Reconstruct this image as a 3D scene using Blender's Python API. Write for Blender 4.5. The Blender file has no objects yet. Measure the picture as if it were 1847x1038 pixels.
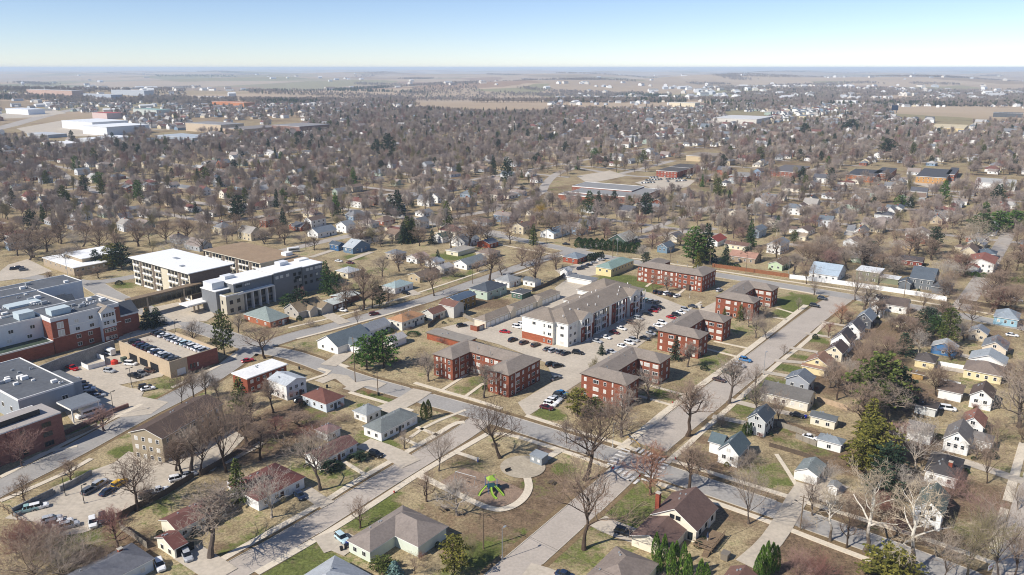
import bpy, bmesh, math, random
import numpy as np
from mathutils import Vector
scene = bpy.context.scene
COL = scene.collection
RNG = random.Random(11)
PI = math.pi
# ---------------------------------------------------------------- camera
HC, FP, PXC, PYC = 105.0, 1392.0, 923.5, 519.0
PITCH = math.atan(396.5 / FP)
CT, ST = math.cos(PITCH), math.sin(PITCH)
cam_d = bpy.data.cameras.new('camera'); cam = bpy.data.objects.new('camera', cam_d); COL.objects.link(cam)
cam.location = (0, 0, HC); cam.rotation_euler = (PI / 2 - PITCH, 0, 0)
cam_d.sensor_width = 36; cam_d.lens = 36 * FP / 1847.0
cam_d.clip_start = 1; cam_d.clip_end = 90000
scene.camera = cam
# ---------------------------------------------------------------- sky, sun, exposure
SUN_AZ, SUN_EL = 240.0, 41.0          # clockwise from straight ahead
w = bpy.data.worlds.new('World'); scene.world = w; w.use_nodes = True
nt = w.node_tree; bg = nt.nodes['Background']
sky = nt.nodes.new('ShaderNodeTexSky'); sky.sky_type = 'NISHITA'; sky.sun_disc = False
sky.sun_elevation = math.radians(SUN_EL); sky.sun_rotation = math.radians(SUN_AZ)
sky.altitude = 300; sky.air_density = 0.72; sky.dust_density = 0.02; sky.ozone_density = 3.6
tint = nt.nodes.new('ShaderNodeMix'); tint.data_type = 'RGBA'; tint.blend_type = 'MULTIPLY'; tint.inputs[0].default_value = 1; tint.inputs[7].default_value = (1.02, .955, .985, 1)   # white balance of the sky
nt.links.new(sky.outputs[0], tint.inputs[6]); nt.links.new(tint.outputs[2], bg.inputs['Color']); bg.inputs['Strength'].default_value = 0.079
sun_d = bpy.data.lights.new('sun', 'SUN'); sun_d.energy = 3.35; sun_d.angle = math.radians(0.53); sun_d.color = (1, 0.94, 0.86)
sun = bpy.data.objects.new('sun', sun_d); COL.objects.link(sun)
_a, _e = math.radians(SUN_AZ), math.radians(SUN_EL)
TOSUN = Vector((math.sin(_a) * math.cos(_e), math.cos(_a) * math.cos(_e), math.sin(_e)))
sun.rotation_euler = TOSUN.to_track_quat('Z', 'Y').to_euler()
sun.location = (-200, -100, 300)
scene.view_settings.view_transform = 'Standard'; scene.view_settings.look = 'None'
scene.view_settings.exposure = 0.8; scene.view_settings.gamma = 1
cy = scene.cycles
cy.max_bounces = 5; cy.diffuse_bounces = 2; cy.glossy_bounces = 2; cy.transmission_bounces = 2; cy.volume_bounces = 2; cy.transparent_max_bounces = 4
cy.use_denoising = True; cy.denoiser = 'OPENIMAGEDENOISE'; cy.denoising_input_passes = 'RGB_ALBEDO_NORMAL'; cy.denoising_prefilter = 'ACCURATE'; cy.pixel_filter_type = 'BLACKMAN_HARRIS'; cy.filter_width = 1.05
# ---------------------------------------------------------------- from photo pixels to places on the ground
def P(px, py, z=0.0):
    a = (px - PXC) / FP; b = -(py - PYC) / FP
    t = (z - HC) / (-ST + b * CT)
    return (a * t, (CT + b * ST) * t)
def Q(x, y, z=0.0):
    Z = z - HC; d = y * CT - Z * ST
    return (PXC + FP * x / d, PYC - FP * (y * ST + Z * CT) / d)
def ztop(py, Y):
    b = -(py - PYC) / FP
    return HC + Y * (-ST + b * CT) / (CT + b * ST)
AZU = 36.5
def axes(az=AZU):
    a = math.radians(az); return (math.sin(a), math.cos(a)), (-math.cos(a), math.sin(a))   # u (forward), -v (left)
def dist(a, b): return math.hypot(a[0] - b[0], a[1] - b[1])
# ---------------------------------------------------------------- materials
def lin(h):
    h = h.lstrip('#'); c = [int(h[i:i + 2], 16) / 255 for i in (0, 2, 4)]
    return tuple(x / 12.92 if x <= 0.04045 else ((x + 0.055) / 1.055) ** 2.4 for x in c)
_mats = {}
def pm(name, hexc, var=0.22, scale=0.6, rough=0.85, fine=6.0, spec=0.3, metal=0.0, stretch=None):
    """surface colour with broad and fine mottling in world space"""
    k = (name, hexc, var, scale)
    if k in _mats: return _mats[k]
    c = lin(hexc) if isinstance(hexc, str) else hexc
    m = bpy.data.materials.new(name); m.use_nodes = True; n = m.node_tree.nodes; l = m.node_tree.links
    b = n['Principled BSDF']; b.inputs['Roughness'].default_value = rough; b.inputs['Specular IOR Level'].default_value = spec; b.inputs['Metallic'].default_value = metal
    g = n.new('ShaderNodeNewGeometry'); src = g.outputs['Position']
    if stretch:
        mp = n.new('ShaderNodeMapping'); mp.inputs['Scale'].default_value = stretch; l.new(src, mp.inputs[0]); src = mp.outputs[0]
    a1 = n.new('ShaderNodeTexNoise'); a1.inputs['Scale'].default_value = scale; a1.inputs['Detail'].default_value = 4; a1.inputs['Roughness'].default_value = 0.65
    a2 = n.new('ShaderNodeTexNoise'); a2.inputs['Scale'].default_value = scale * fine; a2.inputs['Detail'].default_value = 2
    l.new(src, a1.inputs['Vector']); l.new(src, a2.inputs['Vector'])
    ad = n.new('ShaderNodeMath'); ad.operation = 'ADD'; l.new(a1.outputs['Fac'], ad.inputs[0]); l.new(a2.outputs['Fac'], ad.inputs[1])
    r = n.new('ShaderNodeValToRGB'); e = r.color_ramp.elements
    e[0].position = 0.72; e[0].color = (*[x * (1 - var) for x in c], 1); e[1].position = 1.28; e[1].color = (*[min(0.95, x * (1 + var * 0.8)) for x in c], 1)
    mr = n.new('ShaderNodeMapRange'); mr.inputs['From Min'].default_value = 0; mr.inputs['From Max'].default_value = 2
    l.new(ad.outputs[0], mr.inputs[0]); e[0].position = 0.36; e[1].position = 0.64
    l.new(mr.outputs[0], r.inputs[0]); l.new(r.outputs[0], b.inputs['Base Color'])
    _mats[k] = m; return m
def flat(name, hexc, rough=0.6, spec=0.4, metal=0.0):
    k = (name, hexc)
    if k in _mats: return _mats[k]
    m = bpy.data.materials.new(name); m.use_nodes = True; b = m.node_tree.nodes['Principled BSDF']
    c = lin(hexc) if isinstance(hexc, str) else hexc
    b.inputs['Base Color'].default_value = (*c, 1); b.inputs['Roughness'].default_value = rough; b.inputs['Specular IOR Level'].default_value = spec; b.inputs['Metallic'].default_value = metal
    _mats[k] = m; return m
def shingle(hexc): return pm('shingle roof', hexc, 0.17, 0.3, 0.9, 6, 0.2)
def siding(hexc): return pm('siding', hexc, 0.05, 0.25, 0.7, 4, 0.3)
def brickmat(hexc):
    """brick wall: courses and mortar too fine to see one by one, with blotches"""
    return pm('brick wall', hexc, 0.3, 0.7, 0.9, 7, 0.2, stretch=(1, 1, 2.2))
GLASS = flat('window glass', '#20262c', 0.12, 0.6)
TRIM = flat('white trim', '#e8e6e0', 0.6)
DARK = flat('dark metal', '#2b2b2c', 0.6)
STEEL = flat('galvanised steel', '#9fa3a5', 0.45, 0.5, 0.3)
WOOD = pm('weathered wood', '#7d6a55', 0.25, 1.2, 0.9)
CONC = pm('pale concrete', '#b9b1a3', 0.14, 0.12, 0.9, 8)
# ---------------------------------------------------------------- mesh helper
class MB:
    def __init__(s): s.v = []; s.f = []; s.m = []
    def add(s, vs, fs, mi=0):
        o = len(s.v); s.v += [tuple(p) for p in vs]; s.f += [tuple(i + o for i in f) for f in fs]
        s.m += [mi] * len(fs) if isinstance(mi, int) else list(mi)
    def quad(s, a, b, c, d, mi=0): s.add([a, b, c, d], [(0, 1, 2, 3)], mi)
    def box(s, x0, y0, z0, x1, y1, z1, mi=0):
        s.add([(x0, y0, z0), (x1, y0, z0), (x1, y1, z0), (x0, y1, z0), (x0, y0, z1), (x1, y0, z1), (x1, y1, z1), (x0, y1, z1)],
              [(0, 3, 2, 1), (4, 5, 6, 7), (0, 1, 5, 4), (1, 2, 6, 5), (2, 3, 7, 6), (3, 0, 4, 7)], mi)
    def prism(s, poly, z0, z1, mi=0, top=None):
        n = len(poly); s.add([(x, y, z0) for x, y in poly] + [(x, y, z1) for x, y in poly],
              [tuple(range(n, 2 * n))] + [(i, (i + 1) % n, n + (i + 1) % n, n + i) for i in range(n)], [mi if top is None else top] + [mi] * n)
    def tube(s, pts, rad, k=5, mi=0, cap=True):
        rings = []; o = len(s.v)
        for i, p in enumerate(pts):
            p = Vector(p); d = Vector(pts[min(i + 1, len(pts) - 1)]) - Vector(pts[max(i - 1, 0)])
            d.normalize(); a = d.orthogonal().normalized(); b = d.cross(a)
            r = rad[i] if not isinstance(rad, (int, float)) else rad
            for j in range(k):
                t = 2 * PI * j / k; s.v.append(tuple(p + a * math.cos(t) * r + b * math.sin(t) * r))
        for i in range(len(pts) - 1):
            for j in range(k):
                s.f.append((o + i * k + j, o + i * k + (j + 1) % k, o + (i + 1) * k + (j + 1) % k, o + (i + 1) * k + j)); s.m.append(mi)
        if cap: s.f.append(tuple(o + (len(pts) - 1) * k + j for j in range(k))); s.m.append(mi)
    def mesh(s, name, mats):
        me = bpy.data.meshes.new(name); me.from_pydata(s.v, [], s.f)
        for m in mats: me.materials.append(m)
        if len(mats) > 1: me.polygons.foreach_set('material_index', np.array(s.m, dtype=np.int32))
        me.update(); return me
    def build(s, name, mats, parent=None, loc=(0, 0, 0), rz=0.0):
        return obj(name, s.mesh(name, mats), parent, loc, rz)
def obj(name, me, parent=None, loc=(0, 0, 0), rz=0.0, scale=None):
    o = bpy.data.objects.new(name, me); COL.objects.link(o); o.location = loc
    if rz: o.rotation_euler = (0, 0, rz)
    if scale: o.scale = scale
    if parent: o.parent = parent
    return o
def tag(o, label=None, cat=None, group=None, kind=None):
    if label: o['label'] = label
    if cat: o['category'] = cat
    if group: o['group'] = group
    if kind: o['kind'] = kind
    return o
def thing(name, label, cat, loc, rz=0.0, group=None, scale=None):
    return tag(obj(name, None, None, loc, rz, scale), label, cat, group)
_ON = ['', 'first', 'second', 'third', 'fourth', 'fifth', 'sixth', 'seventh', 'eighth', 'ninth', 'tenth', 'eleventh', 'twelfth', 'thirteenth', 'fourteenth', 'fifteenth', 'sixteenth', 'seventeenth', 'eighteenth', 'nineteenth']
_TN = ['', '', 'twenty', 'thirty', 'forty', 'fifty', 'sixty', 'seventy', 'eighty', 'ninety']
def ordw(n): return _ON[n] if n < 20 else (_TN[n // 10][:-1] + 'ieth' if n % 10 == 0 else _TN[n // 10] + '-' + _ON[n % 10])
ANCHORS = []          # (x, y, short phrase) of the buildings that labels are told from
PENDING = []          # (object, phrase, x, y): labelled at the end by the nearest anchor and its rank
def finish_labels():
    groups = {}
    for o, ph, x, y in PENDING:
        a = min(ANCHORS, key=lambda q: (q[0] - x) ** 2 + (q[1] - y) ** 2)
        groups.setdefault((ph, a[2]), []).append(((a[0] - x) ** 2 + (a[1] - y) ** 2, o))
    for (ph, sh), L in groups.items():
        L.sort(key=lambda t: t[0])
        for i, (d, o) in enumerate(L): 
            p_ = ph.split(); t = f"{'' if i == 0 else ordw(i + 1) + ' '}nearest to the {sh}"
            while len(p_) + len(t.split()) + t.count('-') > 16: p_.pop(0)
            o['label'] = ' '.join(p_) + ' ' + t
# ---------------------------------------------------------------- ground: one sheet to the horizon
def sstep(a, b, x):
    t = np.clip((x - a) / (b - a), 0, 1); return t * t * (3 - 2 * t)
def gz(x, y):
    r = np.hypot(x, y); s = sstep(1900, 4600, r)
    return s * (27 * np.sin(x / 760 + 1.3) * np.sin(y / 690 + 0.4) + 15 * np.sin(x / 370 - y / 470) + 18 * np.sin(x / 1900 + y / 1500 + 2) - 6)
U0, V0 = axes()
V1 = (-V0[0], -V0[1])                  # v: to the right along the avenue
# greener lawn, leaf litter (photo px, half sizes in metres along u and v, amount)
GREEN = [(505,1010,12,16,1),(560,985,6,5,.8),(668,930,9,5,1),(640,990,4,8,.5),(690,905,8,4,.7),(870,1003,7,5,.9),(840,1035,8,8,.6),(1120,505,12,14,1.2),(1100,520,8,8,1),(1165,520,14,6,1),(1440,545,16,10,1.1),(1420,565,9,7,.9),
 (990,747,5,6,1.1),(1205,712,5,8,1),(1340,715,10,7,.5),(870,688,7,6,.8),(845,705,4,7,.7),(1030,632,4,9,1),(1045,626,3,6,1),(1180,600,5,6,1.1),(690,718,4,12,1),(668,735,5,9,.5),(540,600,10,9,.4),(580,625,8,9,.5),(640,650,6,6,.5),(825,462,12,12,1.1),(795,462,6,8,.8),
 (640,465,6,10,.9),(628,480,5,9,.7),(650,520,6,10,.5),(830,497,14,6,.7),(845,505,10,5,.6),(790,520,12,4,.5),(690,660,8,4,.4),(1440,595,8,4,.7),(1468,612,5,5,1),(1420,665,4,8,1),(1405,690,5,8,.7),(1447,645,3,6,.9),(1470,600,5,4,.9),(1340,740,5,6,.8),(1365,700,6,5,.5),
 (1130,905,12,12,.8),(1160,940,7,10,.8),(1090,940,9,8,.7),(1020,990,7,12,.7),(1150,980,6,8,.4),(1390,855,7,9,.7),(1330,770,7,7,.6),(1375,835,6,8,.4),(1470,760,5,10,.5),(1445,805,4,12,.6),(1790,780,8,8,.5),(1815,850,7,6,.4),(1740,690,6,7,.3),(1725,655,5,8,.6),(250,550,5,16,1),(225,515,6,8,.9),
 (180,775,10,9,.8),(270,725,7,6,1),(340,665,14,5,.6),(300,690,6,8,.6),(225,815,4,5,1.2),(140,860,8,3,.8),(690,800,4,8,.9),(660,790,6,5,.7),(560,850,7,7,.5),(620,870,6,9,.5),(470,880,5,9,.4),(420,945,8,12,.35),(230,905,6,9,.3),(130,985,8,10,.5),(300,935,8,9,.3),(30,875,10,5,.3),(845,840,8,6,.4),(975,880,6,6,.4),
 (1020,850,4,5,.7),(890,870,4,4,.5),(700,755,5,12,.6),(760,640,9,10,.25),(20,445,8,10,.8),(1340,600,10,5,.4),(1290,650,12,6,.6),(1245,690,8,8,.4),(690,490,8,8,.4),(1310,345,30,30,.5),(1030,345,20,25,.4),(1720,200,60,160,1.0),(1700,205,60,90,.8),(1780,205,60,90,.5),(400,205,30,60,.5)]
LITTER = [(960,900,12,10,1.2),(990,860,10,6,1),(900,960,16,14,.6),(780,940,12,12,.5),(1060,905,8,8,.6),(640,700,6,6,.7),(655,690,3,10,1.3),(700,650,5,8,.8),(520,760,14,12,1.2),(460,800,14,14,1),(400,820,12,12,.8),(1340,905,14,10,.8),(1310,930,9,7,.5),(1500,1000,20,16,1.1),(1440,1010,18,12,.9),(1600,940,8,22,1),(1560,920,8,20,.9),
 (1220,850,8,14,1),(1280,840,10,8,1),(1260,790,3,20,.9),(1390,780,8,8,.7),(1420,770,4,14,1.2),(1360,750,5,6,.6),(880,545,10,14,1),(860,550,8,8,1),(1540,830,10,16,.9),(1660,800,14,10,.8),(1700,900,10,12,1.2),(1790,900,10,10,.7),(1740,960,14,14,.6),(820,830,6,7,.5),(835,870,14,14,.35),(420,1000,3,8,.8),(700,915,3,5,1.2),(300,820,8,8,.4),(240,990,5,8,1),
 (590,555,6,8,.9),(680,530,10,14,.9),(740,560,10,5,.6),(1000,510,10,10,.3),(960,535,8,8,.8),(1560,640,16,16,.9),(1620,600,20,20,.7),(1500,690,14,12,.9),(1640,720,18,14,.7),(1760,600,16,16,.6),(560,735,10,10,.6),(140,455,12,12,.5),(1100,740,14,10,.4),(230,975,9,3,.8),(200,960,4,18,.7)]
def blobs(L, X, Y):
    out = np.zeros_like(X)
    for px, py, ru, rv, a in L:
        cx, cy_ = P(px, py); dx = X - cx; dy = Y - cy_
        du = (dx * U0[0] + dy * U0[1]) / ru; dv = (dx * V1[0] + dy * V1[1]) / rv
        out = np.maximum(out, a * np.clip(1.35 - (du * du + dv * dv), 0, 1))
    return out
def make_ground():
    rs = list(np.arange(40, 130, 10)) + list(np.arange(130, 640, 2.2)); r = 645.0
    while r < 60000: rs.append(r); r *= 1.033
    rs.append(75000.0); rs = np.array(rs); az = np.radians(np.arange(-52, 52.01, 0.4))
    Rr, A = np.meshgrid(rs, az, indexing='ij'); X = Rr * np.sin(A); Y = Rr * np.cos(A); Z = gz(X, Y)
    nr, na = Rr.shape; vs = np.stack([X, Y, Z], -1).reshape(-1, 3)
    i = np.arange(nr - 1)[:, None] * na + np.arange(na - 1)[None, :]
    fs = np.stack([i, i + 1, i + na + 1, i + na], -1).reshape(-1, 4)[:, ::-1]
    me = bpy.data.meshes.new('ground'); me.vertices.add(len(vs)); me.vertices.foreach_set('co', vs.ravel())
    me.loops.add(fs.size); me.loops.foreach_set('vertex_index', fs.ravel().astype(np.int32)); me.polygons.add(len(fs))
    me.polygons.foreach_set('loop_start', np.arange(0, fs.size, 4, dtype=np.int32)); me.update(calc_edges=True)
    for nm, L in (('green', GREEN), ('litter', LITTER)):
        at = me.attributes.new(nm, 'FLOAT', 'POINT'); at.data.foreach_set('value', blobs(L, X, Y).ravel().astype(np.float32))
    me.polygons.foreach_set('use_smooth', np.ones(len(fs), dtype=bool))
    m = bpy.data.materials.new('lawn and field'); m.use_nodes = True; n = m.node_tree.nodes; l = m.node_tree.links
    b = n['Principled BSDF']; b.inputs['Roughness'].default_value = 0.95; b.inputs['Specular IOR Level'].default_value = 0.1
    g = n.new('ShaderNodeNewGeometry'); pos = g.outputs['Position']
    def noise(sc, det=5, ro=0.6):
        t = n.new('ShaderNodeTexNoise'); t.inputs['Scale'].default_value = sc; t.inputs['Detail'].default_value = det; t.inputs['Roughness'].default_value = ro
        l.new(pos, t.inputs['Vector']); return t.outputs['Fac']
    def ramp(f, stops):
        r = n.new('ShaderNodeValToRGB'); l.new(f, r.inputs[0]); e = r.color_ramp.elements
        while len(e) < len(stops): e.new(0.5)
        for q, (p_, c) in zip(e, stops): q.position = p_; q.color = (*c, 1)
        return r.outputs[0]
    def mth(op, a, b_=None, clamp=False):
        t = n.new('ShaderNodeMath'); t.operation = op; t.use_clamp = clamp
        for k, v in ((0, a), (1, b_)):
            if v is None: continue
            if isinstance(v, (int, float)): t.inputs[k].default_value = v
            else: l.new(v, t.inputs[k])
        return t.outputs[0]
    def mix(f, a, b_):
        t = n.new('ShaderNodeMix'); t.data_type = 'RGBA'
        if isinstance(f, (int, float)): t.inputs[0].default_value = f
        else: l.new(f, t.inputs[0])
        for k, v in ((6, a), (7, b_)):
            if isinstance(v, tuple): t.inputs[k].default_value = (*v, 1)
            else: l.new(v, t.inputs[k])
        return t.outputs[2]
    def mrange(f, a, b_, c=0, d=1):
        t = n.new('ShaderNodeMapRange'); t.interpolation_type = 'SMOOTHSTEP'; l.new(f, t.inputs[0])
        for k, v in zip((1, 2, 3, 4), (a, b_, c, d)): t.inputs[k].default_value = v
        return t.outputs[0]
    def attr(nm):
        t = n.new('ShaderNodeAttribute'); t.attribute_name = nm; return t.outputs['Fac']
    n_big, n_mid, n_sm, n_fin = noise(0.012), noise(0.06, 7, .68), noise(0.3, 6, .75), noise(1.5, 4, .8)
    dry = ramp(mth('ADD', mth('MULTIPLY', n_mid, .5), mth('MULTIPLY', n_sm, .5)), [(.36, (.15, .115, .068)), (.45, (.275, .215, .125)), (.53, (.38, .305, .18)), (.63, (.49, .41, .25))])
    brown = ramp(n_sm, [(.35, (.105, .073, .046)), (.65, (.25, .175, .11))])
    green = ramp(n_sm, [(.3, (.06, .085, .018)), (.7, (.14, .17, .04))])
    gm = mth('ADD', attr('green'), mrange(n_mid, .5, .66, 0, .62)); gm = mth('ADD', gm, mth('MULTIPLY', mth('SUBTRACT', n_sm, .5), 2.6))
    lm = mth('ADD', attr('litter'), mrange(n_big, .48, .66, 0, .5)); lm = mth('ADD', lm, mth('MULTIPLY', mth('SUBTRACT', n_sm, .5), 2.6))
    vm = n.new('ShaderNodeVectorMath'); vm.operation = 'LENGTH'; l.new(pos, vm.inputs[0]); r_ = vm.outputs['Value']
    lm = mth('ADD', lm, mrange(r_, 430, 700, 0, .34))       # browner with distance: leaf litter, plus woodland shade put into the colour
    c = mix(mrange(lm, .2, .85), dry, brown); c = mix(mrange(gm, .25, .95, 0, .9), c, green)
    fv = mrange(n_fin, .3, .7, .55, 1.4); hv = n.new('ShaderNodeMix'); hv.data_type = 'RGBA'; hv.blend_type = 'MULTIPLY'; hv.inputs[0].default_value = 1
    cb = n.new('ShaderNodeCombineColor'); [l.new(fv, cb.inputs[k]) for k in range(3)]; l.new(c, hv.inputs[6]); l.new(cb.outputs[0], hv.inputs[7]); c = hv.outputs[2]
    # farmland: patchwork of stubble, pasture and bare soil
    mp = n.new('ShaderNodeMapping'); mp.inputs['Scale'].default_value = (1, .8, 0); mp.inputs['Rotation'].default_value = (0, 0, .3); l.new(pos, mp.inputs[0])
    wn = n.new('ShaderNodeTexNoise'); wn.inputs['Scale'].default_value = .0016; wn.inputs['Detail'].default_value = 3; l.new(pos, wn.inputs['Vector'])
    va = n.new('ShaderNodeVectorMath'); va.operation = 'MULTIPLY_ADD'; l.new(wn.outputs['Color'], va.inputs[0]); va.inputs[1].default_value = (420, 420, 0); l.new(mp.outputs[0], va.inputs[2])
    vo = n.new('ShaderNodeTexVoronoi'); vo.inputs['Scale'].default_value = .0017; l.new(va.outputs[0], vo.inputs['Vector'])
    sp = n.new('ShaderNodeSeparateColor'); l.new(vo.outputs['Color'], sp.inputs[0])
    fld = ramp(sp.outputs[0], [(.0, (.36, .27, .18)), (.3, (.45, .35, .24)), (.55, (.40, .30, .20)), (.75, (.25, .23, .12)), (.9, (.31, .205, .135))])
    fld = mix(mrange(noise(.004, 6), .45, .75, 0, .3), fld, (.25, .19, .14))
    c = mix(mrange(r_, 1500, 2300), c, fld)
    l.new(c, b.inputs['Base Color']); me.materials.append(m)
    tag(obj('ground', me), 'dry late winter lawns and far stubble fields', 'ground', kind='structure')
make_ground()
# ---------------------------------------------------------------- roads, pavements, paths
ASPH = pm('worn grey asphalt', '#9b9791', 0.14, 0.13, 0.9, 10)
CONCR = pm('old concrete road', '#aea498', 0.14, 0.13, 0.9, 12)
LOTM = pm('concrete parking lot', '#b8ad9c', 0.16, 0.1, 0.9, 10)
WALK = pm('sidewalk concrete', '#cfc3ae', 0.12, 0.2, 0.9, 8)
FARRD = pm('far road', '#a79f95', 0.12, 0.05, 0.9, 6)
_z = [0.0, 0]
def level(z): _z[0] = z; _z[1] = 0        # each family of sheets has its own few millimetres
def nz():
    _z[1] += 1; return _z[0] + .004 * (_z[1] % 5)
def w_poly(px): return [P(*p) for p in px]
def offset(pts, d):
    out = []
    for i, p in enumerate(pts):
        a = pts[max(i - 1, 0)]; b = pts[min(i + 1, len(pts) - 1)]
        t = Vector((b[0] - a[0], b[1] - a[1])).normalized(); nx, ny = -t.y, t.x; k = 1.0
        if 0 < i < len(pts) - 1:
            t1 = Vector((p[0] - a[0], p[1] - a[1])).normalized(); k = 1 / max(.6, abs(-t1.y * nx + t1.x * ny))
        out.append((p[0] + nx * d * k, p[1] + ny * d * k))
    return out
def dense(pts, step):
    out = []
    for a, b in zip(pts, pts[1:]):
        n_ = max(1, int(dist(a, b) / step))
        out += [(a[0] + (b[0] - a[0]) * i / n_, a[1] + (b[1] - a[1]) * i / n_) for i in range(n_)]
    return out + [pts[-1]]
def smooth(pts, it=2):
    for _ in range(it):
        q = [pts[0]]
        for a, b in zip(pts, pts[1:]):
            q += [(a[0] * .75 + b[0] * .25, a[1] * .75 + b[1] * .25), (a[0] * .25 + b[0] * .75, a[1] * .25 + b[1] * .75)]
        pts = q + [pts[-1]]
    return pts
def strip(name, px, width, m, label, cat, z=None, world=False, sm=1, th=0.0):
    pts = smooth(px if world else w_poly(px), sm); pts = dense(pts, 40)
    a = offset(pts, width / 2); b = offset(pts, -width / 2); z = z or nz(); mb = MB()
    for i in range(len(pts) - 1):
        zs = [float(gz(*q)) + z for q in (a[i], b[i], b[i + 1], a[i + 1])]
        mb.quad((*a[i], zs[0]), (*b[i], zs[1]), (*b[i + 1], zs[2]), (*a[i + 1], zs[3]))
        if th:
            mb.quad((*a[i], 0), (*a[i], zs[0]), (*a[i + 1], zs[3]), (*a[i + 1], 0)); mb.quad((*b[i], zs[1]), (*b[i], 0), (*b[i + 1], 0), (*b[i + 1], zs[2]))
    return tag(mb.build(name, [m]), label, cat, kind='structure')
def sheet(name, px, m, label, cat, z=None, world=False):
    pts = px if world else w_poly(px); z = z or nz()
    me = bpy.data.meshes.new(name); bm = bmesh.new(); f = bm.faces.new([bm.verts.new((x, y, z)) for x, y in pts]); f.normal_update()
    if f.normal.z < 0: f.normal_flip()
    bmesh.ops.triangulate(bm, faces=[f]); bm.to_mesh(me); bm.free(); me.materials.append(m)
    return tag(obj(name, me), label, cat, kind='structure')
ROADS = [  # name px points, width, material, label
 ('A', [(452,630),(512,636),(580,659),(636,683),(734,710),(840,739),(950,772),(1120,827),(1270,876),(1540,968),(1700,1028),(1860,1090)], 7.9, ASPH, 'grey avenue crossing the whole foreground past the brick apartments'),
 ('B', [(330,1083),(415,1034),(533,968),(660,888),(754,831),(850,773),(866,757)], 7.3, CONCR, 'pale concrete side street ending at the avenue beside the playground park'),
 ('C', [(860,1086),(936,1020),(1030,938),(1120,858),(1155,822)], 7.9, CONCR, 'pale concrete street running down beside the playground park'),
 ('D', [(1171,806),(1190,790),(1363,655),(1475,566),(1520,536)], 10.4, CONCR, 'wide pale concrete street with angled parking beside the brick apartments'),
 ('E', [(455,632),(480,622),(540,603),(603,589),(732,552),(780,538),(880,502),(960,474),(1020,456),(1044,452)], 8.0, ASPH, 'grey residential street climbing past the orange roofed house'),
 ('F', [(700,385),(775,402),(924,430),(1084,463),(1180,479),(1300,497),(1400,514),(1500,530),(1595,546),(1700,563),(1860,594)], 9.0, ASPH, 'street running behind the brick apartments along the long white fence'),
 ('G', [(-60,915),(0,880),(113,825),(250,750),(326,713),(401,670),(452,630)], 8.4, ASPH, 'grey street below the hospital running down past the beige gabled apartments'),
 ('H', [(395,480),(440,468),(512,452),(600,432),(712,410),(800,395),(900,378),(975,352),(985,330),(1005,312),(1040,303)], 8.4, FARRD, 'residential street passing the blue houses towards the school'),
 ('I', [(60,290),(100,305),(128,325),(165,345),(200,352),(280,353),(360,367),(420,375)], 8, FARRD, 'far street curving between bare trees'),
 ('J', [(1040,303),(1130,318),(1205,320)], 8, FARRD, 'street passing behind the school'),
 ('K', [(1110,316),(1160,304),(1215,290)], 8, FARRD, 'short street beyond the school'),
 ('L', [(-40,238),(0,232),(60,215),(130,197),(220,181),(330,172)], 30, FARRD, 'broad highway near the horizon'),
 ('M', [(0,500),(60,500),(120,506),(165,512),(240,500),(300,488)], 8.5, ASPH, 'street behind the hospital'),
 ('N', [(165,512),(200,534),(245,553),(300,574),(360,592),(420,611),(465,630)], 9.5, ASPH, 'hospital drive passing under the glazed footbridge'),
 ('O', [(1905,810),(1870,900),(1838,1040),(1820,1110)], 9, CONCR, 'street along the edge of the white cottages'),
 ('S', [(1044,452),(1080,440),(1180,425),(1290,412)], 8, FARRD, 'far street behind the clipped evergreen hedge'),
 ('T', [(1730,560),(1760,520),(1790,470),(1820,420)], 8, FARRD, 'far street beyond the white fence'),
 ('V', [(1380,352),(1480,350),(1600,345),(1720,345),(1860,350)], 8, FARRD, 'far street by the flat roofed apartment blocks'),
]
ROADW = {}
VERGE = pm('trampled verge', '#7c6a50', .35, .35, .95, 6, .1)
level(.012)
for nm, px, wd, m, lb in ROADS:
    ROADW[nm] = (smooth(w_poly(px), 1), wd)
    if nm in 'ABCDEG': strip('verge', px, wd + (4.4 if nm in 'AB' else 3.2), VERGE, 'brown trampled grass strip beside the street', 'verge')
for i, (nm, px, wd, m, lb) in enumerate(ROADS): strip('road', px, wd, m, lb, 'road', z=.034 + .004 * i)
level(.11)
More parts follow.
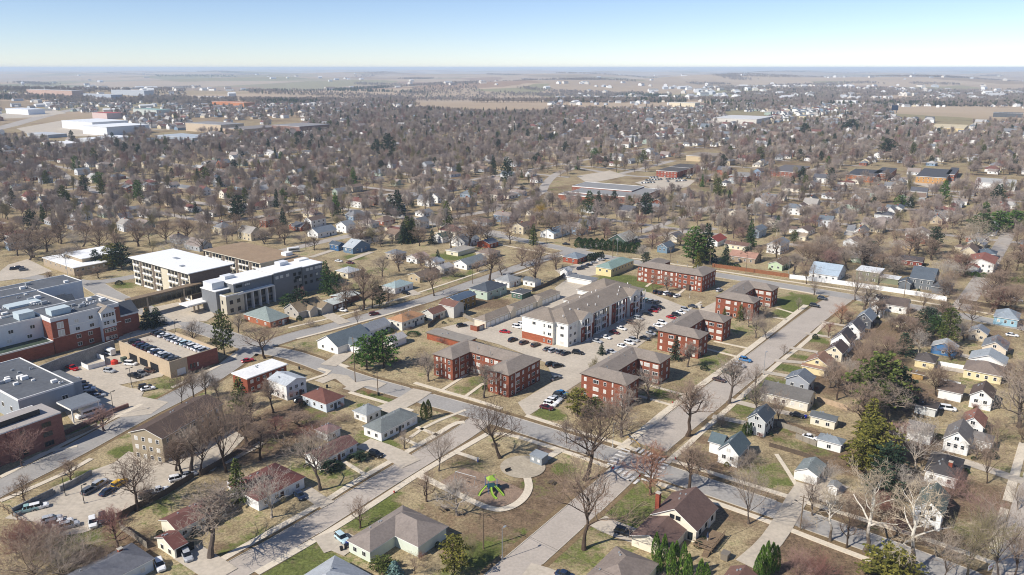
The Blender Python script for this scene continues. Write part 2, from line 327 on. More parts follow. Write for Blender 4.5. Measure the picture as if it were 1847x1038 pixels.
# ---- lots
LOTS = [
 ([(934,727),(1000,688),(985,655),(900,622),(858,611),(795,592),(846,580),(880,588),(1010,533),(1000,520),(1020,506),(1075,506),(1170,528),(1255,562),(1290,545),(1345,510),(1378,516),(1300,563),(1258,590),(1188,598),(1112,655),(1047,690),(951,752)], 'concrete parking lot between the brick apartments and the white apartment block'),
 ([(105,692),(125,660),(195,640),(215,638),(300,672),(292,680),(215,695),(236,701),(262,703),(255,716),(304,726),(272,748),(235,752),(185,756),(135,768),(118,745)], 'concrete parking lot between the hospital buildings and the parking deck'),
 ([(8,936),(40,916),(95,880),(165,850),(205,836),(232,815),(296,832),(375,796),(420,775),(442,790),(385,850),(330,862),(250,915),(190,948),(150,962),(108,968),(60,942)], 'pale concrete parking lot below the beige gabled apartments'),
 ([(208,612),(240,598),(298,588),(318,582),(330,590),(298,598),(225,625)], 'ramp onto the parking deck'),
 ([(270,556),(330,544),(378,558),(388,570),(372,580),(318,582)], 'paved entrance court under the hospital canopy'),
 ([(0,490),(15,478),(50,468),(95,490),(45,502),(0,508)], 'car park beside the low white roofed clinic'),
 ([(1000,487),(1035,478),(1075,470),(1100,474),(1075,497),(1020,504)], 'small car park beside the green roofed building'),
 ([(1145,330),(1190,318),(1255,326),(1240,338),(1190,345)], 'school car park'), ([(1040,318),(1100,308),(1130,318),(1060,332)], 'paved forecourt of the school'),
 ([(1640,330),(1700,318),(1740,325),(1700,345)], 'far parking lot by the long white building'),
 ([(30,232),(110,218),(235,222),(210,245),(60,248)], 'yard around the white warehouses'), ([(0,205),(90,196),(120,205),(60,212),(0,215)], 'yard of the far white store'),
]
for px, lb in LOTS: sheet('parking_lot', px, LOTM, lb, 'parking lot')
# ---- sidewalks, walks and driveways
level(.135)
SW = [
 ([(380,1022),(457,977),(582,908),(640,870),(718,825),(787,785),(820,764),(838,762)], 1.9), ([(463,1035),(580,968),(640,931),(697,894),(753,857),(822,816),(880,783)], 1.9),
 ([(880,783),(919,784),(971,800),(1010,812),(1062,830),(1098,843)], 1.7), ([(1185,872),(1229,886),(1278,903),(1399,946),(1480,978),(1568,1011),(1700,1064)], 1.7),
 ([(597,652),(628,663)], 1.7), ([(748,691),(799,706),(863,724),(905,738)], 1.7), ([(949,750),(1044,780),(1124,803),(1147,813)], 1.7), ([(1211,831),(1320,865),(1440,902),(1571,942),(1640,963),(1720,990),(1830,1030)], 1.7),
 ([(1117,811),(1157,779),(1206,738),(1337,642),(1454,551)], 2.4), ([(1202,836),(1236,807),(1266,779),(1301,749),(1357,698),(1409,651),(1451,620),(1488,583)], 1.8),
 ([(740,790),(770,768),(840,740)], 1.2), ([(1817,905),(1832,850),(1846,800)], 2.2), ([(1812,918),(1800,960),(1790,1000)], 1.8),
 ([(0,905),(60,880),(130,848),(165,828)], 1.6), ([(0,862),(30,846),(95,812),(175,770),(255,730)], 1.6), ([(45,835),(85,815),(140,805)], 1.5), ([(310,700),(380,668),(430,640)], 1.6),
 ([(535,612),(590,598),(700,568),(760,549)], 1.4), ([(520,592),(600,574),(700,546),(800,514),(880,487)], 1.4), ([(860,520),(915,500),(960,485)], 1.4),
 ([(545,690),(600,672),(575,665)], 1.5), ([(630,708),(700,728),(745,742)], 1.5), ([(785,420),(924,446),(1060,470),(1075,474)], 1.5), ([(1140,466),(1290,488),(1400,505),(1500,519),(1620,538),(1740,558),(1847,578)], 1.5), ([(1406,520),(1450,527),(1478,533)], 1.4),
 ([(800,880),(752,856)], 2.0), ([(795,706),(842,676)], 1.3), ([(838,717),(872,692)], 1.3), ([(1150,690),(1235,713)], 1.3), ([(1150,714),(1217,733)], 1.3), ([(1288,616),(1354,630)], 1.3), ([(1274,630),(1334,645)], 1.3), ([(1400,556),(1437,567)], 1.2), ([(1395,573),(1420,577)], 1.2),
 ([(723,790),(755,804)], 1.3), ([(752,771),(790,786)], 1.3), ([(620,833),(660,858)], 1.3), ([(1165,518),(1176,510)], 1.4), ([(1220,534),(1240,518)], 1.4), ([(175,530),(255,556)], 1.6), ([(1240,560),(1265,545)], 1.3),
]
for px, wd in SW: strip('sidewalk', px, wd, WALK, 'pale concrete sidewalk', 'sidewalk', th=1)
DW = [
 ([(655,800),(700,815),(742,838)], 6.5, 'white concrete driveway beside the maroon roofed ranch'), ([(548,884),(575,903),(592,912)], 4, 'driveway of the dark maroon hipped house'), ([(335,995),(372,1018),(405,1040)], 6.5, 'driveway of the cream garage'), ([(575,985),(605,975),(640,990)], 7, 'driveway of the L-shaped hipped house'),
 ([(690,742),(730,726),(762,705)], 7.5, 'wide driveway beside the small grey hipped garage'), ([(575,690),(610,676),(640,700)], 4.5, 'driveway of the maroon hipped house'), ([(628,705),(660,690),(690,697)], 5, 'second driveway of the maroon hipped house'), ([(632,628),(615,645),(592,660)], 6.5, 'curved white driveway beside the twin pines'),
 ([(583,563),(603,574),(622,584)], 5.5, 'driveway of the tan roofed cottage'), ([(734,523),(752,533)], 5, 'driveway of the pale green roofed house'), ([(1285,752),(1345,764)], 3, 'driveway by the grey cottage'), ([(1316,722),(1372,737),(1452,752)], 3.2, 'long driveway beside the long grey roofed house'), ([(1372,671),(1425,680)], 3, 'driveway by the grey shingled house'),
 ([(1398,651),(1460,656)], 3, 'driveway by the tan roofed bungalow'), ([(1424,628),(1475,636)], 2.6, 'driveway by the dark brown roofed cottage'), ([(1453,602),(1498,609)], 2.6, 'driveway by the half timbered cottage'), ([(1480,581),(1528,589)], 2.6, 'driveway by the dark grey cottage'),
 ([(1078,940),(1100,952),(1165,975)], 6, 'driveway with the dark car beside the brown roofed corner house'), ([(1455,875),(1435,905),(1410,950),(1385,985),(1345,1020)], 5, 'driveway curving past the clipped cedar row'), ([(1480,905),(1500,875),(1510,870)], 7, 'gravel driveway by the white sycamores'), ([(950,1028),(990,1040),(1010,1050)], 5, 'driveway at the bottom edge'),
 ([(600,447),(640,458)], 4, 'driveway of the blue house'), ([(560,465),(600,452)], 4, 'driveway beside the white camper'), ([(630,470),(670,455)], 4, 'driveway of the blue grey house'), ([(1690,820),(1760,840),(1847,870)], 4, 'driveway beside the brick chimney house'), ([(1650,655),(1740,672)], 4, 'driveway behind the yellow house'), ([(1730,640),(1748,645)], 4, 'driveway of the blue garage'), ([(1400,820),(1420,850),(1436,876)], 1.2, 'narrow garden path across the lawn'), ([(400,835),(440,815),(470,798)], 4, 'shaded back drive of the beige apartments'),
]
level(.16)
for px, wd, lb in DW: strip('driveway', px, wd, LOTM if wd > 2 else WALK, lb, 'driveway')
level(.182)
strip('path', [(752,855),(800,880),(850,905),(890,921),(915,919),(940,906),(955,884),(952,864),(945,852)], 2.1, WALK, 'curving concrete path round the playground', 'path', sm=3)
strip('path', [(945,845),(965,840),(985,828),(1012,812)], 2.3, WALK, 'concrete path from the plaza to the avenue', 'path', sm=2)
strip('path', [(825,818),(845,824),(863,831)], 1.6, WALK, 'short path to the blue drinking fountain', 'path')
_c = P(943, 843); sheet('path', [(_c[0] + 6.2 * math.cos(t * PI / 20), _c[1] + 6.2 * math.sin(t * PI / 20)) for t in range(40)], pm('worn plaza concrete', '#a89d8a', .2, .25), 'round concrete plaza in the park', 'plaza', world=True)
MULCH = pm('wood mulch', '#8d7866', 0.3, 0.5, 0.95, 8)
sheet('playground_surface', [(792,872),(834,844),(880,858),(925,876),(948,888),(938,902),(910,914),(888,914)], MULCH, 'brown mulch playground bed', 'mulch')
sheet('ground_bed', [(970,806),(1004,816),(984,831),(972,833)], MULCH, 'mulch bed beside the park shelter', 'mulch')
# ---- kerbs along the streets, broken where another road or drive crosses
def seg_d(p, a, b):
    vx, vy = b[0] - a[0], b[1] - a[1]; t = max(0, min(1, ((p[0] - a[0]) * vx + (p[1] - a[1]) * vy) / (vx * vx + vy * vy + 1e-9)))
    return math.hypot(p[0] - a[0] - vx * t, p[1] - a[1] - vy * t)
_cross = [(ROADW[k][0], ROADW[k][1] / 2 + 1.5, k) for k in ROADW] + [(w_poly(px), wd / 2 + .6, '') for px, wd, _ in DW if wd > 2]
_lotp = [w_poly(px) for px, _ in LOTS]
def inside(p, poly):
    c = False; j = len(poly) - 1
    for i in range(len(poly)):
        if (poly[i][1] > p[1]) != (poly[j][1] > p[1]) and p[0] < (poly[j][0] - poly[i][0]) * (p[1] - poly[i][1]) / (poly[j][1] - poly[i][1]) + poly[i][0]: c = not c
        j = i
    return c
for k in 'ABCDEFGNO':
    pts, wd = ROADW[k]; mb = MB()
    for s in (1, -1):
        e = dense(offset(pts, s * wd / 2), 2.0); e2 = offset(e, s * .22)
        for i in range(len(e) - 1):
            mid = ((e[i][0] + e[i + 1][0]) / 2 + (e2[i][0] - e[i][0]) * 3, (e[i][1] + e[i + 1][1]) / 2 + (e2[i][1] - e[i][1]) * 3)
            if any(o != k and any(seg_d(mid, a, b) < r for a, b in zip(q, q[1:])) for q, r, o in _cross) or any(inside(mid, q) for q in _lotp): continue
            (a, b), (c, d) = (e[i], e[i + 1]), (e2[i], e2[i + 1]); z = .13
            mb.add([(*a, 0), (*b, 0), (*b, z), (*a, z), (*c, z), (*d, z), (*d, 0), (*c, 0)], [(0, 1, 2, 3), (3, 2, 5, 4), (4, 5, 6, 7)])
    tag(mb.build('kerb', [CONC]), 'pale kerb along the street', 'kerb', kind='structure')
# ---- painted crosswalks at the crossing
PAINT = pm('worn white paint', '#d8d3ca', 0.2, 1.0, 0.8)
def crosswalk(px0, px1, n_, along, wd, ln):
    a, b = P(*px0), P(*px1); mb = MB(); z = .205; (ux, uy), (vx, vy) = axes(along)
    for i in range(n_):
        t = i / (n_ - 1); x, y = a[0] + (b[0] - a[0]) * t, a[1] + (b[1] - a[1]) * t
        c = [(x + ux * su * ln / 2 + vx * sv * wd / 2, y + uy * su * ln / 2 + vy * sv * wd / 2, z) for su, sv in ((-1, -1), (1, -1), (1, 1), (-1, 1))]
        mb.quad(*c)
    tag(mb.build('road_markings', [PAINT]), 'worn white crosswalk bars', 'crosswalk', kind='structure')
crosswalk((1104,840), (1128,813), 6, 126, .8, 3.0); crosswalk((1150,812), (1194,832), 7, 36.5, .8, 3.0); crosswalk((1112,846), (1148,870), 6, 36.5, .8, 3.0); crosswalk((1196,838), (1166,868), 6, 126, .8, 3.0)
strip('road_markings', [(1120,861),(1140,870)], .6, PAINT, 'white stop line', 'stop line', z=.205)
# ---------------------------------------------------------------- buildings
def win_mesh(nm, sash):
    mb = MB(); mb.box(-.06, -.5, 0, .02, .5, 1, 0)
    if sash == 'pair':
        for a, b in ((-.43, -.04), (.04, .43)): mb.box(-.09, a, .09, -.05, b, .92, 1)
    elif sash == 'triple':
        for a, b in ((-.45, -.17), (-.13, .13), (.17, .45)): mb.box(-.09, a, .1, -.05, b, .9, 1)
    else:
        for a, b in ((.07, .47), (.53, .93)): mb.box(-.09, -.38, a, -.05, .38, b, 1)
    return mb
FRAMES = {'white': TRIM, 'brown': flat('brown frame', '#5b4a3c'), 'dark': flat('dark frame', '#26282a')}
_wm = {}
def win_unit(sash, fr, glass=None):
    k = (sash, fr, glass)
    if k not in _wm: _wm[k] = win_mesh('window', sash).mesh('window', [FRAMES[fr], glass or GLASS])
    return _wm[k]
PALEGLASS = flat('window with pale blinds', '#c9c6bd', 0.3, 0.5)
def roof_part(mb, x0, y0, x1, y1, h, rt, ridge, pitch, t=.16):
    """roof of one wing; material 0 covering, 1 trim"""
    if rt == 'flat':
        mb.box(x0, y0, h - .02, x1, y1, h + .30, [1, 0, 1, 1, 1, 1])
        w_ = .3
        for a in ((x0, y0, x1, y0 + w_), (x0, y1 - w_, x1, y1), (x0, y0 + w_, x0 + w_, y1 - w_), (x1 - w_, y0 + w_, x1, y1 - w_)): mb.box(a[0], a[1], h + .31, a[2], a[3], h + .55, 1)
        return
    if rt == 'slab':
        mb.box(x0, y0, h, x1, y1, h + .35, [1, 0, 1, 1, 1, 1]); return
    lx, ly = x1 - x0, y1 - y0; e = [(x0, y0), (x1, y0), (x1, y1), (x0, y1)]
    if ridge == 'u':
        rh = ly / 2 * pitch; ym = (y0 + y1) / 2; ins = min(ly / 2, lx / 2 - .05) if rt == 'hip' else 0.0; r = [(x0 + ins, ym), (x1 - ins, ym)]
        fs = [(0, 1, 5, 4), (2, 3, 4, 5), (3, 0, 4), (1, 2, 5)]
    else:
        rh = lx / 2 * pitch; xm = (x0 + x1) / 2; ins = min(lx / 2, ly / 2 - .05) if rt == 'hip' else 0.0; r = [(xm, y0 + ins), (xm, y1 - ins)]
        fs = [(1, 2, 5, 4), (3, 0, 4, 5), (0, 1, 4), (2, 3, 5)]
    if rt == 'gable': fs = fs[:2]
    top = [(x, y, h + t) for x, y in e] + [(x, y, h + rh + t) for x, y in r]; bot = [(x, y, h) for x, y in e] + [(x, y, h + rh) for x, y in r]
    mb.add(top, fs, 0); mb.add(bot, [f[::-1] for f in fs], 1)
    loop = [0, 1, 2, 3] if rt == 'hip' else ([0, 1, 5, 2, 3, 4] if ridge == 'u' else [1, 2, 5, 3, 0, 4])
    for a, b in zip(loop, loop[1:] + loop[:1]): mb.quad(bot[a], bot[b], top[b], top[a], 1)
def wall_part(mb, x0, y0, x1, y1, h, rt, ridge, pitch, ov, oh, mi=0, lx=None):
    """walls of one wing set in from its eaves; oh: eave height of the roof edge above the ground"""
    a0, b0, a1, b1 = x0 + ov, y0 + ov, x1 - ov, y1 - ov; z0 = -.3
    def top(x, y):
        if rt in ('flat', 'slab', 'hip'): return h + (ov * pitch if rt == 'hip' else 0) - .01
        return h + ((ly_ / 2 - abs(y - (y0 + y1) / 2)) if ridge == 'u' else (lx_ / 2 - abs(x - (x0 + x1) / 2))) * pitch - .01
    lx_, ly_ = x1 - x0, y1 - y0; xm, ym = (x0 + x1) / 2, (y0 + y1) / 2
    def face(p):
        mb.add([(x, y, z0) for x, y in p] + [(x, y, top(x, y)) for x, y in p[::-1]], [tuple(range(2 * len(p)))], mi)
    g = rt == 'gable'
    face([(a0, b1), (a0, ym), (a0, b0)] if g and ridge == 'u' else [(a0, b1), (a0, b0)])
    face([(a0, b0), (xm, b0), (a1, b0)] if g and ridge == 'v' else [(a0, b0), (a1, b0)])
    face([(a1, b0), (a1, ym), (a1, b1)] if g and ridge == 'u' else [(a1, b0), (a1, b1)])
    face([(a1, b1), (xm, b1), (a0, b1)] if g and ridge == 'v' else [(a1, b1), (a0, b1)])
def spread(a, b, n): return [a + (b - a) * (i + .5) / n for i in range(n)]
class Bld:
    """one building: an Empty at the middle of its footprint, local x along the side streets, local y to the left"""
    def __init__(s, name, short, label, cat, ox, oy, az, cx, cy_, group=None, z=0.0, anchor=True):
        (ux, uy), (vx, vy) = axes(az); s.az = az; s.cx, s.cy = cx, cy_
        s.x, s.y = ox + ux * cx + vx * cy_, oy + uy * cx + vy * cy_; s.z = z = z + float(gz(s.x, s.y)); s.blinds = 0.12
        s.root = thing(name, label, cat, (s.x, s.y, z), math.radians(90 - az), group)
        if anchor and short: ANCHORS.append((s.x, s.y, short))
    def part(s, name, mb, mats, parent=None):
        mb.v = [(x - s.cx, y - s.cy, z) for x, y, z in mb.v]; return mb.build(name, mats, parent or s.root)
    def win(s, face, off, along, zs, w_, h_, sash='sash', fr='white', glass=None, name='window'):
        for z in zs:
            for a in along:
                x, y = (off, a) if face == 'x' else (a, off)
                o = obj(name, win_unit(sash, fr, glass or (PALEGLASS if RNG.random() < s.blinds else None)), s.root, (x - s.cx, y - s.cy, z), 0 if face == 'x' else PI / 2, (1, w_, h_))
    def panel(s, name, face, off, a0, a1, z0, z1, mat, th=.06):
        mb = MB()
        if face == 'x': mb.box(off - th, a0, z0, off + .02, a1, z1)
        else: mb.box(a0, off - th, z0, a1, off + .02, z1)
        return s.part(name, mb, [mat])
    def body(s, rects, wall, roof, trim=TRIM, ov=.4):
        wm, rm = MB(), MB()
        for i, r in enumerate(rects):
            x0, y0, x1, y1, h, rt, ridge, pitch = r; dz = -.011 * i
            roof_part(rm, x0, y0, x1, y1, h + dz, rt, ridge, pitch); wall_part(wm, x0 + .004 * i, y0 + .004 * i, x1 - .004 * i, y1 - .004 * i, h + dz, rt, ridge, pitch, ov if rt != 'flat' else .04, h)
        s.wall = s.part('wall', wm, [wall]); s.roof = s.part('roof', rm, [roof, trim])
    def chimney(s, x, y, z0, z1, mat, w_=.9, parent=None):
        mb = MB(); mb.box(x - w_ / 2, y - w_ / 2, z0, x + w_ / 2, y + w_ / 2, z1, 0); mb.box(x - w_ / 2 - .08, y - w_ / 2 - .08, z1, x + w_ / 2 + .08, y + w_ / 2 + .08, z1 + .15, 1)
        return s.part('chimney', mb, [mat, CONC], parent or s.roof)
BRICKCH = brickmat('#8e4a38')
def resolve(L, B, R, h, az):
    (ux, uy), (vx, vy) = axes(az)
    if B is None:                     # only the R corner and both lengths are known
        r = P(*R[:2], h); Lu = R[2]; o = (r[0] - ux * Lu, r[1] - uy * Lu); return o, Lu, L
    if len(B) == 4:                   # far corner T with both lengths
        t = P(*B[:2], h); Lu, Lv = B[2], B[3]; return (t[0] - ux * Lu - vx * Lv, t[1] - uy * Lu - vy * Lv), Lu, Lv
    o = P(*B, h)
    def pr(p, ax):
        if isinstance(p, (int, float)): return p
        q = P(*p, h); return (q[0] - o[0]) * ax[0] + (q[1] - o[1]) * ax[1]
    return o, max(2.0, pr(R, (ux, uy))), max(2.0, pr(L, (vx, vy)))
def house(short, where, L, B, R, h, rt, ridge, pitch, wall, roof, name='house', cat='house', az=AZU, wings=(), fl=1, wx=None, wy=None, chim=None, gar=None, door=True, ov=.4, group=None, brick=False, fr='white', anchor=True, trim=TRIM, base=None):
    o, Lu, Lv = resolve(L, B, R, h, az)
    b = Bld(name, short, f'{short} {where}'.strip(), cat, o[0], o[1], az, Lu / 2, Lv / 2, group, anchor=anchor)
    rects = [(0, 0, Lu, Lv, h, rt, ridge, pitch)] + [tuple(q) for q in wings]
    b.body(rects, brickmat(wall) if brick else siding(wall), shingle(roof) if rt not in ('flat', 'slab') else pm('flat roof', roof, .12, .2, .8), trim, ov)
    zs = [h - 2.0 - 2.6 * k for k in range(fl)]; near = b.y < 470
    nx = (wx if wx is not None else max(1, min(4, int((Lv - 1.5) / 3.0)))); ny = (wy if wy is not None else max(1, min(6, int((Lu - 1.5) / 3.2))))
    ww, wh = (1.15, 1.25)
    if nx: b.win('x', ov, spread(ov + .5, Lv - ov - .5, nx), zs, ww, wh, 'sash' if nx > 2 else 'pair', fr)
    dx = None
    if ny: b.win('y', ov, spread(ov + .5, Lu - ov - .5, ny), zs, ww, wh, 'pair', fr)
    if rt == 'gable' and ridge == 'u' and Lv > 6 and pitch > .55 and nx: b.win('x', ov, [Lv / 2], [h + .3], 1.2, 1.2, 'pair', fr)
    if door and h > 2.3 and name == 'house':
        mb = MB(); x = Lu * .5 + (Lu / max(ny, 1)) * (.5 if ny % 2 else 0); x = min(x, Lu - 1.3); mb.box(x - .5, ov - .08, 0, x + .5, ov + .02, 2.1); b.part('door', mb, [flat('door paint', RNG.choice(['#6d3b2c', '#33404a', '#e0ddd5', '#4a2f28']))])
    if gar:
        f, a0, a1 = gar; mb = MB()
        if f == 'x': mb.box(ov - .08, a0, 0, ov + .02, a1, 2.2)
        else: mb.box(a0, ov - .08, 0, a1, ov + .02, 2.2)
        b.part('garage_door', mb, [flat('garage door', '#dcd9d0') if len(gar[0]) == 1 and not base == 'open' else flat('open garage', '#17181a', .9)])  # if open, no door: a dark panel with the interior's shade in its colour
    if chim: b.chimney(chim[0], chim[1], chim[2], chim[3], BRICKCH)
    if near:                            # roof vents and a flue
        for k in range(3):
            mb = MB(); x = Lu * RNG.uniform(.2, .8); y = Lv * RNG.uniform(.55, .8); zz = h + .1 + (min(y, Lv - y) if ridge == 'u' else min(x, Lu - x)) * pitch * (0 if rt in ('flat', 'slab') else 1)
            if rt == 'hip': zz = h + .1 + min(x, Lu - x, y, Lv - y) * pitch
            if rt in ('flat', 'slab'): zz = h + .3
            mb.box(x - .18, y - .18, zz - .2, x + .18, y + .18, zz + .35); b.part('roof_vent', mb, [STEEL], b.roof)
    return b
ROOF = dict(grey='#77787a', dark='#55565a', maroon='#6f4b45', brown='#6c5d54', tan='#9a8670', light='#a5a9ac', slate='#626a70', greygreen='#7b8683', orange='#b8805a', taupe='#867c74', salmon='#a77b68')
W = dict(white='#e3e2dd', cream='#ded3b8', yellow='#dbc48a', grey='#a7a9ac', pale='#cfd3d3', tan='#b9a98f', blue='#3f6ea8', ltblue='#7fb4cc', green='#aebfa6', brick='#8a4a36', olive='#7f8468', gold='#8f7238')
# --- the foreground, from the hipped house at the bottom round to the right
house('L-shaped hipped house', 'with mint walls and taupe roof beside the park', 7.6, (667,998), 18.0, 2.9, 'hip', 'u', .5, '#cfd6c6', ROOF['taupe'], wings=[(7.7, -7.2, 17.9, 7.6, 2.9, 'hip', 'v', .46)], wx=2, wy=1)
house('pale grey hipped house', 'cut by the bottom edge beside green lawn', 15, (604,1003,16,15), 0, 2.9, 'hip', 'u', .5, W['white'], ROOF['light'], wy=0, wx=0)
house('dark shingled ranch', 'at the bottom edge with a small brick chimney', 9, (238,980,24,9.6), 0, 2.8, 'hip', 'u', .42, W['pale'], '#6c6d72', wx=0, chim=(20, 6.6, 3, 4.8))
house('maroon roofed ranch', 'with cream gable behind the thick trunked tree', (281.6,941.3), (318.7,960), (432,925), 2.8, 'gable', 'u', .38, '#e4dcc6', '#6f4d46', wx=0, wy=5, chim=(15, 4.6, 3.4, 5.0))
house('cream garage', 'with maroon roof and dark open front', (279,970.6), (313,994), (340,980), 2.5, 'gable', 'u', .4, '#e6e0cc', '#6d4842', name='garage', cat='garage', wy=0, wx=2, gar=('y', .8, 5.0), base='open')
house('dark maroon hipped house', 'with white walls behind the bare pink tree', (411,876), (465,906), (550,860.5), 2.9, 'hip', 'u', .45, W['white'], '#67423d', wx=2, wy=4)
house('maroon roofed white ranch', 'with its long eave facing the pale side street', (545,822), (577,835), (654,803), 2.7, 'gable', 'u', .42, W['white'], '#6b4f4a', wx=1, wy=4)
house('rosy roofed shed', 'small and white behind the long white ranch', (565,776.6), (590,785), (618.6,773), 2.4, 'hip', 'u', .5, W['white'], '#836a66', name='shed', cat='shed', wx=1, wy=1)
house('long white ranch', 'with grey hipped roof at the street corner', (653.7,769), (687.6,783), (760,750), 2.8, 'hip', 'u', .42, W['white'], '#737876', wx=2, wy=6)
house('small grey hipped garage', 'with white walls beside the wide driveway', (635,741.5), (661,751.5), (692.6,739), 2.5, 'hip', 'u', .5, W['white'], '#8d9191', name='garage', cat='garage', wx=2, wy=2)
house('maroon hipped house', 'square with pale blue walls above the white shed', (542.4,714), (588,731), (623,715.5), 2.9, 'hip', 'u', .42, '#cdd5da', '#6d4a42', wx=3, wy=2)
house('white two storey house', 'with pale low gable roof beside the brick flats', (479.4,685.5), (515.8,698), (555,683), 5.2, 'gable', 'v', .32, W['white'], '#b3b8bb', fl=2, wx=3, wy=3)
house('white roofed brick flats', 'two storeys at the street junction', (409.8,677), (445,685.5), (509,655), 5.4, 'slab', 'u', 0, '#8d4e3a', '#e2e1dd', name='apartment_building', cat='apartment building', fl=2, wx=1, wy=6, brick=True)
house('beige gabled apartments', 'three storeys with brown roof below the car park drive', (233,780), (292,793), 25.0, 7.4, 'gable', 'u', .34, '#9d9079', '#5a4c44', name='apartment_building', cat='apartment building', az=20, fl=3, wx=4, wy=7)
# --- east side of the wide street
house('white cottage', 'with steep grey green roof at the crossing', (1291.5,813.7), (1333,824.7), (1358.5,802), 3.6, 'gable', 'u', .95, W['white'], '#59666a', wings=[(4, 6.2, 9.2, 10.6, 3.3, 'gable', 'v', .8)], wx=2, wy=3)
house('grey cottage', 'two storeys with slate roof beside two small cedars', (1342,759), (1382,765), (1401,746.7), 4.6, 'gable', 'u', .8, '#b9bcba', '#4d555d', fl=2, wx=2, wy=3)
house('long grey roofed house', 'with cream walls, porch and skylight', (1373,704), (1459,729), 9.0, 3.0, 'gable', 'v', .6, '#d6cfbf', '#66635f', wx=5, wy=1)
house('grey shingled house', 'with white trimmed gable behind the skylight roof', (1415.6,683), (1460.5,694), (1474,681), 4.6, 'gable', 'u', .55, '#9c9fa3', '#6e747b', fl=2, wx=2, wy=2)
house('tan roofed bungalow', 'with cream stucco walls', (1452,651.7), (1495.6,663.4), (1506,649.8), 3.0, 'gable', 'u', .6, '#dccb9d', '#8d6f5c', wings=[(-2.6, .6, .4, 9, 2.5, 'gable', 'v', .35)], wx=2)
house('dark brown roofed cottage', 'between the tan bungalow and the half timbered cottage', (1489,632), (1520,640), (1533,627), 3.2, 'gable', 'u', .8, W['cream'], '#5a4c48', wx=2)
house('half timbered cottage', 'with white gable and dark brown roof', (1498,613), (1534,622), (1547,609), 3.4, 'gable', 'u', .95, W['white'], '#565050', wx=2)
house('white gabled cottage', 'below the dark grey cottage', (1520,593), (1553,601), (1566,590), 3.4, 'gable', 'u', .9, W['white'], '#5d5a5c', wx=2)
house('dark grey cottage', 'with blue grey roof and white framed windows', (1543,574), (1573,581), (1583,570), 3.4, 'gable', 'u', .9, '#5b5e63', '#80888f', wx=2)
house('white cottage with black roof', 'next above the dark grey cottage', (1568,556), (1590,562), (1599,552), 3.6, 'gable', 'u', .9, W['white'], '#45403d', wx=1)
house('white corner cottage', 'with long brown roof near the white fence', (1577,545), (1637,556), 8.5, 3.2, 'gable', 'v', .7, W['white'], '#5e544f', wings=[(-1.5, 9.5, 7, 16, 3.3, 'gable', 'u', .9)], wx=3)
house('long cream garage', 'with dark grey roof at the end of a driveway', (1459,751), (1508,763), (1515,753), 2.6, 'gable', 'v', .45, '#d8d2bd', '#5d6163', name='garage', cat='garage', wx=2, wy=0)
house('grey hipped garage', 'with white walls beside the dark evergreens', (1472,792), (1519,805), (1524,793), 2.5, 'hip', 'v', .5, W['white'], '#7f868b', name='garage', cat='garage', wx=1, wy=1)
house('white garage', 'with grey gable roof and broad pale driveway', (1433.6,849), (1476,862), 8.0, 2.6, 'gable', 'u', .5, W['white'], '#7a817f', name='garage', cat='garage', wx=0, wy=1, gar=('x', 1.2, 6.2))
house('little white shed', 'under the white sycamores', (1492,877), (1512,884), 3.5, 2.2, 'gable', 'u', .5, W['white'], '#8b8b88', name='shed', cat='shed', wx=0, wy=0)
house('bright blue garage', 'with pale roof and white trim', (1678.7,623.7), (1726,634), 7.0, 2.8, 'gable', 'u', .5, '#46729f', '#a4a6a5', name='garage', cat='garage', wx=1, wy=0)
house('yellow hipped garage', 'with dark roof behind the tall spruce', (1648,650), (1687,657), (1694,644.5), 2.6, 'hip', 'v', .5, '#d8c99c', '#57514e', name='garage', cat='garage', wx=1, wy=0)
house('low wooden shed', 'below the yellow garage', (1645,671), (1667,678), 3.0, 2.0, 'gable', 'v', .4, '#a98a54', '#6b5a48', name='shed', cat='shed', wx=0, wy=0)
house('yellow house', 'with taupe hipped roof and row of windows', (1737,665), (1809,681), 11, 3.0, 'hip', 'v', .5, '#dccda4', '#7d7168', wx=4)
house('pale grey roofed house', 'behind the yellow house', (1746,648), (1815,661), 10, 3.2, 'gable', 'u', .45, W['white'], '#9ba1a4', wx=1)
house('cream gabled house', 'with porch above the pale grey roof', (1773,618), (1817,634), 11, 3.4, 'gable', 'u', .6, '#d9cbb6', '#787c80', wx=2)
house('small beige house', 'with grey gable above the blue garage', (1745.7,600), (1782,606), 8, 3.0, 'gable', 'u', .6, '#d0c3ab', '#7d838a', wx=2)
house('light blue house', 'with grey hipped roof at the picture edge', (1791,571.7), (1838,579), 12, 3.2, 'hip', 'v', .5, '#93b7c4', '#8b949b', wx=3)
house('tiny white shed', 'behind bare trees near the fence', (1675,566), (1699,571), 6, 2.6, 'gable', 'u', .5, W['white'], '#5f5149', name='shed', cat='shed', wx=0)
house('low cream bungalow', 'with long brown roof among trees', (1617,578), (1653,586), 8, 2.6, 'gable', 'v', .45, '#d6cba6', '#6d5e53', wx=2)
house('white house with tall gable', 'and dark brown side wing', (1748,712), (1792,723), 10, 4.0, 'gable', 'u', .75, W['white'], '#62554d', wings=[(2, 8.6, 9, 16, 3.0, 'gable', 'v', .6)], fl=1, wx=2)
house('salmon roofed white house', 'with a steep gable below the tall gable', (1735,755), (1776,774), 9, 3.6, 'gable', 'u', .8, W['white'], '#8f6759', wx=2)
house('brick chimney house', 'white gabled with a tall red chimney on its wall', (1700,791), (1750,804), 11, 3.6, 'gable', 'u', .85, W['white'], '#746f6b', wings=[(1, 9.6, 8, 16.5, 3.0, 'gable', 'v', .6), (6, -5, 12, 2, 3.0, 'hip', 'v', .5)], wx=3)
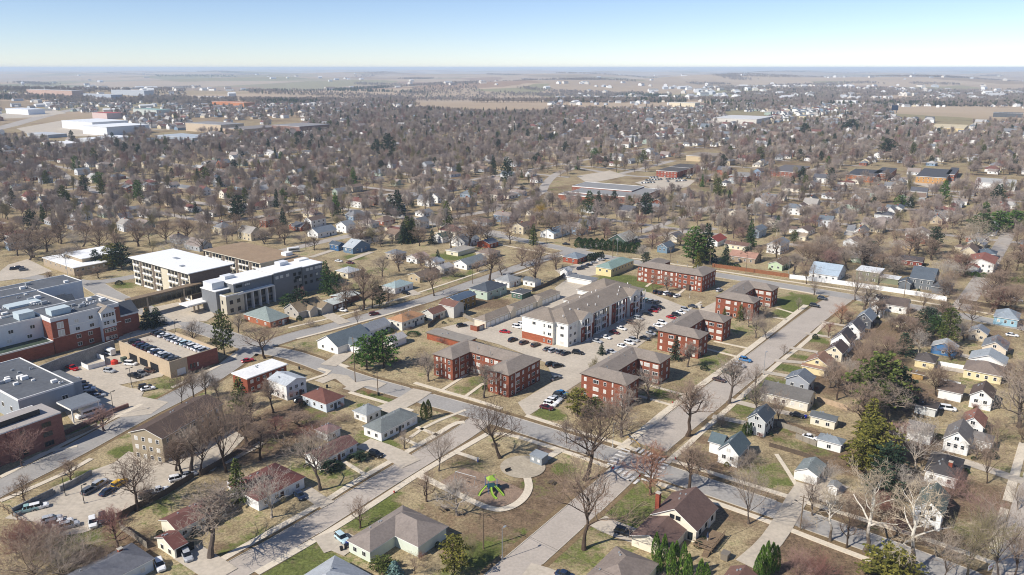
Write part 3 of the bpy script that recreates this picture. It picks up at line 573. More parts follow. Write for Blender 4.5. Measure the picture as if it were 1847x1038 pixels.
house('dark hipped white house', 'with corner porch below the brick chimney', (1664,853), (1728,866), (1756,834), 3.0, 'hip', 'u', .5, W['white'], '#4c4949', wx=3, chim=(4, 2.5, 3.5, 5.6))
house('white house behind the sycamores', 'with paired windows and green grey roof', (1646,918), (1702,932.5), 11, 4.4, 'gable', 'u', .8, W['white'], '#5e665f', fl=2, wx=2, fr='dark')
house('dark flat carport', 'white walled beside the white van', (1648,731.5), (1690,741), 6.5, 2.6, 'slab', 'u', 0, '#c9cac6', '#4b4441', name='carport', cat='carport', wx=0, wy=0)
# --- brown corner house by the crossing
b = house('brown roofed corner house', 'with cream walls, chimney and deck', (1177.7,924), (1257.7,960.8), (1294.8,917), 3.2, 'gable', 'u', .62, '#e3d9c4', '#6b5750', wings=[(-9.5, 2.6, .6, 12.2, 2.5, 'gable', 'u', .4)], wx=0, wy=3, fr='dark')
b.win('x', .4, [5.0, 6.5], [4.2], 1.2, 1.1, 'pair', 'dark'); b.win('x', .4, [1.8], [.4], 1.2, 2.0, 'sash', 'dark')
b.chimney(3.4, 11.6, -.2, 7.6, BRICKCH, 1.0)
mb = MB(); mb.box(-1.5, -4.2, .8, 6.5, .3, .95)
for x in np.arange(-1.4, 6.5, 1.3): mb.box(x - .06, -4.2, 0, x + .06, -4.08, 1.9)
for y in (-4.1, -2.6, -1.1): mb.box(-1.5, y - .06, 0, -1.38, y + .06, 1.9)
mb.box(-1.5, -4.22, 1.8, 6.5, -4.1, 1.95); mb.box(-1.52, -4.2, 1.8, -1.4, .3, 1.95); mb.box(-1.5, -4.2, 1.2, 6.5, -4.14, 1.3)
for k in range(5): mb.box(-2.0 - .35 * k, -4.0, .8 - .17 * (k + 1), -1.6 - .35 * k, -2.6, .95 - .17 * (k + 1))
b.part('deck', mb, [WOOD])
house('taupe hipped roof', 'of the house at the bottom edge beside the cedars', 10.5, (1111,986,14,10.5), 0, 2.8, 'hip', 'u', .5, W['cream'], '#857970', wx=0, wy=0)
house('brown garage roof', 'cut by the bottom edge at the curving driveway', 6, (1318,1022,9,6.5), 0, 2.6, 'gable', 'u', .5, W['cream'], '#74594f', name='garage', cat='garage', wx=0, wy=0)
# --- middle ground, along the climbing street
house('white house with slate roof', 'and garage wing beside the twin pines', (572,615), (609,628), (657,601), 2.9, 'gable', 'u', .55, W['white'], '#616b70', wings=[(5, -6.4, 11.5, 5, 2.8, 'gable', 'v', .5)], wx=2, wy=1)
house('metal roofed white house', 'with streaked grey roof behind the twin pines', (640,592), (662.5,600.5), (711,586), 3.2, 'gable', 'u', .5, W['white'], '#83868a', wx=2, wy=4)
house('white outbuilding', 'half hidden behind the twin pines', (690,612), (708,618), (730,606), 2.6, 'gable', 'u', .5, W['white'], '#a8a5a2', name='shed', cat='shed', wx=1, wy=0)
house('orange roofed house', 'with pale walls above the flat roofed garage', (706,573), (725,583), (769,568), 3.6, 'hip', 'u', .45, '#d8d6c9', '#a8805f', wx=2, wy=5)
house('brown roofed house', 'next to the orange roof', (764,562), (781,569), (806,560), 3.0, 'gable', 'u', .5, '#c4c1b8', '#75564b', wings=[(8.5, -4.5, 16, 4.5, 5.0, 'gable', 'v', .5)], wx=2)
house('blue roofed gold house', 'two storeys with outside stair', (808,536.6), (823,545), (860.5,531.6), 4.8, 'gable', 'u', .3, '#8b6f35', '#4c5b6d', fl=2, wx=1, wy=4)
house('black hipped house', 'with pale green walls', (849,519), (879,528), (918,515), 4.0, 'hip', 'u', .45, '#b3c2b0', '#4a5058', wx=2, wy=3)
house('white house with grey hipped roof', 'beside the climbing street', (895,503), (919,510), (936,501), 3.0, 'hip', 'u', .45, W['white'], '#8a8c8c', wx=3, wy=2)
house('little white cottage', 'behind the garage row', (948,503), (965,510), (972,504), 2.6, 'gable', 'v', .4, W['white'], '#666a6d', name='shed', cat='shed', wx=2, wy=0)
house('green sided shed', 'with dark flat roof beside the garage row', (920,527.7), (942,532), (960,525), 2.6, 'slab', 'u', 0, '#4c6459', '#4f5052', name='shed', cat='shed', wx=2, wy=0)
house('grey green hipped house', 'with brick walls above the narrow tall evergreen', (438,567), (487,582), (527,572), 2.8, 'hip', 'u', .42, '#a1664a', '#808a86', wx=3, wy=3, brick=True)
house('tan roofed cottage', 'with small front gables and white garage door', (511,557), (538,565), (587,550), 3.0, 'gable', 'u', .6, '#b1aba0', '#84755f', wings=[(4.5, -2.2, 9.5, 3, 2.9, 'gable', 'v', .7), (10, -3.4, 17, 3, 2.9, 'gable', 'v', .6)], wx=2, wy=1)
house('pale flat roofed brick house', 'low among bushes', (580,544), (598.6,551.6), (629,543), 2.7, 'gable', 'u', .16, '#6f4a3c', '#b6bbb6', wx=1, wy=3, wings=[(9, 3, 20, 12, 2.9, 'gable', 'u', .16)], brick=True)
house('pale green roofed house', 'with carport and dark car', (694,514), (712.6,521.6), (742.6,510), 2.8, 'hip', 'u', .42, W['white'], '#93a3a3', wx=1, wy=2)
house('brown roofed brick bungalow', 'behind the pale green roof', (740,495), (757,501.5), (796,490), 2.8, 'gable', 'u', .4, '#b1a184', '#6f6257', wx=2, wy=3)
house('small light roofed house', 'beside the dark cypress', (607,488), (627.4,494), (648,486), 2.8, 'hip', 'u', .4, W['cream'], '#a9adb0', wx=2, wy=2)
house('deep blue house', 'with white base and front gable', (595,440), (610,444), (622,440.5), 3.4, 'gable', 'v', .55, '#3d6288', '#4b5661', wx=2, wy=1)
house('blue grey house', 'with pale roof next to the deep blue house', (618.6,445), (636,449), (664,440), 3.4, 'gable', 'v', .5, '#64798c', '#aab0b3', wx=2, wy=2)
house('grey hipped brick house', 'in the green yards', (695,456), (715,460.5), (733,455), 3.4, 'hip', 'u', .4, '#b7ab97', '#72767b', wx=2, wy=2)
house('pinkish roofed white house', 'beside the pollarded tree', (736,462.6), (752,468), (772,461), 2.8, 'gable', 'u', .4, W['white'], '#a48f86', wx=2, wy=2)
house('bluish roofed white house', 'in the middle of the green yards', (770,470), (786,475.5), (800,470), 2.8, 'gable', 'u', .45, W['white'], '#8d96a0', wx=1, wy=1)
house('long white house with grey roof', 'above the green lawn', (821.6,472.7), (842,479), (876,466.5), 2.8, 'gable', 'u', .45, W['white'], '#747a7c', wx=2, wy=4)
house('pale roofed low house', 'half hidden by bare trees', (788,480), (801,486), (819,480), 2.7, 'gable', 'u', .4, '#cfc9be', '#a09c98', wx=1, wy=1)
house('white pair house', 'by the far residential street', (556,417.5), (573,422), (600,413), 3.2, 'gable', 'u', .5, W['white'], '#6f7780', wx=2, wy=3)
house('white tall house', 'beside the white pair house', (608,405), (624,409), (636,404), 4.6, 'gable', 'u', .5, W['white'], '#7e8388', fl=2, wx=2, wy=1)
house('tan gabled house', 'behind the tall spruce', (700,420), (712,425.5), (728,419), 3.2, 'gable', 'v', .5, '#b7a98f', '#7c6a5c', wx=1, wy=1)
house('dark green roofed house', 'white walled beside the far spruce', (785,425), (798,430), (815,424), 3.4, 'gable', 'u', .5, W['white'], '#2f4a44', wx=2, wy=1)
house('broad white house', 'with front gable near the orange brick house', (811.6,432.6), (838,438), (864,430), 3.4, 'gable', 'u', .6, W['white'], '#8a8f93', wx=3, wy=2)
house('orange brick house', 'low with grey roof by the far street', (863,436), (883,441), (900,436), 2.8, 'gable', 'u', .35, '#a2563c', '#7c7f84', wx=1, wy=2, brick=True)
house('flat roofed long shed', 'beyond the green lawn', (810,450), (826,456), (852,446), 2.4, 'slab', 'u', 0, W['cream'], '#9a958c', name='shed', cat='shed', wx=1, wy=0)
house('taupe roofed bungalow', 'beside the flat roofed shed', (858,455), (883,460), (904,453.5), 2.8, 'hip', 'u', .4, '#b8ad9b', '#7a6c62', wx=2, wy=2)
house('white house with blue grey end', 'on a tan lawn by the far street', (979,417.5), (999,423), (1034,414), 3.2, 'gable', 'u', .45, W['white'], '#7f8d97', wx=2, wy=3)
house('red brick and white house', 'with slate roof beside the small car park', (1015.5,462.6), (1042,468), (1066,462), 3.0, 'hip', 'u', .4, '#96503d', '#747e87', wx=2, wy=2, brick=True)
house('white quonset shed', 'at the end of the garage row', (1012,488), (1024,492), (1032,488), 2.4, 'gable', 'u', .7, W['white'], '#b9b9b6', name='shed', cat='shed', wx=0, wy=0)
house('green hipped yellow building', 'with wide eaves beside bright lawn', (1074,481), (1103,486.5), (1142,469), 4.2, 'hip', 'u', .38, '#d9c894', '#7e938b', name='office_building', cat='building', wx=2, wy=7)
house('dark green gabled house', 'behind the clipped evergreen hedge', (1097,432), (1129.5,437), (1152,429), 3.0, 'gable', 'u', .6, '#3f5149', '#a3a49d', wx=2, wy=2)
house('blue grey gabled house', 'behind the hedge end', (1188,443.5), (1204,448), (1219,442), 3.4, 'gable', 'u', .6, '#6f8595', '#5d666f', wx=2, wy=2)
house('red roofed white house', 'beside the big twin evergreens', (1276,431), (1295,437.6), (1313,430), 3.0, 'gable', 'u', .55, W['white'], '#8c4a42', wx=2, wy=2)
house('brown ranch', 'with dark porch beyond the red roof', (1315,436), (1348,446), 8, 2.7, 'gable', 'v', .4, W['cream'], '#6f584e', wx=4, wy=1)
house('salmon roofed ranch', 'with white chimney behind the brown fence', (1315,461), (1362.6,468.5), (1370,461), 2.8, 'gable', 'v', .45, '#9a8a76', '#a37f6e', wx=4, wy=1)
house('grey balcony house', 'two storeys behind tall bare trees', (1354,413), (1370,418), (1384,411), 4.6, 'gable', 'u', .5, '#a9b4ba', '#6c747b', fl=2, wx=2, wy=1)
house('white and grey tall house', 'near the brown fence', (1388.5,438), (1409,445), (1428,436), 5.0, 'gable', 'u', .5, W['white'], '#777f86', fl=2, wx=3, wy=2)
house('pale green house', 'with brown roof behind the brown fence', (1388,474), (1412,480), (1436,471), 3.0, 'gable', 'u', .45, '#b5c6a5', '#71604f', wx=2, wy=2)
house('light blue roofed house', 'behind the white fence', (1458.7,491.5), (1512,500), (1531,488), 3.0, 'gable', 'v', .5, W['white'], '#9fadb8', wx=4, wy=1)
house('white metal roofed olive house', 'with flat side wing', (1545,486.5), (1587,494), (1595,485.5), 5.0, 'slab', 'v', 0, '#7b7f66', '#d3d6d6', fl=2, wx=3, wy=1, wings=[(1, -9, 8, .5, 2.9, 'slab', 'u', 0)])
house('white roofed green house', 'among dark trees', (1535,462.6), (1566,468.5), (1595,461), 2.9, 'hip', 'u', .4, '#a8b7a1', '#a9adb0', wx=2, wy=2)
house('red brick ranch', 'with dark roof and white garage', (1609,463), (1664,474), 9, 2.8, 'gable', 'v', .4, '#834438', '#4f4a4b', wx=5, wy=1, brick=True)
house('dark slate house', 'with several gables behind the white fence', (1641.6,500), (1685,508), (1692,494), 5.0, 'gable', 'v', .5, '#6d7276', '#565e66', fl=2, wx=3, wy=1, wings=[(-4, -8, 8, .4, 3.2, 'hip', 'v', .5), (-5, 9, 4, 15, 3.1, 'gable', 'u', .5)])
house('red roofed white two storey house', 'with garage wing beside a clipped hedge', (1743,470), (1794.5,478), (1801,465), 4.8, 'gable', 'u', .3, W['white'], '#8b5c50', fl=2, wx=4, wy=1, wings=[(-5, 6.5, .4, 13, 2.7, 'gable', 'u', .4)])
house('dark blue grey house', 'under the great pale tree', (1762,455), (1797,460.5), 10, 3.0, 'hip', 'v', .45, '#57616c', '#5c6670', wx=3)
house('sandy brown ranch', 'beyond the red brick ranch', (1611.5,438), (1651,445), 9, 2.8, 'gable', 'v', .4, '#b79f7d', '#7b6656', wx=4)
house('taupe house by the street end', 'behind bare trees at the edge', (1772,521), (1822,531), 10, 3.0, 'hip', 'v', .5, '#a9a49b', '#7d736d', wx=3)
house('maroon roofed low house', 'among trees beyond the white fence', (1494,450), (1520,455.5), 9, 2.8, 'gable', 'v', .4, '#b5a596', '#6d4440', wx=2)
house('tan ranch', 'beyond the white and grey tall house', (1430,422), (1454,428), 8, 2.8, 'gable', 'v', .4, W['cream'], '#9c8c78', wx=2)
# ---------------------------------------------------------------- the brick apartment blocks
BRICK = brickmat('#88503c'); APROOF = shingle('#877d73')
def apt(short, label, Bpx, kind):
    h = 7.9; ox, oy = P(*Bpx, h)
    if kind == 'street':      # wings to the front (local -y side), bar along the back
        b = Bld('apartment_building', short, label, 'apartment building', ox, oy, AZU, 16.5, 9, 'three storey brick apartment blocks'); b.blinds = .5
        b.body([(0, 8.4, 33, 17.6, h, 'hip', 'u', .42), (0, 0, 9.4, 17.6, h, 'hip', 'v', .42), (23.6, 0, 33, 17.6, h, 'hip', 'v', .42)], BRICK, APROOF, flat('brown fascia', '#4d3d33'), .45)
        zs = [.5, 3.1, 5.7]
        for x in (.45, 24.05):
            b.win('x', x, [15.6], zs, .95, 1.35); b.win('x', x, [11.6] if x < 1 else [5.2, 1.9], zs, 2.1, 1.35, 'triple'); b.win('x', x, [8.2, 2.2] if x < 1 else [7.3], zs, 1.0, 1.35)
            if x < 1: b.win('x', x, [5.4], [.9, 3.5, 6.0], .5, 1.6, 'sash', 'white', PALEGLASS)
        for x0 in (0, 23.6): b.win('y', .45, [x0 + 2.6, x0 + 6.6], zs, .95, 1.35)
        b.win('y', 8.85, [12, 17.5, 21.5], zs, 1.5, 1.35, 'pair')
        mb = MB(); mb.box(15, 8.0, 0, 17, 8.8, 2.6); b.part('entrance', mb, [FRAMES['brown']])
    elif kind == 'avenue':    # wings toward the avenue (local -x side), bar behind
        b = Bld('apartment_building', short, label, 'apartment building', ox, oy, AZU, 9.5, 17, 'three storey brick apartment blocks'); b.blinds = .5
        b.body([(9.6, 0, 19, 34, h, 'hip', 'v', .42), (0, 0, 19, 9.8, h, 'hip', 'u', .42), (0, 24.3, 19, 34, h, 'hip', 'u', .42)], BRICK, APROOF, flat('brown fascia', '#4d3d33'), .45)
        zs = [.5, 3.1, 5.7]
        for y0 in (0, 24.3):
            b.win('x', .45, [y0 + 2.0, y0 + 7.6], zs, 1.0, 1.4); b.win('x', .45, [y0 + 3.7, y0 + 5.6], [.9, 3.5, 6.0], .5, 1.7, 'sash', 'white', PALEGLASS)
            b.win('y', y0 + .45, [2.4, 8.6, 12.0, 17.2] if y0 == 0 else [2.4, 8.6], zs, .9, 1.35); b.win('y', y0 + .45, [5.6, 14.6] if y0 == 0 else [5.8], zs, 1.9, 1.35, 'triple')
            mb = MB(); mb.box(4.0, y0 + .3, 0, 4.12, y0 + .45, 7.9); b.part('downpipe', mb, [TRIM])
        b.win('x', 10.05, [13, 17, 21], zs, 1.7, 1.35, 'triple'); b.win('x', 10.05, [11, 15, 23], zs, .8, 1.35)
    else:                     # long face toward the car park, wings behind
        b = Bld('apartment_building', short, label, 'apartment building', ox, oy, AZU, 9, 18, 'three storey brick apartment blocks'); b.blinds = .5
        b.body([(0, 0, 9.4, 35.7, h, 'hip', 'v', .42), (0, 0, 17.6, 9.6, h, 'hip', 'u', .42), (0, 26.1, 20, 35.7, h, 'hip', 'u', .42)], BRICK, APROOF, flat('brown fascia', '#4d3d33'), .45)
        zs = [.5, 3.1, 5.7]
        b.win('x', .45, [1.8, 12, 16.5, 19.6, 23.4, 26.8, 30.6, 34], zs, 1.2, 1.35, 'pair'); b.win('x', .45, [5.6, 9.2], zs, 1.7, 1.35, 'triple'); b.win('x', .45, [3.6, 14, 22, 32.6], [.9, 3.5, 6.0], .55, 1.6, 'sash', 'white', PALEGLASS)
        b.win('y', .45, [1.8, 5, 8.4, 11.6, 15.2], zs, .9, 1.35)
        mb = MB(); mb.box(-.9, 6.3, 0, .4, 8.1, 2.8); b.part('entrance', mb, [FRAMES['brown']])
    for k in range(7):
        mb = MB(); x, y = RNG.uniform(4, 28 if kind == 'street' else 15), RNG.uniform(10.5, 16) if kind == 'street' else RNG.uniform(3, 30); zz = h + .9
        mb.tube([(x, y, zz), (x, y, zz + 1.1)], .13, 6); b.part('roof_vent', mb, [STEEL], b.roof)
    return b
apt('avenue brick block', 'brick apartment block with two wings facing the grey avenue', (918,679), 'avenue')
apt('corner brick block', 'brick apartment block nearest the painted crossing', (1131,697.2), 'street')
apt('middle brick block', 'brick apartment block in the middle of the wide street row', (1262,613), 'street')
apt('upper brick block', 'brick apartment block at the upper end of the wide street row', (1360.3,548.6), 'street')
apt('back brick block', 'long brick apartment block behind the five parked cars', (1268,499.8), 'lot')
# ---------------------------------------------------------------- white apartment block
ox, oy = P(1025.6, 587, 9.4)
b = Bld('apartment_building', 'white apartment block', 'long white and brick apartment block with grey hipped roof inside the car park', 'apartment building', ox, oy, AZU, 31, 9); b.blinds = .25
WS = siding('#e6e4d8'); BR2 = brickmat('#7d4135'); TANP = siding('#ab9a78'); GREYROOF = shingle('#877c70')
b.body([(0, 0, 63.5, 17.4, 9.4, 'hip', 'u', .38), (-1.6, 6.1, 14, 21.8, 9.4, 'hip', 'u', .38), (44, 8, 66, 24, 9.4, 'hip', 'v', .38), (7.6, -1.4, 17.6, 8, 9.4, 'gable', 'v', .45), (48.2, -1.4, 58.2, 8, 9.4, 'gable', 'v', .45), (27, 9, 38, 20.5, 9.4, 'hip', 'v', .36)], WS, GREYROOF, TRIM, .45)
zs = [.7, 3.8, 6.9]
b.panel('brick_base', 'x', -1.15, 6.6, 21.3, -.2, 3.0, brickmat('#9d5a40'), .05)
b.win('x', .45, [3.2], zs, 1.7, 1.3, 'pair'); b.win('x', -1.2, [8.0], zs, 1.6, 1.3, 'pair'); b.win('x', -1.2, [10.5], zs, .7, 1.3); b.win('x', -1.2, [15.4], [6.9], 1.6, 1.3, 'pair')
b.win('y', .45, [2.2, 5.4], zs, 1.5, 1.35, 'pair')
F = .45
for a0, a1, z0, z1, m, off in [(7.9, 10.6, -.2, 6.2, BR2, -.95), (13.9, 17.2, -.2, 6.2, BR2, -.95), (17.6, 20.4, -.2, 8.9, BR2, F), (28.6, 32.4, -.2, 5.8, BR2, F), (28.6, 32.4, 5.8, 9, TANP, F), (34.6, 38.2, -.2, 8.9, BR2, F), (44.6, 48.0, -.2, 8.9, BR2, F), (48.5, 51.4, -.2, 6.2, BR2, -.95), (55.0, 57.8, -.2, 6.2, BR2, -.95), (58.4, 60.4, -.2, 8.9, BR2, F)]:
    b.panel('brick_panel', 'y', off, a0, a1, z0, z1, m)
for a0, a1, off in [(10.7, 13.8, -.95), (20.6, 23.6, F), (24.6, 28.3, F), (38.6, 41.2, F), (42, 44.4, F), (51.6, 54.8, -.95), (60.6, 62.8, F)]:
    for k, z in enumerate((.2, 3.3, 6.4)):
        mb = MB(); mb.box(a0, off - .03, z, a1, off + .02, z + 2.5, 1); mb.box(a0 - .1, off - 1.2, z - .2, a1 + .1, off, z, 0); mb.box(a0 - .1, off - 1.22, z + .9, a1 + .1, off - 1.15, z + 1.0, 0)
        for x in np.arange(a0, a1, .55): mb.box(x - .03, off - 1.2, z, x + .03, off - 1.16, z + .95, 0)
        mb.box(a0 - .15, off - 1.22, z, a0 + .1, off - 1.0, z + 2.9, 0); mb.box(a1 - .1, off - 1.22, z, a1 + .15, off - 1.0, z + 2.9, 0)
        b.part('balcony', mb, [TRIM, flat('shaded balcony door', '#2a2c30', .3)])
b.win('y', F, [30.5, 36.4, 46.3], zs, 1.5, 1.3, 'pair'); b.win('y', -1.0, [9.2, 15.6, 50, 56.4], zs, 1.0, 1.3)
for k in range(16):
    mb = MB(); x = 3 + k * 3.7; y = RNG.choice([3, 4.5, 6, 11.5, 13]); z = 9.5 + min(y, 17.4 - y) * .38; mb.tube([(x, y, z), (x, y, z + .7)], .22, 6); b.part('roof_vent', mb, [TRIM], b.roof)
# garage row and other low garages
ox, oy = P(876, 581, 2.9)
b = Bld('garage_row', 'garage row', 'long low row of white garage doors behind the white apartment block', 'garage', ox, oy, 37.6, 28, 3.4)
b.body([(0, 0, 56, 6.8, 2.9, 'hip', 'u', .5), (16.5, -.5, 21, 3.4, 2.9, 'gable', 'v', .9), (36.5, -.5, 41, 3.4, 2.9, 'gable', 'v', .9)], siding('#d2c8b4'), GREYROOF, TRIM, .35)
for i in range(18):
    if i in (11, 12): continue
    mb = MB(); x = .9 + i * 3.05; mb.box(x, .22, 0, x + 2.5, .36, 2.25); b.part('garage_door', mb, [flat('white garage door', '#e4e3df')])
mb = MB(); mb.box(-5, 1.2, 0, -.2, 1.5, 2.2, 0); mb.box(-5, 1.2, 0, -4.7, 5, 2.2, 0); mb.box(-3.6, 1.15, .1, -1, 1.22, 2.0, 1)
tag(mb.build('bin_enclosure', [BRICK, STEEL], None, (b.x - U0[0] * 28.5 - V0[0] * 4, b.y - U0[1] * 28.5 - V0[1] * 4, 0), math.radians(90 - AZU)), 'brick bin enclosure with steel gates at the end of the garage row', 'bin enclosure')
house('flat roofed brick garage', 'low behind the avenue brick block', 0, (789,592.6,7.2,20.8), 0, 2.6, 'slab', 'v', 0, '#96563d', '#8d867c', name='garage', cat='garage', wx=0, wy=0, door=False, brick=True, trim=flat('brown edge', '#6b5a4a'))
house('far garage row', 'with white doors at the top of the car park', (1024,498), (1067,508), 6.8, 2.7, 'slab', 'v', 0, '#dedcd4', '#77797b', name='garage', cat='garage', wx=0, wy=0, gar=('x', 1, 11.6))
# ---------------------------------------------------------------- hospital
HW = siding('#d3d5d5'); HB = brickmat('#8a5242'); DROOF = pm('dark membrane roof', '#5d6064', .2, .12, .8, 7); SLATE = shingle('#4f545b')
def rooftop(b, x0, y0, x1, y1, z, n, parent=None):
    for k in range(n):
        x, y = RNG.uniform(x0, x1), RNG.uniform(y0, y1); s_ = RNG.uniform(.4, 1.1); mb = MB()
        if RNG.random() < .55: mb.box(x - s_, y - s_ * .7, z, x + s_, y + s_ * .7, z + s_ * 1.1)
        else: mb.tube([(x, y, z), (x, y, z + .8)], .3, 8); mb.tube([(x + .9, y, z), (x + .9, y, z + .6)], .22, 8)
        b.part('roof_unit', mb, [RNG.choice([STEEL, TRIM, TRIM])], b.roof)
ox, oy = P(90, 576, 14)
b = Bld('hospital', 'brick and white hospital', 'brick and white hospital with dark flat roofs and small gabled bays', 'hospital', ox, oy, 37, 6, 16)
H_ = 13.6
b.body([(0, 0, 26, 18, H_, 'flat', 'u', 0), (-10, 17.5, 14.6, 58, H_ - .15, 'flat', 'u', 0), (-24, 46, 33, 63, H_ + .1, 'flat', 'u', 0), (-46, 7.8, .5, 24, H_ - .6, 'flat', 'u', 0)], HW, DROOF, TRIM, .05)
b.roof.name = 'flat_roof'
gw = MB(); gr = MB()
for a, q in enumerate([(25.8, 1.5, 34.5, 13, 8.0, 'gable', 'u', .7), (14.4, 24, 20.5, 31.5, 10.8, 'gable', 'u', .9), (14.4, 34, 22, 42, 8.8, 'gable', 'u', .8), (14.4, 16.8, 27, 24, 7.6, 'hip', 'u', .6)]):
    roof_part(gr, *q); wall_part(gw, *q, .3, q[4])
b.part('gabled_bay', gw, [HW]); b.part('slate_roof', gr, [SLATE, TRIM])
wm = MB(); rm = MB(); roof_part(rm, -48, -.4, -.3, 8.2, 5.0, 'flat', 'u', 0); wall_part(wm, -48, -.4, -.3, 8.2, 5.0, 'flat', 'u', 0, .05, 5)
b.part('terrace_base', wm, [HB]); b.part('terrace_roof', rm, [pm('dark green terrace', '#3d4a3c', .3, .3), TRIM])
P1 = .05
b.panel('brick_facing', 'y', P1, .06, 26, -.2, 6.2, HB); b.panel('brick_facing', 'y', P1 - .02, .06, 6.2, 6.2, 12.6, HB, .08); b.panel('brick_facing', 'x', .05, .06, 7.7, -.2, 12.4, HB); b.panel('brick_facing', 'y', P1, 24, 26, 6.2, 12.6, HB)
b.panel('white_band', 'y', P1 - .02, 0, 26, 6.1, 6.4, TRIM); b.panel('white_band', 'y', P1 - .02, 6.2, 24, 9.5, 9.75, TRIM)
b.panel('brick_facing', 'y', 1.8, 26, 34.2, -.2, 7.4, HB)
wm = MB(); rm = MB(); q = (17.2, -2.6, 23.4, 4.5, 12.2, 'gable', 'v', .75); roof_part(rm, *q); wall_part(wm, *q, .3, 12.2)
b.part('bay_window_wall', wm, [HW]); b.part('bay_roof', rm, [shingle('#8a8074'), TRIM]); b.panel('brick_facing', 'y', -2.35, 17.5, 23.1, -.2, 5.8, HB, .06)
for z, nn in ((.8, 4), (3.9, 4), (7.1, 4), (10.2, 4)): b.win('y', -2.42, spread(18, 22.6, nn), [z], 1.0, 1.5)
b.win('y', -.02, [9.2, 13.6], [.8, 3.9], 1.7, 1.5, 'pair'); b.win('y', -.01, [9.2, 14.6], [7.0, 10.2], 1.7, 1.5, 'pair')
b.win('y', -.06, [3.2], [6.4, 9.4], 2.4, 2.6, 'pair')
b.win('y', 7.82, [-3.5, -11, -16, -22, -29, -36], [9.6], 1.8, 1.5, 'pair'); b.win('y', 7.82, [-5, -12, -18, -25, -32], [6.2], 1.8, 1.5, 'pair')
b.win('y', -.37, [-36, -30, -24, -18], [1.0], 1.7, 1.4, 'pair'); b.win('y', 1.7, [29.5], [4.5], 2.4, 1.5, 'triple'); b.win('x', 25.8 + .3, [7.2], [8.6], 2.6, 1.5, 'triple')
b.win('y', 17.1, [19, 23], [4.5], 1.4, 1.4, 'pair'); b.win('x', 14.68, [27.7, 38], [7.8, 4.6], 2.6, 1.4, 'triple')
mb = MB(); mb.box(-4, 26, H_ - .2, 8, 32, H_ + 1.0, 0); mb.box(-7, 9, H_ - .3, -1.5, 14.5, H_ + 2.3, 0); mb.box(2, 3, H_, 9, 8, H_ + 2.6, 0); mb.box(-20, 55, H_, -4, 58, H_ + 2.8, 0); b.part('penthouse', mb, [siding('#b7c3c6')], b.roof)
rooftop(b, 10, 4, 24, 15, H_ + .3, 16); rooftop(b, -8, 20, 10, 44, H_ + .2, 18); rooftop(b, -20, 48, 30, 60, H_ + .4, 12); rooftop(b, -40, 10, -2, 22, H_ - .3, 12)
# low dark roofed annex, brick annex with canopy
ox, oy = P(32.5, 724.6, 8)
b = Bld('hospital_annex', 'dark roofed annex', 'dark flat roofed grey annex with scattered roof vents', 'hospital building', ox, oy, 36, 8, 18)
b.body([(0, 0, 16.4, 38, 8, 'flat', 'u', 0), (16.4, 5, 21, 20, 6.4, 'slab', 'u', 0)], siding('#9aa0a5'), DROOF, TRIM, .05)
b.win('y', .02, [13.2], [3.6], 1.9, 1.9, 'pair', 'white'); b.win('x', .02, [6, 12, 18, 24], [3.2], 1.6, 1.6, 'pair'); rooftop(b, 2, 3, 14, 32, 8.3, 16)
o, Lu, Lv = resolve(12, None, (110.6, 745.5, 44), 9, 33)
b = Bld('hospital_annex', 'mottled brick annex', 'mottled pink brick annex with a long dark strip on its pale flat roof', 'hospital building', o[0], o[1], 33, 22, 6)
b.body([(0, 0, 44, 11, 9, 'slab', 'u', 0), (36, 10.8, 43, 15, 7.6, 'flat', 'u', 0)], brickmat('#8c6258'), pm('pale gravel roof', '#a39c96', .1, .3), TRIM, .05)
for x in (8, 16.5, 25, 32.5, 39.5): b.win('y', -.02 if x not in (25,) else -.02, [x], [.6, 3.5, 6.4], 2.6, 1.5, 'triple', 'brown')
for x0 in (11, 20, 29): b.panel('brick_pier', 'y', .05, x0, x0 + 3.2, -.2, 8.9, brickmat('#8a5f55'), .5)
mb = MB(); mb.box(1, 3.6, 9.36, 40, 7.6, 11.0, [1, 1, 0, 1, 1, 1]); b.part('clerestory', mb, [flat('dark louvre', '#1e2229', .4), pm('pale gravel roof', '#a39c96', .1, .3)], b.roof)
ox, oy = P(128, 741, 4.4)
b = Bld('canopy', 'ambulance canopy', 'flat drop off canopy on white posts beside the white shuttle bus', 'canopy', ox, oy, 36, 4, 4.5)
mb = MB(); mb.box(0, 0, 4.2, 9, 9.5, 4.8, [1, 0, 1, 1, 1, 1]); b.part('canopy_roof', mb, [pm('grey roof', '#6f757c', .1, .2), TRIM])
for x, y in ((.4, .4), (8.4, .4)):
    mb = MB(); mb.box(x - .18, y - .18, 0, x + .18, y + .18, 4.2); b.part('post', mb, [TRIM])
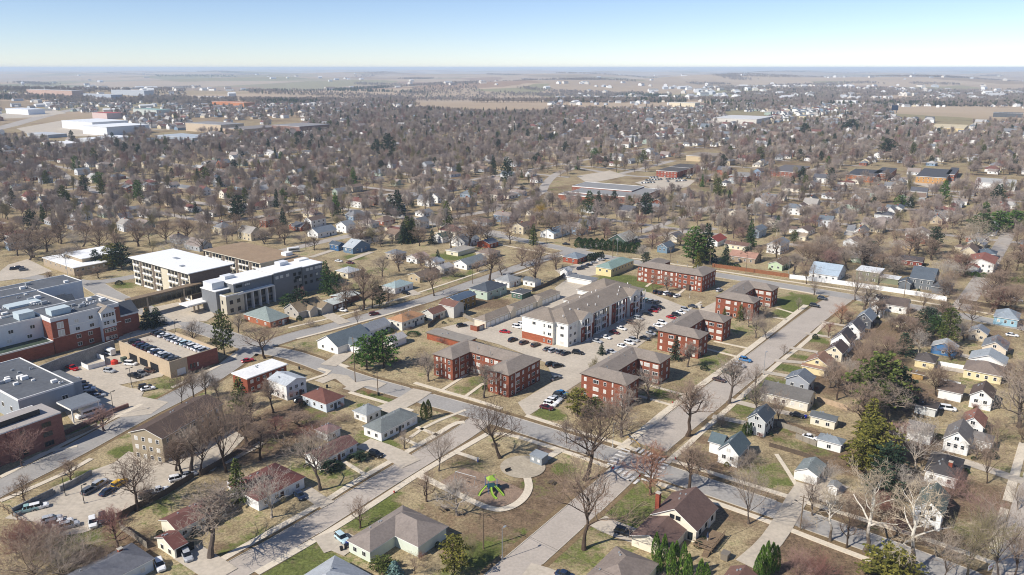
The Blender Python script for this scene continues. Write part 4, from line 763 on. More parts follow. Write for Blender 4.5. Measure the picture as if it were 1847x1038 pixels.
# parking deck
ox, oy = P(305, 653.7, 6)
b = Bld('parking_deck', 'parking deck', 'tan concrete parking deck with cars on its roof', 'parking deck', ox, oy, 37.5, 9, 18)
TANC = pm('tan precast concrete', '#b8a58a', .1, .3, .85); DECKX, DECKY, DECKZ = 18.6, 35.6, 5.1
wm = MB(); wm.box(0, 0, -.3, DECKX, DECKY, DECKZ, [0, 1, 0, 0, 0, 0])
for q in ((0, 0, DECKX, .3), (0, DECKY - .3, DECKX, DECKY), (0, .3, .3, DECKY - .3), (DECKX - .3, .3, DECKX, 28)): wm.box(q[0], q[1], DECKZ + .005, q[2], q[3], DECKZ + .95)
b.part('wall', wm, [TANC, LOTM])
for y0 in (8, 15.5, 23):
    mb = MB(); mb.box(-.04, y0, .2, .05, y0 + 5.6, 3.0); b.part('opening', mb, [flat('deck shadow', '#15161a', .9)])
b.panel('brick_facing', 'y', 0, 6.6, 18.6, -.2, 5.9, brickmat('#8a564a'), .08); b.win('y', -.09, spread(7.2, 11, 3), [1.2], .8, 1.8, 'sash', 'dark')
mb = MB(); mb.box(2.4, -.12, .1, 5.6, .02, 2.5); b.part('garage_door', mb, [flat('white roll door', '#d9d8d4')])
DECK = b
# ---------------------------------------------------------------- pale clinic buildings with white roofs
WHITEROOF = pm('white membrane roof', '#e9e9e7', .03, .1, .6); CRM = siding('#cdc4ad'); BRN = siding('#6e6257')
def balcony_face(b, face, off, a0, a1, nb, zs, hh):
    for i, a in enumerate(spread(a0, a1, nb)):
        wd = (a1 - a0) / nb
        if i % 4 == 2:
            b.panel('brown_pier', face, off, a - wd * .36, a + wd * .36, -.2, zs[-1] + hh + .6, BRN, .12); continue
        for z in zs:
            mb = MB()
            def bx(p0, p1, z0, z1, d0, d1, mi): mb.box(off - d1, p0, z0, off - d0, p1, z1, mi) if face == 'x' else mb.box(p0, off - d1, z0, p1, off - d0, z1, mi)
            bx(a - wd * .42, a + wd * .42, z, z + hh, -.02, .05, 1); bx(a - wd * .44, a + wd * .44, z - .25, z + .45, .05, .55, 0); bx(a - .06, a + .06, z + .5, z + hh, .05, .1, 2)
            b.part('balcony', mb, [TRIM, GLASS, FRAMES['brown']])
ox, oy = P(339, 494, 14)
b = Bld('clinic', 'white roofed clinic', 'four storey cream clinic with broad white overhanging roof', 'clinic', ox, oy, 37, 12, 27)
b.body([(0, 0, 24.2, 54, 13.6, 'slab', 'u', 0)], CRM, WHITEROOF, TRIM, 1.3)
balcony_face(b, 'x', 1.3, 2.2, 20, 6, [.5, 3.8, 7.1, 10.4], 2.3); balcony_face(b, 'x', 1.3, 26, 52, 9, [.5, 3.8, 7.1, 10.4], 2.3)
mb = MB(); mb.box(5, 14, 13.96, 7, 16, 14.4); mb.box(12, 30, 13.96, 14, 34, 14.2); b.part('roof_unit', mb, [STEEL], b.roof)
b.panel('brown_wall', 'y', 1.3, 1.3, 22.8, -.2, 13.4, brickmat('#77675d'), .08)
ox, oy = P(469, 475.5, 13)
b = Bld('clinic', 'tan roofed clinic', 'cream clinic with wide flat tan roof behind the white roof', 'clinic', ox, oy, 37, 11, 24)
b.body([(0, 0, 24, 49.5, 12.6, 'slab', 'u', 0), (12, -17, 24.6, .4, 11.6, 'slab', 'u', 0)], CRM, pm('tan gravel roof', '#957f66', .14, .2, .9), flat('cream fascia', '#d8cfba'), .8)
balcony_face(b, 'x', .8, 2, 48, 16, [.4, 3.6, 6.8, 9.8], 2.2)
mb = MB(); mb.box(17, 2, 12.96, 21, 6, 14.6); mb.box(14, -12, 11.96, 20, -8, 13.6); b.part('roof_unit', mb, [TRIM], b.roof)
ox, oy = P(420, 512.6, 13)
b = Bld('clinic', 'grey clinic wing', 'grey walled clinic wing with stepped white roof above the cottages', 'clinic', ox, oy, 37, 25, 8)
GREYW = siding('#787a7c')
b.body([(0, 0, 21, 15, 12.6, 'slab', 'u', 0), (21, -.5, 37.5, 13, 13.1, 'slab', 'u', 0), (37.5, 0, 50.5, 13, 12.6, 'slab', 'u', 0), (-7, 3, .4, 15, 10.2, 'slab', 'u', 0)], GREYW, WHITEROOF, TRIM, .35)
b.win('y', .3, [3.0, 7.4], [10.6], 3.2, 1.2, 'triple', 'dark'); b.win('y', -.2, [23, 25.6, 29], [10.2], 1.6, 1.3, 'pair', 'white', PALEGLASS); b.win('y', .3, [41, 43.4, 46.4, 48.6], [10.4], 1.8, 1.3, 'pair', 'white', PALEGLASS)
b.win('y', -.2, [33, 36], [3.2, 6.4, 9.6], 1.6, 1.6, 'pair', 'dark'); b.win('y', .3, [39.6, 43, 46.5], [4.0, 7.0], 1.5, 1.5, 'pair', 'dark'); b.win('y', -.2, [34.6], [7.8], 3.4, 1.4, 'triple', 'dark'); b.win('x', .3, [4.5, 9], [6.8], 1.8, 1.6, 'pair', 'dark')
b.panel('white_canopy', 'y', .35, .8, 20, 7.9, 8.5, TRIM, 2.2)
for i, a in enumerate(spread(1.2, 20.4, 5)):
    for z in (1.0, 4.6): b.win('y', .3, [a], [z], 3.2, 2.4, 'pair', 'dark')
    b.panel('white_post', 'y', .35, a + 1.8, a + 2.0, -.2, 8, TRIM, 2.0)
mb = MB(); mb.box(-6.5, 6, 10.6, -.5, 13, 13.6); mb.box(2, 9, 12.96, 7, 13, 14.4); mb.box(31, 8, 13.46, 36, 12, 15.2); b.part('penthouse', mb, [siding('#d5d7d8')], b.roof)
ox, oy = P(407, 536, 8.6)
b = Bld('clinic', 'beige entrance block', 'three storey beige entrance block at the end of the grey clinic wing', 'clinic', ox, oy, 37, 4, 8)
b.body([(0, 0, 9, 16.5, 8.4, 'flat', 'u', 0)], siding('#bfb7a3'), pm('olive gravel roof', '#857f68', .1, .3), TRIM, .05)
b.win('x', .05, [3, 8, 13], [.9, 4.6], 1.0, 1.8, 'sash', 'dark'); b.win('y', .05, [2.5, 6.2], [.9, 4.6], 1.6, 1.8, 'pair', 'dark')
# glazed footbridge and entrance canopy
a0, a1 = P(234, 543, 8.6), P(366, 511, 8.6); L_ = dist(a0, a1); azb = math.degrees(math.atan2(a1[0] - a0[0], a1[1] - a0[1]))
b = Bld('footbridge', 'glazed footbridge', 'glazed footbridge with brown roof spanning the hospital drive', 'footbridge', a0[0], a0[1], azb, L_ / 2, 2)
mb = MB(); mb.box(0, 0, 8.1, L_, 4.2, 8.7); b.part('roof', mb, [pm('brown bridge roof', '#7d6c58', .12, .3)])
mb = MB(); mb.box(.3, .2, 4.6, L_ - .3, 4, 8.1); b.part('glazing', mb, [flat('tinted glass', '#2f2d24', .15, .6)])
mb = MB(); mb.box(0, .05, 4.1, L_, 4.15, 4.6)
for x in np.arange(0, L_, 2.4): mb.box(x - .05, .1, 4.6, x + .05, 4.1, 8.1)
b.part('frame', mb, [flat('tan frame', '#8b7d66')])
for x in (L_ * .22, L_ * .72):
    mb = MB(); mb.box(x - .35, .0, 0, x + .35, 4.2, 8.1); b.part('pier', mb, [TANC])
ox, oy = P(345, 549, 4.4)
b = Bld('canopy', 'clinic canopy', 'flat cream entrance canopy on two pillars beside the footbridge', 'canopy', ox, oy, 37, 5, 3)
mb = MB(); mb.box(-3, -2, 4.0, 14, 5, 4.6); b.part('canopy_roof', mb, [TRIM])
for x in (1.5, 3.5):
    mb = MB(); mb.box(x - .3, .2, 0, x + .3, .8, 4.0); b.part('pillar', mb, [TANC])
house('low white roofed clinic', 'with tan walls and stepped roof at the left edge', (51,470), (132,485), (192,472), 4.4, 'slab', 'u', 0, '#a5957e', '#e6e6e4', name='clinic', cat='clinic', az=38, wx=6, wy=6, wings=[(8, 8, 30, 30, 6.6, 'slab', 'u', 0)])
# ---------------------------------------------------------------- trees
def bark(hexc, nm='bark'): return pm(nm, hexc, .25, 1.5, .95, 5, .1)
BARKS = {'far': (bark('#6a5c52'), bark('#a8998c', 'twigs')), 'far2': (bark('#6a5e58'), bark('#9f9189', 'twigs')), 'far3': (bark('#5a4e46'), bark('#8c7d72', 'twigs')), 'brown': (bark('#51443a'), bark('#94806f', 'twigs')), 'dark': (bark('#4a4038'), bark('#705f52', 'twigs')), 'grey': (bark('#5f554d'), bark('#9c8e80', 'twigs')), 'pale': (bark('#a3988a'), bark('#b0a69a', 'twigs')),
         'white': (bark('#7a6a58'), bark('#ab9d88', 'white twigs')), 'pink': (bark('#574844'), bark('#96796f', 'budding twigs')), 'orange': (bark('#584a40'), bark('#a67c64', 'budding twigs')), 'red': (bark('#5a4640'), bark('#8d665c', 'budding twigs')), 'olive': (bark('#5e5646'), bark('#8f8666', 'budding twigs')), 'yellow': (bark('#6a5a40'), bark('#b0924a', 'budding twigs'))}
def grow(seed, form='oak', lv=4, n4=4):
    """branches of a leafless tree one unit tall: (points, radii, level)"""
    r = random.Random(seed); out = []
    F = {'oak': (.26, 1.05, .50, 62), 'round': (.17, .9, .46, 50), 'vase': (.22, .85, .62, 34), 'tall': (.38, .5, .40, 42), 'small': (.2, .8, .5, 50), 'bush': (.03, .9, .6, 45), 'syc': (.34, .8, .42, 55)}[form]
    z0, wide, ln0, ang = F
    def limb(p, d, ln, rad, level, up):
        n = 4 if level <= 1 else 3 if level == 2 else 2
        pts = [p]; q = p; dd = d.copy()
        for i in range(n):
            dd = (dd + Vector((r.gauss(0, .2), r.gauss(0, .2), r.gauss(0, .14) + up * .22))).normalized(); q = q + dd * ln / n; pts.append(q)
        out.append((pts, [rad * (1 - .62 * i / n) for i in range(n + 1)], level))
        if level >= lv: return
        nb = {0: 0, 1: 6, 2: 5, 3: n4}.get(level, 4)
        for k in range(nb):
            t = .25 + .75 * (k + r.random() * .8) / nb; t = min(t, .99); j = min(int(t * n), n - 1); f = t * n - j
            b = pts[j].lerp(pts[j + 1], f); ax = (pts[j + 1] - pts[j]).normalized(); side = ax.orthogonal().normalized(); side.rotate(__import__('mathutils').Quaternion(ax, r.uniform(0, 2 * PI)))
            a = math.radians(r.uniform(30, 60)); nd = (ax * math.cos(a) + side * math.sin(a) + Vector((0, 0, .12 if form != 'syc' else -.02))).normalized()
            limb(b, nd, ln * r.uniform(.42, .68), rad * (1 - .62 * t) * r.uniform(.5, .72), level + 1, up)
    tr = .019 if form == 'oak' else .0185 if form != 'bush' else .01
    lean = Vector((r.gauss(0, .03), r.gauss(0, .03), 0)); top = .82 if form in ('tall', 'round', 'small', 'syc') else .55 if form == 'oak' else .35
    if form == 'bush': top = .12
    n = 6; pts = [Vector((0, 0, 0))]
    for i in range(1, n + 1):
        t = i / n; pts.append(Vector((lean.x * t * 2 + r.gauss(0, .008), lean.y * t * 2 + r.gauss(0, .008), top * t)))
    out.append((pts, [tr * (1.25 if i == 0 else 1 - .72 * i / n) for i in range(n + 1)], 0))
    nl = {'oak': 11, 'round': 15, 'vase': 9, 'tall': 17, 'small': 10, 'bush': 16, 'syc': 10}[form]; ga = r.uniform(0, 6)
    for k in range(nl):
        t = (z0 + (top - z0) * (k + r.random() * .7) / nl) / top; t = min(max(t, .02), .98); j = min(int(t * n), n - 1); b = pts[j].lerp(pts[j + 1], t * n - j)
        ga += 2.4; hfrac = b.z; a = math.radians(ang * r.uniform(.75, 1.2) * (1.15 - .65 * (t if form != 'vase' else .3))); d = Vector((math.cos(ga) * math.sin(a), math.sin(ga) * math.sin(a), math.cos(a)))
        ln = ln0 * r.uniform(.8, 1.15) * (1.0 if form in ('vase', 'bush') else (1.1 - .55 * t)) * (wide if form in ('oak', 'round') else 1)
        if form == 'syc' and t < .5: d.z -= .35; d.normalize()
        limb(b, d, ln, tr * (1 - .7 * t) * r.uniform(.58, .84), 1, .55 if form != 'syc' or t > .5 else -.25)
    return out
def tree_meshes(seed, form, lv=4, tw=.00095, n4=4):
    br = grow(seed, form, lv, n4); T, C = MB(), MB()
    zm = max(p.z for b_ in br for p in b_[0]); k = 1 / zm
    rr_ = sorted(math.hypot(b_[0][-1].x, b_[0][-1].y) for b_ in br); wd = rr_[int(len(rr_) * .93)] * k * 2
    for pts, rad, level in br:
        pts = [p * k for p in pts]
        if level == 0: T.tube(pts, rad, 7)
        elif level == 1: T.tube(pts, rad, 5, cap=False)
        elif level == 2: C.tube(pts, [max(x, tw * 1.5) for x in rad], 3, cap=False)
        else:
            rr = [max(x * .65, tw) for x in rad]; rr[-1] = tw * .45
            if level == 3: C.tube(pts, rr, 3, cap=False)
            else:
                a, b_ = pts[0], pts[-1]; d = (b_ - a); s_ = d.orthogonal().normalized() * rr[0] * 1.3; s2 = d.cross(s_).normalized() * rr[0] * 1.3
                m = pts[len(pts) // 2]
                C.add([a - s_, a + s_, m + s_ * .8, m - s_ * .8, b_], [(0, 1, 2, 3), (3, 2, 4)]); C.add([a - s2, a + s2, b_], [(0, 1, 2)])
    return T, C, wd
FORMS = {'oak': [3, 8], 'round': [21, 22, 26], 'vase': [31, 34], 'tall': [41, 44], 'small': [51, 52], 'bush': [61, 62], 'syc': [71, 75]}
_tm = {}
def tree_pair(form, colr, i):
    sd = FORMS[form][i % len(FORMS[form])]; k = (form, colr, sd)
    if k not in _tm:
        kk = (form, sd)
        if kk not in _tm: _tm[kk] = tree_meshes(sd, form)
        T, C, wd = _tm[kk]; a, c = BARKS[colr]
        if colr == 'white': _tm[k] = (T.mesh('trunk', [white_trunk()]), C.mesh('crown', [c]), wd)
        else: _tm[k] = (T.mesh('trunk', [a]), C.mesh('crown', [c]), wd)
    return _tm[k]
def white_trunk():
    """sycamore bark: brown and flaking low down, white above"""
    if 'syc' in _mats: return _mats['syc']
    m = bpy.data.materials.new('sycamore bark'); m.use_nodes = True; n = m.node_tree.nodes; l = m.node_tree.links; b = n['Principled BSDF']; b.inputs['Roughness'].default_value = .85
    t = n.new('ShaderNodeTexCoord'); s_ = n.new('ShaderNodeSeparateXYZ'); l.new(t.outputs['Object'], s_.inputs[0]); no = n.new('ShaderNodeTexNoise'); no.inputs['Scale'].default_value = 18; l.new(t.outputs['Object'], no.inputs['Vector'])
    a = n.new('ShaderNodeMath'); a.operation = 'MULTIPLY_ADD'; l.new(no.outputs['Fac'], a.inputs[0]); a.inputs[1].default_value = .35; l.new(s_.outputs['Z'], a.inputs[2])
    r = n.new('ShaderNodeValToRGB'); e = r.color_ramp.elements; e[0].position = .38; e[0].color = (.12, .09, .065, 1); e[1].position = .52; e[1].color = (.62, .57, .48, 1); l.new(a.outputs[0], r.inputs[0]); l.new(r.outputs[0], b.inputs['Base Color']); _mats['syc'] = m; return m
NT = [0]
HUES = {'far': 'grey', 'far2': 'grey', 'far3': 'grey', 'brown': 'grey brown', 'dark': 'dark', 'grey': 'grey', 'pale': 'pale grey', 'white': 'white barked', 'pink': 'pinkish', 'orange': 'orange budded', 'red': 'reddish', 'olive': 'olive budded', 'yellow': 'yellow budded'}
SHAPES = {'oak': 'wide spreading', 'round': 'round crowned', 'vase': 'vase shaped', 'tall': 'tall narrow', 'small': 'small', 'bush': 'bushy', 'syc': 'tall crooked'}
def bare_tree(x, y, h, form, colr, wd=None, z=0.0, name='bare_tree'):
    NT[0] += 1; tm, cm, w0 = tree_pair(form, colr, NT[0]); sx = (wd / w0) if wd else h * RNG.uniform(.85, 1.15)
    size = 'huge ' if h > 17 else 'big ' if h > 11 else 'middling ' if h > 7 else 'low '
    if form == 'bush': name = 'bare_shrub'
    o = thing(name, None, 'shrub' if form == 'bush' else 'tree', (x, y, z), RNG.uniform(0, 6.28), 'leafless trees of the neighbourhood' if form != 'bush' else 'leafless shrubs', (sx, sx, h))
    obj('trunk', tm, o); obj('crown', cm, o)
    PENDING.append((o, f"{size}{SHAPES[form]} bare {HUES[colr]} {'shrub' if form == 'bush' else 'tree'}".replace('big tall', 'tall').replace('low small', 'small').replace('middling small', 'small'), x, y)); return o
# evergreen crowns: sprays of needles set along drooping boughs
GREENS = {'spruce': ('#434c28', '#626b36'), 'pine': ('#3d5a28', '#5d7a36'), 'dark': ('#26352a', '#3a4b36'), 'olive': ('#5a5a2a', '#7d7838'), 'cedar': ('#45602a', '#6d8a38'), 'blue': ('#5a7670', '#86a09a'), 'yew': ('#2e4426', '#4a6034')}
def evergreen_mesh(seed, form):
    r = random.Random(seed); T, C = MB(), MB(); T.tube([(0, 0, 0), (0, 0, .5), (0, 0, .97)], [.022, .014, .003], 6)
    def spray(p, d, s_):
        a = d.orthogonal().normalized(); a.rotate(__import__('mathutils').Quaternion(d, r.uniform(0, 6.28))); m = 0 if r.random() < .55 else 1
        t = Vector((0, 0, -.25 * s_)) if form != 'cedar' else Vector((0, 0, .4 * s_))
        C.add([p - a * s_ * .5, p + d * s_ * .5 + a * s_ * .32, p + d * s_ + t * .6, p + d * s_ * .5 - a * s_ * .42], [(0, 1, 2, 3)], m)
    if form == 'cone':
        for k in range(110):
            t = .06 + .93 * (k / 110); L = .30 * (1 - t) ** .8 * r.uniform(.75, 1.15) + .012; an = k * 2.4 + r.uniform(-.4, .4); n = max(4, int(L * 75))
            for i in range(n):
                f = (i + .6) / n; p = Vector((math.cos(an) * L * f, math.sin(an) * L * f, t - L * f * .28 + .06 * L * f * f)); side = r.uniform(-.9, .9); d = Vector((math.cos(an + side), math.sin(an + side), r.uniform(-.35, .25))).normalized(); spray(p, d, .05 * r.uniform(.7, 1.3))
    elif form == 'pine':
        for k in range(64):
            t = .14 + .84 * (k / 64); L = .34 * math.sin(PI * (.18 + .80 * t)) ** .8 * r.uniform(.55, 1.2) + .02; an = k * 2.4 + r.uniform(-.5, .5)
            T.tube([(0, 0, t * .95), (math.cos(an) * L * .8, math.sin(an) * L * .8, t + L * .1)], [.005, .002], 3, cap=False)
            for i in range(max(9, int(L * 110))):
                f = r.random() ** .6; c = Vector((math.cos(an) * L * f, math.sin(an) * L * f, t + L * .16 * f)) + Vector((r.gauss(0, .022), r.gauss(0, .022), r.gauss(0, .013))); d = Vector((math.cos(an) + r.gauss(0, .7), math.sin(an) + r.gauss(0, .7), r.uniform(-.1, .6))).normalized(); spray(c, d, .05 * r.uniform(.7, 1.3))
    else:                               # cedar: narrow flame, leaves upright
        for k in range(1300):
            t = r.random() ** .9; R = .5 * math.sin(PI * min(1, (.13 + .87 * t)) ** .75) ** .7 * r.uniform(.72, 1.05); an = r.uniform(0, 6.28); p = Vector((math.cos(an) * R, math.sin(an) * R, .02 + .95 * t)); d = Vector((math.cos(an) * .55, math.sin(an) * .55, .8)).normalized(); spray(p, d, .075 * r.uniform(.6, 1.3))
    return T, C
_em = {}
def evergreen(x, y, h, form, colr, wd, z=0.0, seed=None, name=None, label=None):
    NT[0] += 1; sd = (NT[0] % 3) if seed is None else seed; k = (form, colr, sd)
    if k not in _em:
        if (form, sd) not in _em: _em[(form, sd)] = evergreen_mesh(100 + sd, form)
        T, C = _em[(form, sd)]; g = GREENS[colr]
        _em[k] = (T.mesh('trunk', [BARKS['dark'][0]]), C.mesh('crown', [pm('needles', g[0], .3, .8, .9, 4, .15), pm('needles', g[1], .3, .8, .9, 4, .15)]))
    w0 = {'cone': .62, 'pine': .72, 'cedar': 1.05}[form]; s_ = wd / w0
    o = thing(name or ('evergreen_shrub' if h < 4 else 'evergreen_tree'), label, 'evergreen', (x, y, z), RNG.uniform(0, 6.28), 'evergreens of the neighbourhood', (s_, s_, h)); obj('trunk', _em[k][0], o); obj('crown', _em[k][1], o)
    if not label: PENDING.append((o, f"{'huge ' if h > 18 else 'tall ' if h > 9 else 'small '}{ {'spruce': 'green', 'pine': 'bright green', 'dark': 'dark green', 'olive': 'olive yellow', 'cedar': 'light green', 'blue': 'bluish', 'yew': 'deep green'}[colr]} { {'cone': 'pointed', 'pine': 'ragged', 'cedar': 'flame shaped'}[form]} evergreen", x, y))
    return o
# x y of the foot, y of the top, spread in px (0: by itself), form, colour
BT = """1055 867 722 150 oak dark;1053 992 828 150 oak brown;902 827 722 105 oak dark;1240 787 683 85 tall brown;1173 893 802 80 round orange;1350 945 832 90 vase grey;1243 887 800 75 tall brown;1121 788 700 90 round grey;1170 722 660 60 round grey
1315 728 640 65 tall grey;1363 745 690 50 round grey;1402 765 700 55 vase brown;1362 700 655 35 small grey;792 850 762 75 vase grey;770 905 848 55 small brown;825 930 852 75 round pale;650 953 895 45 small brown;490 934 838 100 vase pale;380 1006 868 120 tall grey;578 884 760 115 oak grey
362 857 712 105 vase brown;408 852 700 120 vase brown;345 850 770 80 tall grey;330 862 790 60 tall dark;318 850 790 50 tall dark;302 825 790 30 small grey;247 922 824 100 oak dark;130 868 825 45 round brown;45 907 862 52 round brown;40 842 772 60 vase pink;188 778 732 55 round pink;328 730 662 50 vase dark;350 722 668 35 tall grey;372 726 662 40 tall grey;395 724 676 35 tall grey
478 647 580 90 oak brown;493 745 678 45 tall brown;735 590 560 0 small grey;646 588 545 28 vase brown;783 534 478 52 oak brown;883 506 448 50 tall brown;905 497 470 30 round grey;655 560 470 70 round brown;672 556 485 55 vase brown;625 560 500 45 round brown;845 448 380 62 oak brown;966 512 440 62 round brown;1003 487 450 40 round brown;940 480 440 45 round brown;1150 614 572 38 round grey
773 688 632 45 round grey;873 718 650 50 tall grey;1240 662 612 38 tall grey;1363 610 562 48 oak grey;1382 612 570 40 vase grey;1178 522 490 22 small brown;1204 526 492 28 round grey;1542 542 478 58 vase grey;1468 532 505 26 small grey;1510 722 650 66 oak brown;1495 700 640 50 round grey;1572 640 585 55 vase brown;1600 655 588 60 vase brown;1656 640 590 30 round pale;1725 620 560 46 vase pale;1738 615 575 35 round grey
1780 872 762 55 vase brown;1843 800 760 35 vase dark;1690 715 660 50 oak dark;1650 740 690 50 round brown;1652 850 742 90 vase pale;1610 820 760 70 round pink;1665 800 760 60 vase grey;1560 996 842 115 syc white;1645 1030 838 120 syc white;1497 976 872 70 syc white;1527 988 905 45 small dark;1745 1042 905 100 vase olive;1800 1045 880 100 vase grey;1830 1040 930 70 vase brown;1700 1050 930 70 vase grey;1770 960 880 70 vase pink
60 1040 955 130 bush brown;120 1042 958 120 bush grey;170 1030 975 80 bush brown;213 988 920 55 round red;60 985 935 80 bush pink;95 975 935 60 bush pink;30 1000 940 70 bush red;200 945 915 45 small red;265 905 870 40 bush grey;390 640 600 20 small dark;270 640 610 22 small pink;350 625 572 45 round grey;92 520 488 22 round brown;145 515 485 22 round brown;178 502 478 30 round brown;120 480 440 50 oak grey;60 465 405 60 round brown;85 455 410 50 round brown
515 715 690 60 bush red;560 790 765 60 bush red;590 770 752 50 bush brown;620 760 745 45 bush brown;540 770 740 60 round brown;500 790 745 50 round red;470 830 760 70 round brown;445 800 730 70 round brown;455 760 700 60 round brown;665 715 700 0 bush orange;690 640 612 40 bush grey;760 660 640 50 bush grey;800 620 605 30 bush pink;715 615 600 36 bush brown
730 810 775 34 small grey;745 940 915 30 bush brown;748 1035 990 40 vase brown;850 1010 960 30 bush olive;1022 800 755 0 tall grey;1450 955 930 30 bush grey;1440 1040 985 60 bush pink;1475 1045 995 60 bush red;1465 930 860 45 round grey;1535 920 880 50 bush brown;1590 930 880 50 bush red;1620 960 930 45 bush red;1660 975 940 50 bush brown;1490 880 830 45 vase pale;1468 870 845 36 vase grey
1515 585 545 40 round orange;1530 590 560 36 round brown;1494 608 578 30 small red;1440 560 535 0 small grey;1350 590 555 30 round grey;1380 575 545 28 round grey;1413 640 620 18 small grey;1120 690 650 40 round pale;1095 690 650 45 round pale;1070 690 640 30 round olive;1580 575 540 40 round brown;1640 585 545 50 vase brown;1665 560 515 45 vase brown;1700 580 540 40 round brown;1730 560 520 50 vase brown;1780 545 500 50 vase brown;1820 560 520 45 vase brown
1762 458 380 84 vase white;972 404 364 44 round yellow;1720 500 465 50 vase pale;1705 530 480 40 vase brown;1740 500 450 45 round brown;1810 500 460 40 round brown;1560 480 430 50 round brown;1610 490 440 50 round brown;1620 470 430 40 vase brown;1490 480 430 60 oak brown;1450 480 430 55 oak brown;1400 470 425 50 round brown;1365 470 440 40 round brown;1310 420 385 40 round grey;1340 430 395 44 round brown;1550 450 410 40 round brown;1680 470 425 45 round brown
1800 640 600 30 bush pink;1820 700 640 40 vase brown;1760 830 790 40 round grey;1800 800 745 46 vase brown;1660 900 850 50 vase pale;1625 890 830 60 vase pale;1690 930 880 40 vase pink;1715 900 850 40 bush pink;1835 920 870 40 vase grey;1735 780 735 40 vase grey;1545 690 650 40 vase grey;1560 725 680 40 vase grey;1530 680 640 36 vase pale
430 600 560 30 round grey;545 545 515 0 small red;590 505 480 30 round grey;560 590 575 26 bush grey;700 545 515 40 round grey;690 500 460 40 round grey;720 490 450 36 round brown;760 480 450 40 round brown;775 500 460 45 round brown;820 500 480 30 round grey;860 490 470 30 round brown;567 452 425 30 round dark;650 440 405 40 round brown;690 440 405 40 round brown;740 420 390 40 round brown;505 430 395 40 round brown;470 425 385 44 oak brown;430 430 385 40 round brown
380 440 395 50 vase brown;340 435 390 45 round brown;300 440 395 45 round brown;250 445 400 44 round brown;215 460 415 44 round brown;180 455 405 50 round brown;150 445 395 50 oak brown;110 440 395 44 round brown;30 450 400 50 round brown;10 440 395 40 round red;1050 440 405 40 round brown;1090 430 395 40 round brown;1140 430 395 44 round brown;1175 450 415 36 round pink;1200 445 410 40 round brown;1160 475 440 26 tall pale;880 440 400 40 round brown;920 440 400 40 round brown;1000 430 385 44 oak brown;1030 420 380 40 round brown;975 470 440 40 round brown;1585 800 770 0 bush brown;1725 880 840 36 bush pink;1300 770 745 30 bush brown;1330 845 815 40 bush grey;1352 835 805 40 bush grey;1260 850 815 46 round olive"""
for ln in BT.replace('\n', ';').split(';'):
    q = ln.split()
    if len(q) < 6: continue
    bx, by, ty, wd = map(float, q[:4]); x, y = P(bx, by); h = max(1.5, ztop(ty, y)); slant = math.sqrt(x * x + y * y + HC * HC)
    bare_tree(x, y, h, q[4], q[5], wd * slant / FP * 1.02 if wd else None)
ET = """662 668 605 52 pine pine;692 664 596 56 pine pine;1583 745 636 92 pine spruce;1615 740 660 60 pine dark;1568 790 718 56 cone olive;1580 835 758 80 pine olive;1555 850 790 60 pine olive;1600 870 800 60 pine dark;1590 900 850 60 pine dark;432 908 826 44 cone spruce;434 738 680 42 cone spruce;405 640 560 36 pine spruce;268 592 556 34 cone dark;284 587 555 34 cone dark;1250 476 408 40 pine pine;1274 472 402 40 cone dark;1262 476 425 40 pine spruce;1308 478 440 24 cone dark;1258 490 455 20 cone olive
590 530 470 34 cone yew;605 535 490 28 pine yew;735 438 388 30 cone spruce;745 437 392 26 cone spruce;728 440 400 24 cone dark;806 406 362 28 cone spruce;962 442 404 22 cone spruce;780 440 415 20 cone dark;432 398 352 30 pine dark;425 395 360 24 cone dark;718 388 342 36 cone dark;705 388 350 30 cone dark;915 335 283 24 pine dark;790 478 450 16 cone dark;655 500 482 12 cone dark;685 555 515 28 pine yew;540 565 520 40 pine dark;520 560 530 30 pine yew
1042 752 700 46 pine olive;1072 750 716 36 pine spruce;765 758 726 14 cedar spruce;773 755 722 14 cedar spruce;1208 625 600 20 cone spruce;1085 640 620 18 cone dark;1335 578 548 18 cone spruce;1306 575 555 12 cone spruce;1218 650 605 24 cone dark;1165 480 455 0 pine dark;1685 602 568 34 pine yew;1672 590 555 40 pine dark;1705 570 545 30 pine dark;1660 612 580 36 pine dark;1628 640 600 40 cone dark
820 1036 965 56 pine olive;712 1040 1012 36 cone blue;690 1030 1005 46 pine spruce;1600 1042 990 90 pine olive;545 815 800 26 pine yew;590 850 830 36 pine dark;650 830 815 30 pine dark;1345 470 445 20 pine dark;1570 465 435 30 pine dark;1800 420 380 40 pine pine;1770 425 385 40 pine yew;1830 415 380 40 pine pine;1625 372 352 24 pine pine;1600 280 250 30 pine dark;1450 250 222 0 pine dark;220 488 438 34 pine dark;205 486 440 34 pine olive;175 485 450 20 pine dark
500 375 340 14 cone dark;570 345 320 12 pine dark;540 260 236 18 pine dark;485 275 250 14 cone dark;700 282 240 26 pine dark;680 285 250 18 pine dark;180 335 310 22 pine pine;25 375 340 16 cone dark;120 372 345 16 pine pine;380 315 290 14 pine dark;1535 240 215 30 pine dark;890 315 280 18 cone dark;970 300 275 16 pine dark;1020 280 255 12 pine dark;1160 300 270 16 pine spruce"""
for ln in ET.replace('\n', ';').split(';'):
    q = ln.split()
    if len(q) < 6: continue
    bx, by, ty, wd = map(float, q[:4]); x, y = P(bx, by); h = max(1.5, ztop(ty, y)); sl = math.sqrt(x * x + y * y + HC * HC)
    evergreen(x, y, h, q[4], q[5], (wd or 20) * sl / FP)
